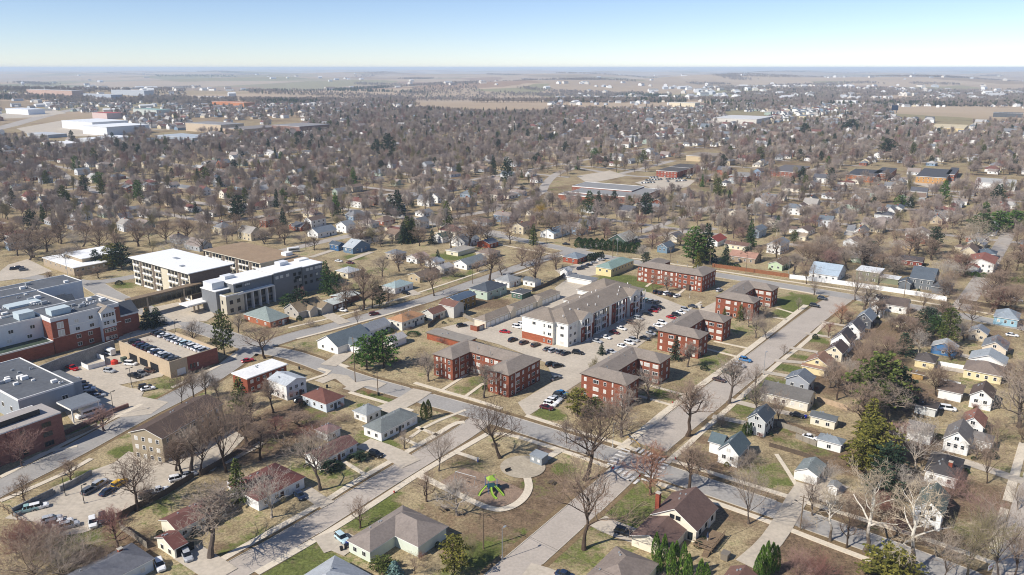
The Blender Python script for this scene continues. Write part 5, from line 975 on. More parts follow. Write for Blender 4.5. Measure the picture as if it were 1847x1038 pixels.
# clipped cedar rows by the bottom edge
for i, (bx, by, ty) in enumerate([(1182,1012,962),(1196,1030,966),(1186,1034,990),(1209,1045,980),(1217,1040,978),(1231,1046,980),(1240,1052,1000),(1262,1060,1010),(1272,1062,1018),(1372,1040,985),(1380,1042,978),(1390,1036,980),(1398,1030,985),(1365,1052,1000)]):
    x, y = P(bx, by); evergreen(x, y, ztop(ty, y), 'cedar', 'cedar', 2.1)
for bx, by in ((1341, 788), (1347, 786), (1352, 787)):
    x, y = P(bx, by); evergreen(x, y, 4.2, 'cedar', 'yew', 1.3)
for i in range(11):
    t = i / 10; x, y = P(1044 + 106 * t, 447 + 11 * t); evergreen(x, y, 6.5 + RNG.uniform(-.8, .8), 'cedar', 'yew', 6.0)
for i in range(7):
    t = i / 6; x, y = P(1066 + 20 * t, 477 - 6 * t) if i > 20 else P(1062 + 24 * t, 472 - 4 * t); evergreen(x, y, 4.5, 'cedar', 'dark', 3.0)
for i in range(8):
    t = i / 7; x, y = P(1745 + 100 * t, 497 + 14 * t); evergreen(x, y, 2.6, 'cedar', 'cedar', 4.2, name='hedge_shrub')
for bx, by, h_, w_, c in [(320,626,1.6,3,'yew'),(540,577,1.8,2.6,'yew'),(520,583,1.6,2.4,'dark'),(215,514,2.2,4,'dark'),(878,704,2.0,3.4,'yew'),(1470,612,2.2,2.4,'dark'),(1515,615,3,3,'dark'),(1320,482,2.5,4,'dark'),(1330,484,2.2,4,'yew'),(640,830,1.6,5,'dark'),(600,845,1.8,6,'dark'),(1270,668,2,3,'dark'),(1785,825,2.4,4,'dark'),(1755,640,1.8,3,'dark'),(160,1000,2.2,4,'olive'),(145,1010,2.0,4,'olive'),(1300,480,2.4,4,'dark'),(700,600,2.2,5,'yew'),(745,605,1.6,6,'yew')]:
    x, y = P(bx, by); evergreen(x, y, h_, 'cedar', c, w_)
# ---------------------------------------------------------------- vehicles
RUB = flat('tyre rubber', '#1d1d1e', .9, .2); RIM = flat('alloy rim', '#9b9c9e', .4, .5, .5); CARGLASS = flat('car glass', '#1a2026', .08, .7); LAMP = flat('headlight lens', '#e6e6e2', .15, .6); REDL = flat('tail light', '#7d1616', .2, .6)
def rrect(x0, x1, hw, c):
    return [(x0 + c, -hw), (x1 - c, -hw), (x1, -hw + c), (x1, hw - c), (x1 - c, hw), (x0 + c, hw), (x0, hw - c), (x0, -hw + c)]
def loft(mb, secs, mi=0, cap=0):
    n = 8; o = len(mb.v)
    for x0, x1, hw, c, z in secs: mb.v += [(x, y, z + (.0)) for x, y in rrect(x0, x1, hw, c)]
    for i in range(len(secs) - 1):
        for j in range(n): mb.f.append((o + i * n + j, o + i * n + (j + 1) % n, o + (i + 1) * n + (j + 1) % n, o + (i + 1) * n + j)); mb.m.append(mi)
    mb.f.append(tuple(o + (len(secs) - 1) * n + j for j in range(n))); mb.m.append(cap)
def car_meshes(kind):
    B, G = MB(), MB()
    L, Wd = {'sedan': (4.7, .9), 'suv': (4.6, .93), 'van': (5.0, .98), 'pickup': (5.6, .98), 'hatch': (4.2, .88)}[kind]; h = L / 2
    sh = {'sedan': .92, 'suv': 1.05, 'van': 1.08, 'pickup': 1.08, 'hatch': .98}[kind]
    loft(B, [(-h + .1, h - .1, Wd - .08, .2, .28), (-h, h, Wd, .3, .5), (-h + .02, h - .02, Wd, .32, sh - .2), (-h + .12, h - .35, Wd - .08, .35, sh)])
    cx0, cx1, rx0, rx1, rz = {'sedan': (-1.75, 1.0, -1.05, .25, 1.44), 'suv': (-2.15, 1.05, -1.85, .35, 1.7), 'van': (-2.35, 1.55, -2.1, .75, 1.78), 'pickup': (-.75, 1.25, -.5, .6, 1.78), 'hatch': (-1.95, 1.05, -1.5, .3, 1.5)}[kind]
    loft(G, [(cx0, cx1, Wd - .1, .12, sh - .02), (rx0, rx1, Wd - .24, .12, rz)])
    loft(B, [(rx0 - .03, rx1 + .03, Wd - .22, .14, rz + .005), (rx0 + .1, rx1 - .1, Wd - .32, .14, rz + .06)])
    for s in (-1, 1):
        for t0, t1 in (((cx0 + .55, rx0 + .4)) if False else (cx0 + (cx1 - cx0) * .42, rx0 + (rx1 - rx0) * .46),):
            B.add([(t0 - .06, s * (Wd - .085), sh - .02), (t0 + .06, s * (Wd - .085), sh - .02), (t1 + .05, s * (Wd - .225), rz), (t1 - .05, s * (Wd - .225), rz)], [(0, 1, 2, 3)])
        B.box(cx1 - .55, s * Wd - .1, sh + .02, cx1 - .35, s * Wd + .1, sh + .16)
    if kind == 'pickup':
        B.box(-h + .15, -Wd + .12, sh + .01, -.95, Wd - .12, sh + .02, 1)
        for s in (-1, 1): B.box(-h + .1, s * (Wd - .07) - .05, sh, -.9, s * (Wd - .07) + .05, sh + .12)
    return B, G, L, Wd, sh
_wh = MB(); _wh.tube([(0, -.11, 0), (0, .11, 0)], .33, 12); _wh.f.append(tuple(range(11, -1, -1))); _wh.m.append(0); WHEEL = _wh.mesh('wheel', [RUB])
_rm = MB(); _rm.tube([(0, -.125, 0), (0, .125, 0)], .2, 8); _rm.f.append(tuple(range(7, -1, -1))); _rm.m.append(0); RIMM = _rm.mesh('rim', [RIM])
PAINTS = {'black': '#17181a', 'white': '#e4e4e2', 'silver': '#a9acaf', 'grey': '#63666a', 'dark': '#2b2e33', 'red': '#a3151c', 'maroon': '#551a20', 'blue': '#2c6fa3', 'navy': '#25324a', 'teal': '#8fb0ae', 'green': '#2f4a42', 'brown': '#4a342d', 'gold': '#a5987c', 'yellow': '#dfae22', 'ice': '#b4ccd2'}
CK = {'sedan': 'sedan', 'suv': 'SUV', 'van': 'minivan', 'pickup': 'pickup truck', 'hatch': 'hatchback'}
_cm = {}
def car(x, y, az, kind, colr, label=None, z=0.0, group=None, near=True):
    k = (kind, colr)
    if k not in _cm:
        B, G, L, Wd, sh = car_meshes(kind); pmx = flat('car paint ' + colr, PAINTS[colr], .28, .6, .0)
        lm, tm = MB(), MB(); lm.box(-.02, -.2, -.08, .04, .2, .08); tm.box(-.04, -.17, -.1, .02, .17, .1)
        _cm[k] = (B.mesh('body', [pmx, DARK]), G.mesh('window', [CARGLASS]), lm.mesh('headlight', [LAMP]), tm.mesh('tail_light', [REDL]), L, Wd, sh)
    b, g, lm, tm, L, Wd, sh = _cm[k]
    o = thing('parked_car', label, 'car', (x, y, z), math.radians(90 - az), group); obj('body', b, o); obj('window', g, o)
    if near:
        for wx in (L * .30, -L * .29):
            for s in (-1, 1):
                wv = obj('wheel', WHEEL, o, (wx, s * (Wd - .08), .33)); obj('rim', RIMM, wv)
        for s in (-1, 1): obj('headlight', lm, o, (L / 2 - .03, s * (Wd - .32), sh - .28)); obj('tail_light', tm, o, (-L / 2 + .02, s * (Wd - .28), sh - .22))
    return o
WORD = ['first', 'second', 'third', 'fourth', 'fifth', 'sixth', 'seventh', 'eighth', 'ninth', 'tenth', 'eleventh', 'twelfth', 'thirteenth', 'fourteenth', 'fifteenth']
def cars(txt, az, where, z=0.0, jit=3):
    """kind colour x y per car, labelled by its place in the row"""
    it = [t.split() for t in txt.split(';')]; n = len(it)
    for i, (kd, cl, px, py) in enumerate(it):
        x, y = P(float(px), float(py), z); pos = f'{WORD[i]} from the near end of' if n > 1 else 'alone in'
        if n > 1 and i == n - 1: pos = 'at the far end of'
        if n == 2: pos = ('nearer of', 'farther of')[i]
        car(x, y, az + RNG.uniform(-jit, jit), kd, cl, f'{cl} {CK[kd]} {pos} {where}', z, 'parked cars', near=py > '0' and float(py) > 470)
cars('suv blue 1344 652;suv silver 1333 661.5;hatch green 1312 674;sedan brown 1297 688', 128, 'the row angled to the wide street')
cars('suv black 1469 554;suv dark 1483 541', 128, 'the pair at the top of the wide street')
cars('sedan silver 1077 618;sedan white 1093 611;sedan maroon 1108 602;sedan white 1121 595;suv brown 1139 585;suv silver 1152 577;sedan black 1168 569;sedan red 1178 563;suv maroon 1183 559;sedan black 1190 556', 132, 'the row along the white apartment front')
cars('suv teal 1166 544;suv silver 1175 546;suv grey 1185 548', 42, 'the trio at the white apartment far end')
cars('suv black 1184 529;suv dark 1193 531;van white 1203 532;suv black 1212 534;sedan white 1221 536', 48, 'the five before the back brick block')
cars('sedan dark 1250 555', 118, 'the space above the middle brick block')
cars('suv silver 1297 526', 40, 'the lane by the brick bin store')
cars('sedan silver 1174 604;suv dark 1178 598;sedan white 1187 590;suv white 1195 585;sedan red 1211 575;suv black 1220 571;sedan white 1228 566;suv silver 1236 561', 132, 'the row behind the middle brick block')
cars('sedan silver 1103 637;sedan white 1123 627;suv white 1135 621;suv silver 1143 616;sedan dark 1163 613', 132, 'the row behind the corner brick block')
cars('suv black 925 616;suv brown 945 621;suv brown 966 625;sedan grey 988 632;suv silver 997 635;sedan grey 1011 637;sedan dark 1020 640', 45, 'the row before the white apartment end wall')
cars('suv black 1042 639', 112, 'the gap at the end of the white apartment row')
cars('sedan red 911 601', 110, 'the lane by the garage row'); cars('suv white 933 592;suv white 943 588', 118, 'the pair beside the white apartment corner'); cars('suv black 833 590', 62, 'the corner by the curved brown fence')
cars('suv black 994 660;suv black 1006 663', 60, 'the pair beside the brick bin store'); cars('sedan grey 1003 685', 52, 'the entrance lane by the avenue brick block')
cars('sedan maroon 986 738;suv white 992 732;suv white 998 727;sedan silver 1003 722;suv dark 1009 717;sedan blue 1014 712', 120, 'the tight row by the avenue entrance')
cars('suv maroon 675 569', 65, 'the climbing residential street'); cars('sedan white 618 562', 118, 'the yard of the pale flat roofed brick house'); cars('suv black 732 531', 126, 'the carport of the pale green roofed house')
cars('sedan red 447 653', 60, 'the junction below the parking deck')
cars('pickup red 131 667', 120, 'the corner under the retaining wall'); cars('suv silver 198 672', 110, 'the grass island of the hospital lot'); cars('van white 236 659', 105, 'the lane beside the parking deck')
cars('sedan silver 177 717;suv navy 171 712;sedan white 159 705;suv grey 154 701;suv black 143 694;sedan silver 131 687', 60, 'the row beside the dark roofed annex')
cars('pickup black 243 681;suv grey 257 677;suv brown 270 672;sedan maroon 288 668', 120, 'the row under the parking deck corner'); cars('suv black 262 701;sedan white 267 704', 62, 'the pair on the grassy corner')
cars('suv silver 125 952;sedan white 113 946;suv grey 100 947;suv silver 94 941', 58, 'the row of the lower lot'); cars('pickup teal 49 923;suv white 70 918', 60, 'the pair along the concrete wall')
cars('suv white 168 947;suv dark 186 940', 150, 'the pair at the grassy edge of the lower lot'); cars('suv grey 163 888;suv silver 181 876;sedan navy 195 890;suv yellow 216 876', 20, 'the middle bay of the lower lot')
cars('suv dark 267 897;pickup white 286 890;suv white 321 867;sedan silver 339 860', 60, 'the row along the shaded fence')
cars('suv silver 338 1007', 142, 'the drive of the cream garage'); cars('suv white 289 1024', 148, 'the drive beside the dark shingled ranch'); cars('suv ice 617 975', 138, 'the drive of the L-shaped hipped house')
cars('suv black 678 823', 118, 'the white driveway'); cars('hatch navy 541 898', 140, 'the drive of the dark maroon hipped house'); cars('suv black 1125 964', 118, 'the drive of the brown corner house'); cars('sedan navy 1020 1042', 118, 'the drive at the bottom edge')
cars('hatch dark 541 725', 60, 'the lawn of the maroon hipped house'); cars('sedan red 624 632', 40, 'the open garage of the slate roofed house')
cars('sedan black 1438 752', 120, 'the drive of the long cream garage'); cars('sedan white 1461 792', 120, 'the fenced drive of the grey hipped garage'); cars('van white 1709 740', 115, 'the dark flat carport'); cars('sedan white 1825 607', 118, 'the yard of the cream gabled house')
cars('sedan white 611 473;sedan maroon 632 476', 115, 'the lane below the blue houses'); cars('suv navy 1047 487;suv grey 1054 484;sedan navy 1062 480;sedan silver 1071 476;suv white 1083 471', 60, 'the small car park by the green roof')
cars('sedan black 1021 442', 110, 'the street by the tan lawn'); cars('sedan white 1660 484', 60, 'the drive of the red brick ranch'); cars('suv white 1834 544', 105, 'the drive at the far street end'); cars('sedan silver 720 475', 118, 'the lane by the grey hipped brick house')
cars('suv dark 26 487;suv navy 35 485;suv grey 43 489', 60, 'the clinic car park'); cars('suv dark 660 414', 60, 'the far residential street')
cars('suv black 283 603;suv dark 288.5 605.5;sedan white 295 607.5;suv silver 306 611;sedan silver 312 614;sedan white 319 616.5;sedan white 326 619.5;suv ice 335 622;sedan silver 342 625;suv white 349 627.5;sedan white 355 630;suv white 361 632.5;suv silver 368 635', 38, 'the hillside row on the parking deck', DECKZ)
cars('suv black 243 619;sedan maroon 251 623;suv navy 258 627;suv navy 265 630;suv dark 272 632;sedan white 278 636;suv navy 285 638.5;sedan white 291 641.5;suv silver 298 644;suv dark 304 647;sedan grey 311 649', 38, 'the open side row on the parking deck', DECKZ)
# school car park: rows of small cars no one can tell apart
for r_ in range(3):
    for k in range(16):
        if RNG.random() < .3: continue
        x, y = P(1158 + 5.2 * k + r_ * 8, 331.5 - r_ * 5.0 - k * .3); car(x, y, 30 + RNG.uniform(-4, 4), RNG.choice(['sedan', 'suv', 'suv']), RNG.choice(['black', 'silver', 'grey', 'navy', 'dark', 'grey', 'white']), 'small parked car in the rows of the school car park', 0, 'cars in the school car park', False)
# shuttle bus, camper trailers
def long_vehicle(px, az, L, Wd, Ht, label, cat, name, colr, nose=1.2):
    x, y = P(*px); o = thing(name, label, cat, (x, y, 0), math.radians(90 - az)); B, G = MB(), MB(); h = L / 2; pt = flat('white coach paint', colr, .4)
    loft(B, [(-h, h - nose, Wd - .05, .15, .5), (-h, h - nose, Wd, .18, Ht - .2), (-h + .1, h - nose - .1, Wd - .12, .2, Ht)])
    if nose > .3: loft(B, [(h - nose - .2, h, Wd - .1, .2, .45), (h - nose - .2, h - .05, Wd - .12, .22, 1.25)])
    obj('body', B.mesh('body', [pt]), o)
    for s in (-1, 1): G.box(-h + .6, s * Wd - .02, Ht * .5, h - nose - .5, s * Wd + .02, Ht * .74)
    if nose > .3: G.add([(h - nose + .02, -Wd + .2, 1.3), (h - nose + .02, Wd - .2, 1.3), (h - nose + .01, Wd - .25, Ht * .75), (h - nose + .01, -Wd + .25, Ht * .75)], [(0, 1, 2, 3)])
    obj('window', G.mesh('window', [CARGLASS]), o)
    for wx in ((h - .9, -h + 1.4) if nose > .3 else (-.4, .4)):
        for s in (-1, 1): wv = obj('wheel', WHEEL, o, (wx, s * (Wd - .12), .36)); obj('rim', RIMM, wv)
long_vehicle((161, 750), 218, 7.6, 1.2, 2.9, 'white shuttle bus parked beside the ambulance canopy', 'bus', 'shuttle_bus', '#e6e6e4')
long_vehicle((197, 640), 120, 6.4, 1.15, 2.7, 'white camper trailer parked under the tall retaining wall', 'camper', 'camper_trailer', '#dfe0de', .2)
long_vehicle((530, 455), 60, 7.0, 1.2, 2.9, 'white camper by the kerb near the deep blue house', 'camper', 'camper_trailer', '#e2e2de', .2)
# ---------------------------------------------------------------- poles, lamps, wires
POLEM = bark('#7a6a58', 'weathered pole')
def upole(bx, by, ty, label, lamp=False):
    x, y = P(bx, by); h = ztop(ty, y); o = thing('utility_pole', label, 'utility pole', (x, y, 0), math.radians(-36)); mb = MB(); mb.tube([(0, 0, 0), (0, 0, h)], [.17, .11], 8); obj('pole', mb.mesh('pole', [POLEM]), o)
    mb = MB(); mb.box(-.9, -.06, h - .7, .9, .06, h - .58); mb.box(-.7, -.05, h - 1.6, .7, .05, h - 1.5); obj('crossarm', mb.mesh('crossarm', [POLEM]), o)
    if lamp:
        mb = MB(); mb.tube([(0, 0, h * .7), (-1.6, 0, h * .78)], .05, 5); mb.box(-2.0, -.12, h * .78 - .08, -1.4, .12, h * .78 + .08); obj('lamp_arm', mb.mesh('lamp_arm', [DARK]), o)
    return (x, y, h - .5)
T1 = upole(641, 690, 608, 'tall wooden utility pole beside the twin pines'); T2 = upole(682, 713, 671, 'utility pole with lamp arm at the kerb of the avenue', True); T3 = upole(872, 990, 922, 'lone utility pole on the lawn below the playground'); T4 = upole(1443, 956, 893, 'utility pole at the avenue near the white sycamores', True)
T5 = upole(1531, 840, 790, 'utility pole among the olive evergreens'); T6 = upole(1105, 465, 430, 'utility pole behind the green hipped building'); T7 = upole(1208, 480, 446, 'utility pole behind the back brick block'); T8 = upole(1345, 495, 460, 'utility pole by the brown fence'); T9 = upole(1711, 540, 508, 'leaning utility pole at the end of the white fence'); T10 = upole(852, 512, 478, 'thin utility pole on the climbing street'); T11 = upole(552, 452, 422, 'utility pole by the white camper')
WIREM = flat('cable', '#3a3632', .7)
def wire(a, b, sag, label):
    mb = MB(); pts = []
    for i in range(13):
        t = i / 12; pts.append((a[0] + (b[0] - a[0]) * t, a[1] + (b[1] - a[1]) * t, a[2] + (b[2] - a[2]) * t - sag * 4 * t * (1 - t)))
    mb.tube(pts, .03, 3); tag(mb.build('power_line', [WIREM]), label, 'cable')
wire(T1, T2, .8, 'cable slung between the two poles on the avenue'); wire(T7, T8, 1.2, 'cable along the street behind the brick blocks'); wire(T6, T7, 1.2, 'cable between the poles behind the green hipped building')
wire(T4, (T4[0] - 34, T4[1] - 22, 8.5), 1.4, 'cable running off from the pole by the white sycamores'); wire(T4, (T4[0] + 50, T4[1] - 36, 9), 1.5, 'cable along the avenue past the sycamores'); wire(T3, (T3[0] + 40, T3[1] - 30, 8.5), 1.0, 'cable from the lone pole toward the bottom edge')
_pl = [upole(*q) for q in [(905, 421, 391, 'utility pole where the far streets meet'), (985, 441, 410, 'utility pole by the tan lawn'), (1280, 484, 451, 'utility pole beside the big twin evergreens'), (1465, 513, 478, 'utility pole behind the white fence'), (1545, 524, 488, 'utility pole beside the olive house'), (1630, 539, 502, 'utility pole before the dark slate house')]]
for k, (a, b_) in enumerate(((_pl[0], _pl[1]), (_pl[1], T6), (T8, _pl[3]), (_pl[3], _pl[4]), (_pl[4], _pl[5]), (_pl[5], T9))): wire(a, b_, 1.1, 'cable along the street behind the brick blocks, %s span from its far end' % WORD[k])
def lamp(bx, by, ty, label, arms=1, z=0.0, steel=False):
    x, y = P(bx, by, z); h = ztop(ty, y) - z; o = thing('street_lamp', label, 'street lamp', (x, y, z), math.radians(50)); m = STEEL if steel else DARK
    mb = MB(); mb.tube([(0, 0, 0), (0, 0, .7)], .28, 8); obj('base', mb.mesh('base', [CONC]), o); mb = MB(); mb.tube([(0, 0, .7), (0, 0, h)], [.1, .07], 6); obj('pole', mb.mesh('pole', [m]), o)
    for s in (1, -1)[:arms]:
        mb = MB(); mb.box(min(0, s * .9), -.05, h - .1, max(0, s * .9), .05, h); mb.box(s * .9 - .35, -.22, h - .14, s * .9 + .35, .22, h + .04); obj('lamp_head', mb.mesh('lamp_head', [m]), o)
for q in [(206,750,707,'dark lot lamp beside the white shuttle bus'),(238,699,664,'twin lot lamp by the black pickup',2),(192,665,630,'lot lamp near the camper trailer'),(118,895,859,'lot lamp behind the low concrete wall'),(152,909,876,'lot lamp on the grass island of the lower lot'),(237,623,602,'lamp at the inner corner of the parking deck'),(283,632,620,'lamp in the middle of the parking deck'),(317,603,578,'lamp beside the deck ramp'),(386,560,528,'silver lamp by the hospital entrance court',1,0,True),(520,535,510,'steel lamp before the grey clinic wing',1,0,True),(126,520,455,'tall lamp by the hospital roof',1,0,True),
          (906,1010,953,'slim pale lamp post on the lawn by the street',1,0,True),(1377,677,636,'slim lamp post on the wide street',1,0,True),(1105,808,766,'slim pale post by the avenue sidewalk',1,0,True),(1032,488,470,'lamp by the quonset shed',1,0,True),(1113,460,432,'steel lamp at the hedge',1,0,True),(1244,538,525,'lamp by the five parked cars',1,0,True),(1422,497,470,'lamp by the white fence',1,0,True)]:
    lamp(*q)
# ---------------------------------------------------------------- fences and walls
def fence(pts, h, m, label, name='fence', z=0.0, post=2.4, th=.08, pm_=None, rails=False):
    w_ = w_poly(pts); o = thing(name, label, name.replace('_', ' '), (*w_[0], z)); mb, pb = MB(), MB()
    for a, b in zip(w_, w_[1:]):
        d = Vector((b[0] - a[0], b[1] - a[1])); L = d.length; d.normalize(); nx, ny = -d.y * th / 2, d.x * th / 2; ax, ay = a[0] - w_[0][0], a[1] - w_[0][1]; bx, by = b[0] - w_[0][0], b[1] - w_[0][1]
        if rails:
            for zz in (.5, h - .1): mb.prism([(ax + nx, ay + ny), (ax - nx, ay - ny), (bx - nx, by - ny), (bx + nx, by + ny)], zz, zz + .1)
        else: mb.prism([(ax + nx, ay + ny), (ax - nx, ay - ny), (bx - nx, by - ny), (bx + nx, by + ny)], -.2, h)
        n_ = int(L / post) + 1
        for i in range(n_): px_, py_ = ax + d.x * L * i / n_, ay + d.y * L * i / n_; pb.box(px_ - .08, py_ - .08, -.2, px_ + .08, py_ + .08, h + .12)
    obj('panel', mb.mesh('panel', [m]), o); obj('post', pb.mesh('post', [pm_ or m]), o)
WF = pm('white vinyl fence', '#e6e6e3', .04, .4, .5); BF = pm('brown board fence', '#8a5c40', .25, 1.0, .9); GF = pm('grey board fence', '#8d8578', .2, 1.0, .9); DKF = pm('dark board fence', '#5b4f43', .25, 1, .9); CW = pm('stained concrete wall', '#8b8a88', .28, .5, .9, 6)
fence([(1424,503),(1470,508),(1530,516),(1600,526),(1660,535),(1707,544)], 2.3, WF, 'long white vinyl fence along the street behind the brick blocks'); fence([(1285,482),(1330,488),(1380,495),(1422,501)], 2.0, BF, 'orange brown board fence beside the salmon roofed ranch'); fence([(1730,547),(1790,556),(1850,566)], 2.0, DKF, 'dark brown fence beyond the white fence')
fence([(840,573),(826,568),(812,566),(790,577),(772,592)], 1.8, DKF, 'curved dark fence round the corner of the car park'); fence([(824,567),(846,577),(856,582)], 1.7, GF, 'pale board fence running to the garage row'); fence([(960,527),(985,517),(1012,503),(1018,498)], 1.8, DKF, 'dark fence between the yards and the garage row')
fence([(1473,724),(1500,732),(1528,741)], 1.8, pm('new board fence', '#b09a80', .15, 1), 'pale new board fence beside the long grey roofed house'); fence([(1402,769),(1436,780),(1470,794)], 1.7, GF, 'weathered fence above the fenced drive'); fence([(1435,791),(1472,806)], 1.7, GF, 'weathered fence below the fenced drive'); fence([(1388,806),(1420,815),(1446,823),(1490,838)], 1.3, DKF, 'broken dark fence behind the white garage')
fence([(1692,659),(1738,667)], 1.6, WF, 'white fence below the blue garage'); fence([(1694,690),(1732,699)], 1.8, WF, 'white fence piece beside the tall gable'); fence([(365,858),(400,838),(440,815),(470,795)], 1.8, DKF, 'dark fence along the shaded back drive'); fence([(212,938),(250,918),(300,893),(350,862)], 1.7, DKF, 'dark fence below the lower lot cars'); fence([(217,955),(240,970),(266,990)], 1.7, GF, 'grey fence between the dark shingled ranch and the lawn')
fence([(25,932),(30,934),(100,890)], 1.0, CW, 'low end of the concrete wall', 'retaining_wall', th=.3, post=99)
fence([(24,930),(60,912),(97,894)], 2.0, CW, 'stained concrete wall along the lower lot', 'retaining_wall', th=.35, post=99); fence([(110,888),(140,873),(166,858)], 1.7, CW, 'second piece of stained concrete wall by the lot entrance', 'retaining_wall', th=.35, post=99)
fence([(62,688),(110,668),(160,651),(208,634)], 4.6, CW, 'tall stained retaining wall below the hospital', 'retaining_wall', th=.5, post=99); fence([(116,785),(160,765),(205,745),(232,735)], 1.4, pm('red stone wall', '#7d6058', .3, .8), 'low stone wall beside the mottled brick annex', 'retaining_wall', th=.6, post=99); fence([(118,795),(150,782),(175,770)], 1.2, pm('grey stone wall', '#7f776d', .3, .8), 'grey stone wall below the stone wall', 'retaining_wall', th=.6, post=99)
fence([(0,915),(40,945),(60,968)], 1.6, WOOD, 'brown railing wall at the left edge', 'railing', post=3, rails=True); fence([(148,662),(160,668),(190,660),(188,650),(165,643)], 1.8, WF, 'white enclosure of utility equipment', 'enclosure'); fence([(411,880),(436,898),(463,920)], 1.8, WF, 'white fence beside the dark maroon hipped house')
x, y = P(1153, 806); mb = MB(); mb.tube([(-3, 4.4, 0), (-3, 4.4, 1.0), (-.8, 1.6, 1.0), (0, -1, 1.0), (0, -1, 0)], .09, 6); tag(mb.build('handrail', [flat('yellow painted steel', '#c79a3a', .5)], None, (x, y, 0)), 'yellow handrail at the corner of the crossing', 'handrail')
fence([(1072,878),(1083,869),(1098,857)], .8, STEEL, 'steel guard rail on the park side of the street', 'guard_rail', rails=True)
# ---------------------------------------------------------------- park: slides, swings, shelter
x, y = P(886, 886); o = thing('play_structure', 'lime green playground tower with three slides on mulch', 'playground', (x, y, 0), math.radians(20)); LIME = flat('lime plastic', '#8dac42', .4); BLUEP = flat('blue posts', '#3f6ea5', .5); TEAL = flat('dark teal panel', '#23474c', .5)
mb = MB(); mb.box(-1.2, -1.2, 1.5, 1.2, 1.2, 1.62); mb.box(1.2, -.9, 1.0, 2.6, .9, 1.1); obj('deck', mb.mesh('deck', [TEAL]), o)
for px_, py_ in ((-1.2, -1.2), (1.2, -1.2), (1.2, 1.2), (-1.2, 1.2)):
    mb = MB(); mb.tube([(px_, py_, 0), (px_, py_, 3.9)], .08, 6); obj('post', mb.mesh('post', [BLUEP]), o)
mb = MB(); mb.add([(-1.1, -1.1, 3.5), (1.1, -1.1, 3.5), (1.1, 1.1, 3.5), (-1.1, 1.1, 3.5), (-.3, 0, 4.5), (.3, 0, 4.5)], [(0, 1, 5, 4), (2, 3, 4, 5), (1, 2, 5), (3, 0, 4)]); mb.box(.2, -.1, 4.35, 1.3, .1, 4.5); obj('canopy', mb.mesh('canopy', [LIME]), o)
for an, ln, cv in ((188, 3.0, .25), (250, 3.3, .35), (305, 3.0, -.1)):
    mb = MB(); a = math.radians(an); pts = []
    for i in range(9):
        t = i / 8; b_ = a + cv * t * t; r = 1.2 + ln * t; pts.append(Vector((math.cos(b_) * r, math.sin(b_) * r, 1.6 * (1 - t) ** 1.2 + .25)))
    for i in range(8):
        d = (pts[i + 1] - pts[i]).normalized(); s_ = Vector((-d.y, d.x, 0)).normalized() * .3; u_ = Vector((0, 0, .22)); p, q = pts[i], pts[i + 1]
        mb.quad(p - s_, p + s_, q + s_, q - s_); mb.quad(p - s_ + u_, p - s_, q - s_, q - s_ + u_); mb.quad(p + s_, p + s_ + u_, q + s_ + u_, q + s_)
    obj('slide', mb.mesh('slide', [LIME]), o)
a, b_ = P(822, 866), P(858, 876); o = thing('swing_set', 'grey swing frame with two black swings on the mulch', 'swings', (*a, 0)); mb = MB(); d = (b_[0] - a[0], b_[1] - a[1]); L = math.hypot(*d); d = (d[0] / L, d[1] / L); nx, ny = -d[1], d[0]; mb.tube([(0, 0, 2.5), (d[0] * L, d[1] * L, 2.5)], .07, 6)
for t in (0, L):
    for s in (-1, 1): mb.tube([(d[0] * t, d[1] * t, 2.5), (d[0] * t + nx * s * 1.1, d[1] * t + ny * s * 1.1, 0)], .05, 5)
obj('frame', mb.mesh('frame', [STEEL]), o)
for t in (L * .35, L * .65):
    mb = MB(); mb.tube([(d[0] * t - .2, d[1] * t, 2.5), (d[0] * t - .2, d[1] * t, .6)], .015, 3); mb.tube([(d[0] * t + .2, d[1] * t, 2.5), (d[0] * t + .2, d[1] * t, .6)], .015, 3); mb.box(d[0] * t - .3, d[1] * t - .12, .55, d[0] * t + .3, d[1] * t + .12, .62); obj('swing', mb.mesh('swing', [DARK]), o)
a = P(972, 834); o = thing('park_shelter', 'small grey park kiosk with flat roof beside the plaza', 'shelter', (*a, 0), math.radians(90 - 128)); mb = MB(); mb.box(-2, -1.5, 0, 2, 1.5, 2.3); obj('wall', mb.mesh('wall', [siding('#8f9496')]), o); mb = MB(); mb.add([(-2.2, -1.7, 2.3), (2.2, -1.7, 2.3), (2.2, 1.7, 2.5), (-2.2, 1.7, 2.5), (-2.2, -1.7, 2.45), (2.2, -1.7, 2.45), (2.2, 1.7, 2.65), (-2.2, 1.7, 2.65)], [(3, 2, 1, 0), (4, 5, 6, 7), (0, 1, 5, 4), (1, 2, 6, 5), (2, 3, 7, 6), (3, 0, 4, 7)]); obj('roof', mb.mesh('roof', [pm('grey metal roof', '#8f9599', .1, .5, .5)]), o)
for s in (-1, 1): mb = MB(); mb.box(s * 1.0 - .35, -1.56, .9, s * 1.0 + .35, -1.5, 1.7); obj('window', mb.mesh('window', [TRIM]), o)
def table(px, label, az=60):
    x, y = P(*px); o = thing('picnic_table', label, 'picnic table', (x, y, 0), math.radians(az)); mb = MB(); mb.box(-.95, -.38, .7, .95, .38, .76); obj('table_top', mb.mesh('table_top', [DKF]), o)
    for s in (-1, 1):
        mb = MB(); mb.box(-.95, s * .75 - .14, .42, .95, s * .75 + .14, .47); obj('bench', mb.mesh('bench', [DKF]), o)
        mb = MB(); mb.tube([(s * .7, -.8, 0), (s * .7, .1, .7)], .04, 4); mb.tube([(s * .7, .8, 0), (s * .7, -.1, .7)], .04, 4); obj('leg', mb.mesh('leg', [DARK]), o)
table((995, 873), 'dark picnic table on the leaf litter past the plaza'); table((892, 805), 'dark picnic table under the spreading park tree', 20); table((800, 921), 'picnic table on the lawn below the playground path', 130)
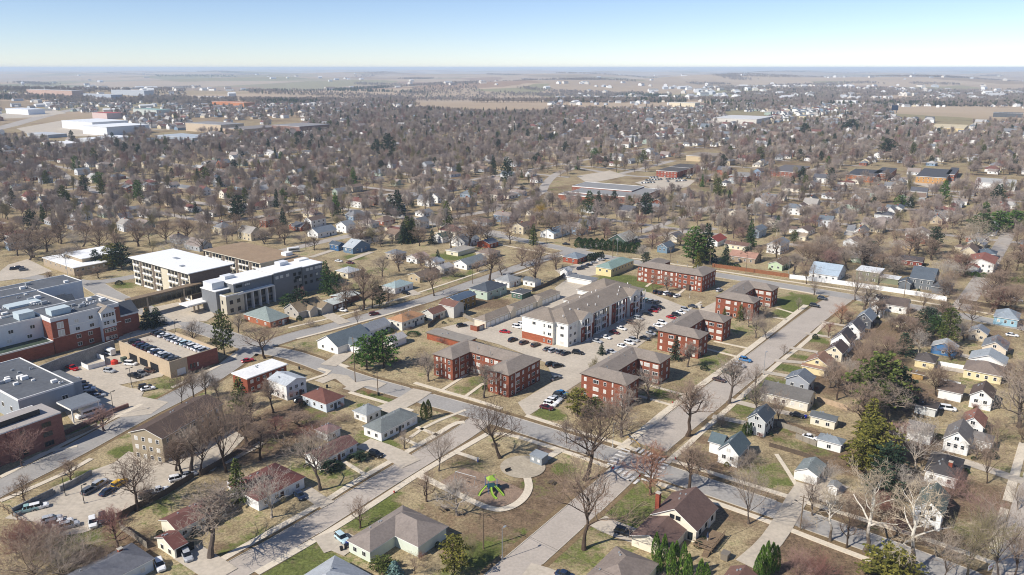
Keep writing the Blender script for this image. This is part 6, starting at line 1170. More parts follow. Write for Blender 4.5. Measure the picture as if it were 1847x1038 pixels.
x, y = P(917, 851); o = thing('park_bench', 'dark bench on the edge of the round plaza', 'bench', (x, y, 0), .6); mb = MB(); mb.box(-.9, -.25, .4, .9, .25, .46); obj('seat', mb.mesh('seat', [DARK]), o); mb = MB(); mb.box(-.9, .22, .46, .9, .28, .95); obj('backrest', mb.mesh('backrest', [DARK]), o)
for s in (-.7, .7): mb = MB(); mb.box(s - .05, -.22, 0, s + .05, .26, .4); obj('leg', mb.mesh('leg', [DARK]), o)
x, y = P(862, 833); o = thing('drinking_fountain', 'blue drinking fountain at the end of a short path', 'drinking fountain', (x, y, 0)); mb = MB(); mb.tube([(0, 0, 0), (0, 0, 1.0)], [.2, .16], 10); obj('pedestal', mb.mesh('pedestal', [flat('blue enamel', '#1f4a9a', .4)]), o); mb = MB(); mb.tube([(0, 0, 1.0), (0, 0, 1.12)], [.3, .34], 12); obj('bowl', mb.mesh('bowl', [STEEL]), o)
def hydrant(px, label):
    x, y = P(*px); o = thing('fire_hydrant', label, 'fire hydrant', (x, y, 0)); m = flat('hydrant red', '#b3241c', .45); mb = MB(); mb.tube([(0, 0, 0), (0, 0, .55), (0, 0, .62), (0, 0, .8)], [.14, .14, .2, .06], 10); obj('barrel', mb.mesh('barrel', [m]), o); mb = MB(); mb.tube([(-.25, 0, .45), (.25, 0, .45)], .07, 8); obj('nozzle', mb.mesh('nozzle', [m]), o)
hydrant((711, 890), 'red hydrant on the strip beside the park'); hydrant((1218, 829), 'red hydrant at the corner of the crossing'); hydrant((1213, 728), 'red hydrant at the end of a brick block walk')
def sign(px, label, c, w_=.75, zc=2.1):
    x, y = P(*px); o = thing('street_sign', label, 'sign', (x, y, 0), math.radians(35)); mb = MB(); mb.tube([(0, 0, 0), (0, 0, zc + .4)], .04, 5); obj('post', mb.mesh('post', [STEEL]), o); mb = MB(); q = [(math.cos(PI / 8 + k * PI / 4) * w_ / 2, math.sin(PI / 8 + k * PI / 4) * w_ / 2) for k in range(8)]; mb.add([(a_, -.05, zc + b_) for a_, b_ in q] + [(a_, -.08, zc + b_) for a_, b_ in q], [tuple(range(8)), tuple(range(15, 7, -1))]); obj('sign_plate', mb.mesh('sign_plate', [flat('sign face ' + c, c, .5)]), o)
sign((1153, 871), 'red octagonal sign at the crossing beside the orange budded tree', '#c01a22'); sign((1105, 857), 'red octagonal sign at the park corner of the crossing', '#bb1c22'); sign((1144, 802), 'dark green street sign at the far corner of the crossing', '#2c4a3c', .5)
x, y = P(1785, 1030); o = thing('yard_sign', 'small white and red board sign by the avenue', 'sign', (x, y, 0), .6); mb = MB(); mb.box(-.9, -.04, .3, .9, .04, 1.6); obj('sign_plate', mb.mesh('sign_plate', [TRIM]), o); mb = MB(); mb.box(-.6, -.07, .95, .6, -.045, 1.15); obj('red_stripe', mb.mesh('red_stripe', [flat('sign red', '#c0332b')]), o)
for px, c, lb in [((1453,755),'#1d2a9a','blue wheeled bin beside the long cream garage'),((627,985),'#2a3a7a','blue wheeled bin at the hipped house corner'),((624,990),'#222326','black wheeled bin by the hipped house'),((616,994),'#26272a','second black wheeled bin on the hipped house drive'),((590,700),'#1e1f22','black bin at the kerb of the avenue'),((540,667),'#222326','black bin at the kerb near the white roofed flats'),((683,714),'#26282b','dark bin at the foot of the avenue pole'),((495,664),'#2b2d30','dark bin on the corner of the junction')]:
    x, y = P(*px); o = thing('wheeled_bin', lb, 'bin', (x, y, 0), .5); mb = MB(); mb.add([(-.26, -.3, .1), (.26, -.3, .1), (.26, .3, .1), (-.26, .3, .1), (-.32, -.36, 1.0), (.32, -.36, 1.0), (.32, .36, 1.0), (-.32, .36, 1.0)], [(0, 3, 2, 1), (0, 1, 5, 4), (1, 2, 6, 5), (2, 3, 7, 6), (3, 0, 4, 7)]); obj('bin_body', mb.mesh('bin_body', [flat('bin ' + c, c, .5)]), o); mb = MB(); mb.box(-.34, -.4, 1.0, .34, .38, 1.07); obj('lid', mb.mesh('lid', [flat('bin ' + c, c, .5)]), o); mb = MB(); mb.tube([(-.3, .3, .12), (.3, .3, .12)], .12, 8); obj('wheel', mb.mesh('wheel', [RUB]), o)
x, y = P(1306, 990); o = thing('patio_umbrella', 'dark blue folded parasol on the wooden deck', 'umbrella', (*P(1276, 975, 1.0), .95)); mb = MB(); mb.tube([(0, 0, 0), (0, 0, 2.2)], .04, 5); obj('pole', mb.mesh('pole', [TRIM]), o); mb = MB(); mb.tube([(0, 0, .9), (0, 0, 1.5), (0, 0, 2.3)], [.3, .22, .05], 8); obj('canopy', mb.mesh('canopy', [flat('navy canvas', '#26344f', .8)]), o)
x, y = P(207, 657); o = thing('gas_canister_cover', 'bright red covered unit on the hospital lot island', 'tank', (x, y, 0)); mb = MB(); mb.tube([(0, 0, 0), (0, 0, 1.3), (0, 0, 1.8)], [1.3, 1.25, .5], 10); obj('cover', mb.mesh('cover', [flat('red cover', '#c7331f', .6)]), o); mb = MB(); mb.tube([(0, 0, 1.8), (0, 0, 2.0)], .2, 6); obj('cap', mb.mesh('cap', [DARK]), o)
for px, lb in (((224, 652), 'dark green utility box beside the parking deck'), ((1262, 556), 'pale bin store beside the back brick block'), ((1308, 1008), 'grey wooden planter at the foot of the deck stairs')):
    x, y = P(*px); o = thing('utility_box', lb, 'utility box', (x, y, 0), math.radians(53)); c = '#4c5a4e' if 'green' in lb else '#b9b3a6' if 'pale' in lb else '#7a7267'; mb = MB(); mb.box(-.9, -.8, 0, .9, .8, 1.5); obj('cabinet', mb.mesh('cabinet', [flat('cabinet ' + c, c, .6)]), o); mb = MB(); mb.box(-.98, -.88, 1.5, .98, .88, 1.6); obj('lid', mb.mesh('lid', [flat('lid ' + c, c, .5)]), o)
# ---------------------------------------------------------------- the town beyond
house('low brick school', 'with several flat grey roofs and white edges', (1041,343), (1150,358), (1190,342), 5.0, 'flat', 'u', 0, '#8e5b48', '#8b8a88', name='school', cat='school', az=30, wx=8, wy=6, brick=True, wings=[(-9, 34, 9, 66, 4.0, 'flat', 'u', 0), (25, 15, 55, 70, 6.0, 'flat', 'u', 0)])
FARB = [('low brick flats by the school', (1191,306), (1222,311), (1240,304), 6, '#8d4a38', '#59544f'), ('brick flats beyond the school', (1216,299), (1245,304), (1258,298), 6, '#8d4a38', '#59544f'), ('tan flats beyond the brick flats', (1241,280), (1285,284), (1298,277), 6, '#c0ad8c', '#8d8172'),
 ('dark flat roofed flats', (1526,315), (1578,319), (1604,309), 6, '#a5673f', '#4a4a4c'), ('second dark flat roofed flats', (1579,311), (1604,315), (1618,304), 6, '#9a5a3a', '#4d4d50'), ('third dark flat roofed flats', (1653,317), (1707,322), (1735,308), 6, '#b58a55', '#505052'), ('fourth dark flat roofed flats', (1708,313), (1722,316), (1738,304), 6, '#9a5236', '#515154'),
 ('long white block', (1760,326), (1833,334), (1846,326), 6, '#e0e0dc', '#b0aea8'), ('row of linked brick houses', (1400,304), (1436,312), (1452,300), 5, '#8d5a48', '#6b6664'), ('brick flats by the far green tree', (1317,316), (1347,320), (1362,313), 5, '#8d5040', '#8f8a84'),
 ('white warehouse', (124,217), (166,221.5), (172,214), 9, '#dfe3e6', '#d9dcde'), ('second white warehouse', (160,226), (192,230), (209,221), 9, '#d5d9dc', '#dfe1e3'), ('far white store', (2,196), (50,198), (84,192), 8, '#dfe3e8', '#cfd4da'), ('orange roofed mall', (367,183), (440,184.5), (448,177), 8, '#b5764f', '#b8805f'), ('long pale mall wing', (340,172), (395,173), (445,170), 8, '#c9c0b4', '#d0ccc6'),
 ('grey long workshop', (28,242), (86,244), (90,239), 5, '#a9adb0', '#b5b8ba'), ('white long workshop', (172,247), (207,249.5), (210,244), 6, '#d5d8da', '#dcdedf'), ('small white workshop', (140,250), (163,252), (166,247), 5, '#c9ced2', '#d4d7d9'), ('grey blue workshop', (276,245), (348,250), (354,243), 5, '#9aa4ad', '#a7afb6'), ('white roofed workshop', (92,257), (118,260), (122,255), 5, '#c9c9c6', '#dedede'),
 ('far beige complex', (1685,226), (1740,232), (1748,226), 8, '#d3c095', '#c9ba98'), ('pale school hall', (1312,209), (1365,216), (1380,210), 8, '#c9c4ba', '#c7c6c3'), ('tan hotel block', (1215,184), (1254,186), (1258,182), 10, '#d8cbb0', '#c9c3b5'), ('far grey depot', (1792,203), (1846,205), (1850,201), 6, '#55585c', '#5b5e62'), ('far apartment row', (350,221), (398,226), (405,221), 9, '#bfae96', '#8d8a88'), ('second far apartment row', (420,230), (440,234), (470,226), 9, '#b9a58d', '#857f7b'), ('far dark row', (490,226), (540,229), (546,222), 9, '#8b6f63', '#8b8886'),
 ('white farm row', (930,141), (955,142), (960,140), 9, '#e3e3e0', '#d3d3d0'), ('far white hall', (1520,173), (1545,176), (1552,172), 8, '#dcdcd8', '#c9c7c2'), ('green roofed depot', (238,197), (282,199), (288,194), 8, '#b7bdb6', '#86a39a'), ('red roofed depot', (176,203), (192,205), (196,200), 8, '#c9b3ac', '#a54a44'), ('far office row', (60,167), (130,170), (134,165), 14, '#b59a8b', '#b3b0ad'), ('far glass office', (160,170), (200,173), (206,168), 12, '#a9b0b8', '#b9bdc0'), ('far grey office', (210,166), (260,168), (264,164), 12, '#a7adb3', '#b9bdc1')]
for sh, L, B, R, h, wc, rc in FARB: house(sh, 'in the distance beyond the town trees' if B[1] < 260 else 'beyond the bare trees', L, B, R if B[1] > 212 else 38.0, h * (1.5 if B[1] < 232 else 1), 'slab', 'u', 0, wc, rc, name='commercial_building' if B[1] < 260 else 'apartment_building', cat='building', az=33, wx=6 if B[1] > 290 else 0, wy=3 if B[1] > 290 else 0, fl=2 if B[1] > 290 else 1)
# water tower and scoreboard, far off
x, y = P(43, 163); o = thing('water_tower', 'pale water tower near the horizon', 'water tower', (x, y, 0)); mb = MB(); mb.tube([(0, 0, 0), (0, 0, 22), (0, 0, 27), (0, 0, 36), (0, 0, 40)], [3, 2.2, 7, 8.5, 2], 12); obj('tank', mb.mesh('tank', [siding('#d5dbe0')]), o)
x, y = P(1613, 204); o = thing('scoreboard', 'dark scoreboard on posts above the far sports field', 'scoreboard', (x, y, 0)); mb = MB(); mb.box(-8, -.5, 6, 8, .5, 18); obj('board', mb.mesh('board', [flat('navy board', '#20304a')]), o)
for s in (-5, 5): mb = MB(); mb.box(s - .4, -.4, 0, s + .4, .4, 6); obj('post', mb.mesh('post', [DARK]), o)
# where nothing may be set down: streets, lots and buildings already there
OCC = []
def occupied(x, y, m):
    for ox_, oy_, r in OCC:
        if (x - ox_) ** 2 + (y - oy_) ** 2 < (r + m) ** 2: return True
    for k in 'ABCDEFGHIJKLMNOSTV':
        q, wd = ROADW[k]
        for a, b in zip(q, q[1:]):
            if abs(a[0] - x) + abs(a[1] - y) < dist(a, b) + 60 and seg_d((x, y), a, b) < wd / 2 + m: return True
    return any(inside((x, y), q) for q in _lotp)
for o in list(COL.objects):
    if o.parent is None and o.get('category') in ('house', 'garage', 'shed', 'apartment building', 'building', 'school', 'clinic', 'hospital', 'hospital building', 'parking deck', 'carport'):
        r = 6
        for c in o.children:
            if c.name.startswith('wall'): r = max(r, max(abs(v) for q in c.bound_box for v in q[:2]))
        OCC.append((o.location.x, o.location.y, min(r, 26)))
OPEN = [[(740,172),(905,168),(990,186),(990,205),(860,205),(760,198)], [(900,138),(1190,136),(1290,150),(1330,172),(1290,192),(1200,196),(1130,200),(1040,200),(960,172),(860,158)], [(1600,190),(1847,178),(1847,222),(1760,224),(1680,220),(1610,218)], [(0,206),(110,200),(230,215),(250,248),(150,252),(0,252)], [(0,128),(1847,130),(1847,150),(1300,150),(1180,136),(900,140),(700,165),(430,160),(0,162)], [(380,170),(620,168),(740,172),(560,185),(400,188)], [(1240,148),(1847,144),(1847,154),(1450,158)], [(960,345),(1000,325),(1050,318),(1150,312),(1200,318),(1260,326),(1250,350),(1200,362),(1130,372),(1040,372),(985,366)], [(1190,345),(1300,335),(1360,345),(1280,362)], [(1050,305),(1120,312),(1130,320),(1040,318)]]
OPEN += [[(min(L[0], B[0]) - 5, min(B[1], R[1]) - 8), (R[0] + 5, min(B[1], R[1]) - 8), (R[0] + 6, B[1] + 10), (L[0] - 5, B[1] + 10)] for sh, L, B, R, h, wc, rc in FARB]
def is_open(px, py): return any(inside((px, py), q) for q in OPEN)
FW = ['#e2e1dc', '#e2e1dc', '#e2e1dc', '#ddd6c6', '#ddd6c6', '#cfd2d3', '#cfd2d3', '#b7a88f', '#c9bda2', '#c9bda2', '#a4a8ab', '#8d5a48', '#9aa89b', '#7f93a6']
FR = ['#77787a', '#6c5d54', '#8b8079', '#9a958e', '#5a5b60', '#7b6a5e', '#77787a', '#8b8079', '#6f4b45', '#a7a5a2', '#6b7278']
CN = {'#e2e1dc': 'white', '#ddd6c6': 'cream', '#cfd2d3': 'pale grey', '#b7a88f': 'tan', '#c9bda2': 'sandy', '#a4a8ab': 'grey', '#8d5a48': 'brick', '#9aa89b': 'sage green', '#7f93a6': 'blue grey'}
RN = {'#77787a': 'grey', '#6c5d54': 'brown', '#8b8079': 'taupe', '#9a958e': 'pale', '#5a5b60': 'dark', '#7b6a5e': 'umber', '#6f4b45': 'maroon', '#a7a5a2': 'light grey', '#6b7278': 'slate'}
cand_h, cand_t = [], []
rg = random.Random(5)
def cells(du, dv, ymax, ymin):
    """a jittered grid along the street directions, covering what the camera sees between two rows of the photo"""
    far = P(PXC, ymin)[1]; near_ = P(PXC, ymax)[1]; R_ = far * 1.25
    for i in range(int(-R_ / du), int(R_ / du) + 1):
        for j in range(int(-R_ / dv), int(R_ / dv) + 1):
            x = (i + .5) * du * U0[0] + (j + .5) * dv * V1[0]; y = (i + .5) * du * U0[1] + (j + .5) * dv * V1[1]
            if near_ * .8 < y < far and abs(x) < y * .74 + 12: yield i, j, x, y
def street_d(x, y):
    u, v = x * U0[0] + y * U0[1], x * V1[0] + y * V1[1]; a = (u / 17.5 - 2.5) / 5; c = (v / 31 - .5) / 8
    return min(abs(a - round(a)) * 87.5, abs(c - round(c)) * 248)
def side_streets():
    for fam, n_ in ((0, 40), (1, 18)):
        for k in range(-n_, n_ + 1):
            c0 = (5 * k + 2.5) * 17.5 if fam == 0 else (8 * k + .5) * 31; run = []
            for t in range(-160, 161):
                q = t * 10.0; x, y = (c0 * U0[0] + q * V1[0], c0 * U0[1] + q * V1[1]) if fam == 0 else (q * U0[0] + c0 * V1[0], q * U0[1] + c0 * V1[1]); ok = 330 < y < 1500 and abs(x) < y * .75
                if ok:
                    px, py = Q(x, y); ok = not (py > 425 and 380 < px < 1420 or py > 470 or py > 405 and px < 560 or is_open(px, py)) and not any((x - a) ** 2 + (y - b_) ** 2 < (r + 4) ** 2 for a, b_, r in OCC)
                if ok: run.append((x + 4 * math.sin(q / 170 + k), y + 3 * math.sin(q / 140 + k)))
                if (not ok or t == 160) and run:
                    if len(run) > 5: strip('road', run, 7, FARRD, 'neighbourhood street between the houses', 'road', z=.022 if fam else .028, world=True, sm=0)
                    run = []
side_streets()
for i, j, x, y in cells(17.5, 31, 505, 186):
    if i % 5 == 2 or j % 8 == 0: continue       # back lots and streets between the house rows
    x += rg.uniform(-3, 3); y += rg.uniform(-3, 3); px, py = Q(x, y)
    if not (-40 < px < 1890) or py > 440 and 400 < px < 1420 or py > 470 or is_open(px, py): continue
    dens = .78 if py > 330 else .8 if px > 900 else .68
    if 620 < px < 1100 and 190 < py < 300 and px > 0: dens = .26
    if py < 240 and px > 1000: dens = .85
    if rg.random() > dens or occupied(x, y, 6): continue
    cand_h.append((y, x)); OCC.append((x, y, 6.5))
cand_h.sort()
n_hand = sum(1 for o in COL.objects if o.parent is None and o.name.startswith('house'))
N_IND = 292 - n_hand
def far_spec():
    L = rg.uniform(9, 15); Wd = rg.uniform(7.5, 10); rt = 'gable' if rg.random() < .68 else 'hip'; h = 2.8 if rg.random() < .7 else 4.8
    return L, Wd, rt, h, rg.choice([.4, .5, .5, .65, .8]), rg.choice(FW), rg.choice(FR), rg.choice('uv'), rg.gauss(0, 5)
for y, x in cand_h[:N_IND]:
    L, Wd, rt, h, pi_, wc, rc, rd, ja = far_spec(); az = AZU + ja; lu, lv = (L, Wd) if rd == 'u' else (Wd, L); (ux, uy), (vx, vy) = axes(az)
    b = Bld('house', None, None, 'house', x - ux * lu / 2 - vx * lv / 2, y - uy * lu / 2 - vy * lv / 2, az, lu / 2, lv / 2, 'houses of the neighbourhood', anchor=False)
    rects = [(0, 0, lu, lv, h, rt, rd, pi_)]
    if rg.random() < .4: rects.append((lu * .2, lv - .5, lu * .75, lv + 4.5, 2.6, rt, 'v' if rd == 'u' else 'u', pi_))
    b.body(rects, siding(wc) if CN[wc] != 'brick' else brickmat(wc), shingle(rc), TRIM, .35); zs = [h - 1.9] + ([h - 4.4] if h > 4 else [])
    b.win('x', .35, spread(.8, lv - .8, 2 if rd == 'u' else 3), zs, 1.2, 1.3, 'pair'); b.win('y', .35, spread(.8, lu - .8, 3 if rd == 'u' else 2), zs, 1.2, 1.3, 'pair')
    if rg.random() < .35: b.chimney(lu * .5, lv * .58, h, h + min(lu, lv) / 2 * pi_ + .8, BRICKCH, .8)
    PENDING.append((b.root, f"{'tall ' if h > 4 else ''}{CN[wc]} house with {RN[rc]} {'hipped' if rt == 'hip' else 'gabled'} roof,", x, y))
# the rest of the far houses: one mesh, a colour per house
walls, roofs, wcol, rcol = MB(), MB(), [], []
for y, x in cand_h[N_IND:]:
    L, Wd, rt, h, pi_, wc, rc, rd, ja = far_spec(); lu, lv = (L, Wd) if rd == 'u' else (Wd, L); a = MB(); r_ = MB(); q = (0, 0, lu, lv, h, rt, rd, pi_); roof_part(r_, *q, t=.12); wall_part(a, *q, .3, h)
    (ux, uy), (vx, vy) = axes(AZU + ja); zz = float(gz(x, y))
    if y > 900 and rg.random() < .6: wc = '#e2e1dc'
    if y > 1100: lu *= 1.3; lv *= 1.3; h *= 1.4; q = (0, 0, lu, lv, h, rt, rd, pi_); a, r_ = MB(), MB(); roof_part(r_, *q, t=.12); wall_part(a, *q, .3, h)
    for src, dst, cols, c in ((a, walls, wcol, wc), (r_, roofs, rcol, rc)):
        o_ = len(dst.v); dst.v += [(x + ux * (p[0] - lu / 2) + vx * (p[1] - lv / 2), y + uy * (p[0] - lu / 2) + vy * (p[1] - lv / 2), p[2] + zz) for p in src.v]; dst.f += [tuple(k + o_ for k in f) for f in src.f]; cols += [lin(c)] * len(src.f)
    for wx in spread(.5, lv - .5, 2):               # windows as dark insets on the two faces one sees
        pts = [(.27, wx - .5, .9), (.27, wx + .5, .9), (.27, wx + .5, 2.2), (.27, wx - .5, 2.2)]; o_ = len(walls.v); walls.v += [(x + ux * (p[0] - lu / 2) + vx * (p[1] - lv / 2), y + uy * (p[0] - lu / 2) + vy * (p[1] - lv / 2), p[2] + zz) for p in pts]; walls.f.append((o_, o_ + 1, o_ + 2, o_ + 3)); wcol.append((.03, .035, .04))
def colored(name, mb, cols, parent, rough):
    me = bpy.data.meshes.new(name); me.from_pydata(mb.v, [], mb.f); at = me.attributes.new('paint', 'FLOAT_COLOR', 'FACE'); at.data.foreach_set('color', np.array([(*c, 1) for c in cols], dtype=np.float32).ravel())
    m = bpy.data.materials.new(name + ' paint'); m.use_nodes = True; n = m.node_tree.nodes; t = n.new('ShaderNodeAttribute'); t.attribute_name = 'paint'; m.node_tree.links.new(t.outputs['Color'], n['Principled BSDF'].inputs['Base Color']); n['Principled BSDF'].inputs['Roughness'].default_value = rough; me.materials.append(m); return obj(name, me, parent)
if walls.f:
    e = thing('distant_houses', 'hundreds of small far houses among the trees', 'houses', (0, 0, 0)); e['kind'] = 'stuff'; colored('walls', walls, wcol, e, .8); colored('roofs', roofs, rcol, e, .9)
# shrubs along the house walls
for o in [o for o in COL.objects if o.parent is None and o.name.startswith('house') and o.location.y < 430]:
    wl = next(c for c in o.children if c.name.startswith('wall')); bb = [Vector(c) for c in wl.bound_box]; x0, x1, y0, y1 = min(c.x for c in bb), max(c.x for c in bb), min(c.y for c in bb), max(c.y for c in bb)
    for k in range(rg.choice([1, 2, 3])):
        lx, ly = (x0 - 1.1, rg.uniform(y0, y1)) if rg.random() < .4 else (rg.uniform(x0, x1), y0 - 1.1); a = o.rotation_euler.z; x = o.location.x + lx * math.cos(a) - ly * math.sin(a); y = o.location.y + lx * math.sin(a) + ly * math.cos(a)
        if any(seg_d((x, y), a_, b_) < wd / 2 + .5 for q, wd in [(w_poly(px), wd) for px, wd, _ in DW] + list(ROADW.values()) for a_, b_ in zip(q, q[1:])): continue
        if rg.random() < .5: evergreen(x, y, rg.uniform(.9, 1.8), 'cedar', rg.choice(['dark', 'yew', 'dark', 'olive']), rg.uniform(1.4, 2.6))
        else: bare_tree(x, y, rg.uniform(1.2, 2.6), 'bush', rg.choice(['brown', 'red', 'grey', 'olive']), rg.uniform(1.6, 3))
# trees between the houses
for i, j, x, y in cells(8.9, 9.5, 800, 150):
    x += rg.uniform(-5, 5); y += rg.uniform(-5, 5); px, py = Q(x, y)
    if not (-60 < px < 1910) or py > 452 and 380 < px < 1420 or py > (520 if px < 1545 else 790) or (py > 478 and px < 560) or is_open(px, py): continue
    f = (math.sin(x / 170 + 1) * math.sin(y / 230) + math.sin(x / 61 - y / 97)) * .5      # thicker and thinner stands
    dens = (.64 if py < 330 else .70 if py < 400 else .54) + (.5 if py < 330 else .3) * f
    if 560 < px < 1130 and 200 < py < 310: dens = .8 + .3 * f
    elif 900 < px < 1700 and 232 < py < 270: dens = .75 + .3 * f
    elif px > 1000 and py < 232: dens = .42 + .5 * f
    if px < 340 and py < 240: dens *= .3
    elif px < 460 and py < 210: dens *= .4
    elif px < 1150 and py < 198: dens *= .4
    if py < 165: dens *= .5
    if py > 430: dens *= .6
    if py > 550: dens = .42
    if rg.random() > dens or occupied(x, y, 1.2) or street_d(x, y) < 3.9 and py < 425: continue
    cand_t.append((y, x))
cand_t.sort()
n_ev = sum(1 for o in COL.objects if o.parent is None and o.name.startswith('evergreen')); n_bt = sum(1 for o in COL.objects if o.parent is None and o.name.startswith('bare_tree'))
FC = ['brown'] * 9 + ['grey'] * 8 + ['dark'] * 2 + ['pale', 'pale', 'pink', 'olive', 'red']
rest = []
for y, x in cand_t:
    ev = rg.random() < .045
    if ev and n_ev < 298:
        h = rg.uniform(8, 19); evergreen(x, y, h, rg.choice(['cone', 'pine', 'pine']), rg.choice(['dark', 'dark', 'spruce', 'pine', 'yew']), h * rg.uniform(.4, .6)); n_ev += 1
    elif not ev and n_bt < 298:
        h = rg.choice([rg.uniform(7, 12), rg.uniform(11, 17), rg.uniform(12, 18)]); bare_tree(x, y, h, rg.choice(['round', 'round', 'oak', 'vase', 'round', 'tall']), rg.choice(FC), h * rg.uniform(.95, 1.3)); n_bt += 1
    else: rest.append((x, y, ev))
def scatter(name, protos, pts, label, cat, smin, smax, wid=1.0):
    """one object: copies of a few trees set on the points"""
    col = bpy.data.collections.new(name + ' kinds')
    for me in protos: o = bpy.data.objects.new(name + ' kind', me); col.objects.link(o)
    me = bpy.data.meshes.new(name); me.vertices.add(len(pts)); me.vertices.foreach_set('co', np.array([(x, y, float(gz(x, y)) - .1) for x, y in pts], dtype=np.float32).ravel())
    o = tag(obj(name, me), label, cat, kind='stuff')
    g = bpy.data.node_groups.new(name, 'GeometryNodeTree'); g.interface.new_socket('Geometry', in_out='INPUT', socket_type='NodeSocketGeometry'); g.interface.new_socket('Geometry', in_out='OUTPUT', socket_type='NodeSocketGeometry')
    n = g.nodes; l = g.links; gi, go = n.new('NodeGroupInput'), n.new('NodeGroupOutput'); ip = n.new('GeometryNodeInstanceOnPoints'); ci = n.new('GeometryNodeCollectionInfo'); ci.inputs['Collection'].default_value = col; ci.inputs['Separate Children'].default_value = True; ci.inputs['Reset Children'].default_value = True; ip.inputs['Pick Instance'].default_value = True
    rv = n.new('FunctionNodeRandomValue'); rv.data_type = 'FLOAT_VECTOR'; rv.inputs[0].default_value = (smin * wid, smin * wid, smin); rv.inputs[1].default_value = (smax * wid, smax * wid, smax)
    rr = n.new('FunctionNodeRandomValue'); rr.data_type = 'FLOAT_VECTOR'; rr.inputs[0].default_value = (0, 0, 0); rr.inputs[1].default_value = (0, 0, 6.28); rr.inputs['Seed'].default_value = 3
    l.new(gi.outputs[0], ip.inputs['Points']); l.new(ci.outputs[0], ip.inputs['Instance']); l.new(rv.outputs[0], ip.inputs['Scale']); l.new(rr.outputs[0], ip.inputs['Rotation']); l.new(ip.outputs[0], go.inputs[0])
    o.modifiers.new('scatter', 'NODES').node_group = g; return o
def joined(T, C, tm, cm):
    mb = MB(); mb.add(T.v, T.f, 0); mb.add(C.v, C.f, [1 + k for k in C.m]); return mb.mesh('tree', [tm] + cm)
far_p = []
for fm, sd, cl in (('round', 21, 'far'), ('round', 22, 'far2'), ('oak', 3, 'far'), ('round', 26, 'far3'), ('vase', 31, 'far2'), ('round', 21, 'olive'), ('oak', 8, 'far'), ('round', 22, 'far3'), ('oak', 3, 'far2'), ('tall', 41, 'pale'), ('vase', 34, 'far'), ('small', 51, 'pink')):
    T, C, wd = tree_meshes(sd, fm, 4, .0016, 5); far_p.append(joined(T, C, BARKS[cl][0], [BARKS[cl][1]]))
scatter('distant_trees', far_p, [(x, y) for x, y, e in rest if not e], 'leafless trees filling the far neighbourhoods', 'trees', 7, 17, 1.1)
far_e = []
for sd, fm, cl in ((100, 'cone', 'dark'), (101, 'pine', 'dark'), (102, 'pine', 'spruce')):
    T, C = evergreen_mesh(sd, fm); g_ = GREENS[cl]; far_e.append(joined(T, C, BARKS['dark'][0], [pm('needles', g_[0], .3, .8, .9, 4, .15), pm('needles', g_[1], .3, .8, .9, 4, .15)]))
# far windbreaks and woods out to the horizon
woods, groves = [], []
rw = random.Random(9)
for k in range(135):
    py = 127 + 60 * rw.random() ** 1.2; px = rw.uniform(-60, 1900); x, y = P(px, py); ln = rw.uniform(150, 900) * (y / 4000) ** .6; an = rw.choice([rw.gauss(0, .12), rw.gauss(0, .12), rw.uniform(0, 3.1)]); wd = rw.uniform(15, 130) * (y / 4000) ** .5; ev = rw.random() < .12
    for t in range(int(min(230, ln * max(wd, 30) / 230 + ln / 12))):
        a, c = rw.uniform(-ln, ln) / 2, rw.gauss(0, wd / 2); q = (x + a * math.cos(an) - c * math.sin(an), y + a * math.sin(an) + c * math.cos(an))
        if 1500 < q[1] < 16000 and abs(q[0]) < q[1] * .75: (groves if ev else woods).append(q)
scatter('distant_evergreens', far_e, [(x, y) for x, y, e in rest if e] + groves, 'dark evergreens dotted through the far town and fields', 'evergreens', 10, 19, .72)
scatter('distant_woods', far_p[:4], woods, 'bare woods and windbreaks across the far fields', 'woods', 12, 20, 1.3)
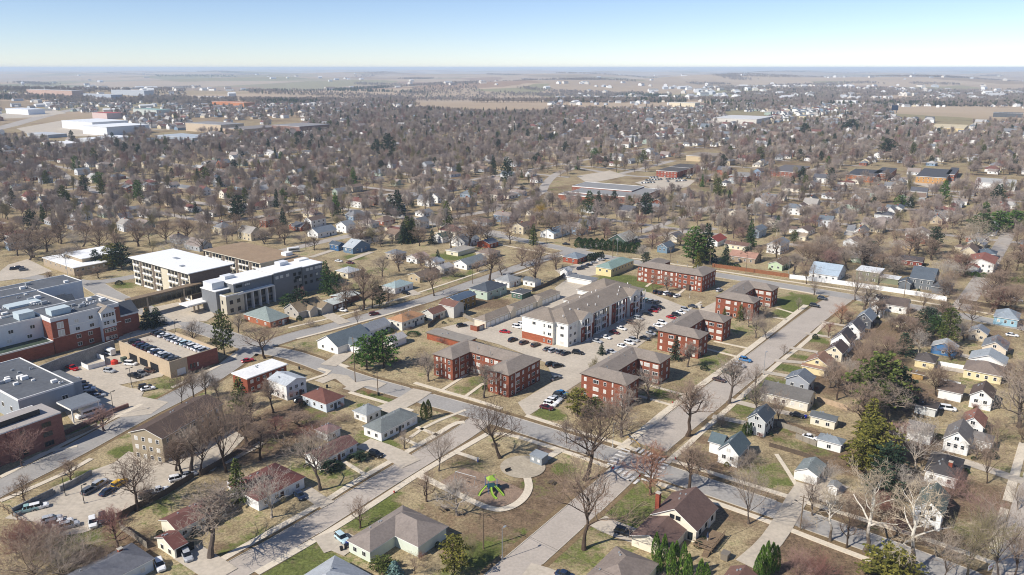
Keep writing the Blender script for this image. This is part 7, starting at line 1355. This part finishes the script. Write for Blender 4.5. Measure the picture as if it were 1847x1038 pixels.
# far farmsteads and town edge: small pale buildings out to the horizon
walls, roofs, wcol, rcol = MB(), MB(), [], []
for k in range(640):
    c0 = rw.random(); px, py = (rw.uniform(1000, 1847), rw.uniform(152, 190)) if c0 < .55 else (rw.uniform(0, 420), rw.uniform(160, 205)) if c0 < .70 else (rw.uniform(0, 1847), rw.uniform(127, 160))
    x, y = P(px, py); s_ = rw.uniform(.8, 1.6) * (1 + (y > 3000) * .8); lu, lv, h = 13 * s_ * rw.uniform(.7, 2.0), 9 * s_, 4.5 * s_; a = MB(); r_ = MB(); q = (0, 0, lu, lv, h, 'gable', 'u', .5); roof_part(r_, *q); wall_part(a, *q, .3, h); an = AZU + rw.gauss(0, 25); (ux, uy), (vx, vy) = axes(an); zz = float(gz(x, y)); wc = rw.choice(['#e4e4e0', '#e4e4e0', '#d9d3c6', '#b9bdc1']); rc = rw.choice(['#8b8985', '#a9a9a8', '#7a6d64', '#d5d5d2'])
    for src, dst, cols, c in ((a, walls, wcol, wc), (r_, roofs, rcol, rc)):
        o_ = len(dst.v); dst.v += [(x + ux * p[0] + vx * p[1], y + uy * p[0] + vy * p[1], p[2] + zz) for p in src.v]; dst.f += [tuple(k_ + o_ for k_ in f) for f in src.f]; cols += [lin(c)] * len(src.f)
e = thing('distant_farmsteads', 'pale far buildings scattered to the horizon', 'buildings', (0, 0, 0)); e['kind'] = 'stuff'; colored('farm_walls', walls, wcol, e, .8); colored('farm_roofs', roofs, rcol, e, .9)
# ---------------------------------------------------------------- air
mb = MB(); _gx, _gy = np.meshgrid(np.linspace(-42000, 42000, 900), np.linspace(0, 62000, 900)); mb.box(-42000, -300, float(gz(_gx, _gy).min()) - 2, 42000, 62000, 120)
hz = mb.build('haze', [bpy.data.materials.new('haze')]); hz['kind'] = 'stuff'; hz['label'] = 'pale blue haze over the far land'; hz['category'] = 'haze'
m = hz.data.materials[0]; m.use_nodes = True; n = m.node_tree.nodes; n.remove(n['Principled BSDF']); v = n.new('ShaderNodeVolumePrincipled'); v.inputs['Color'].default_value = (.68, .83, 1.0, 1); v.inputs['Density'].default_value = 8.5e-5; v.inputs['Anisotropy'].default_value = 0
m.node_tree.links.new(v.outputs[0], n['Material Output'].inputs['Volume'])
finish_labels()
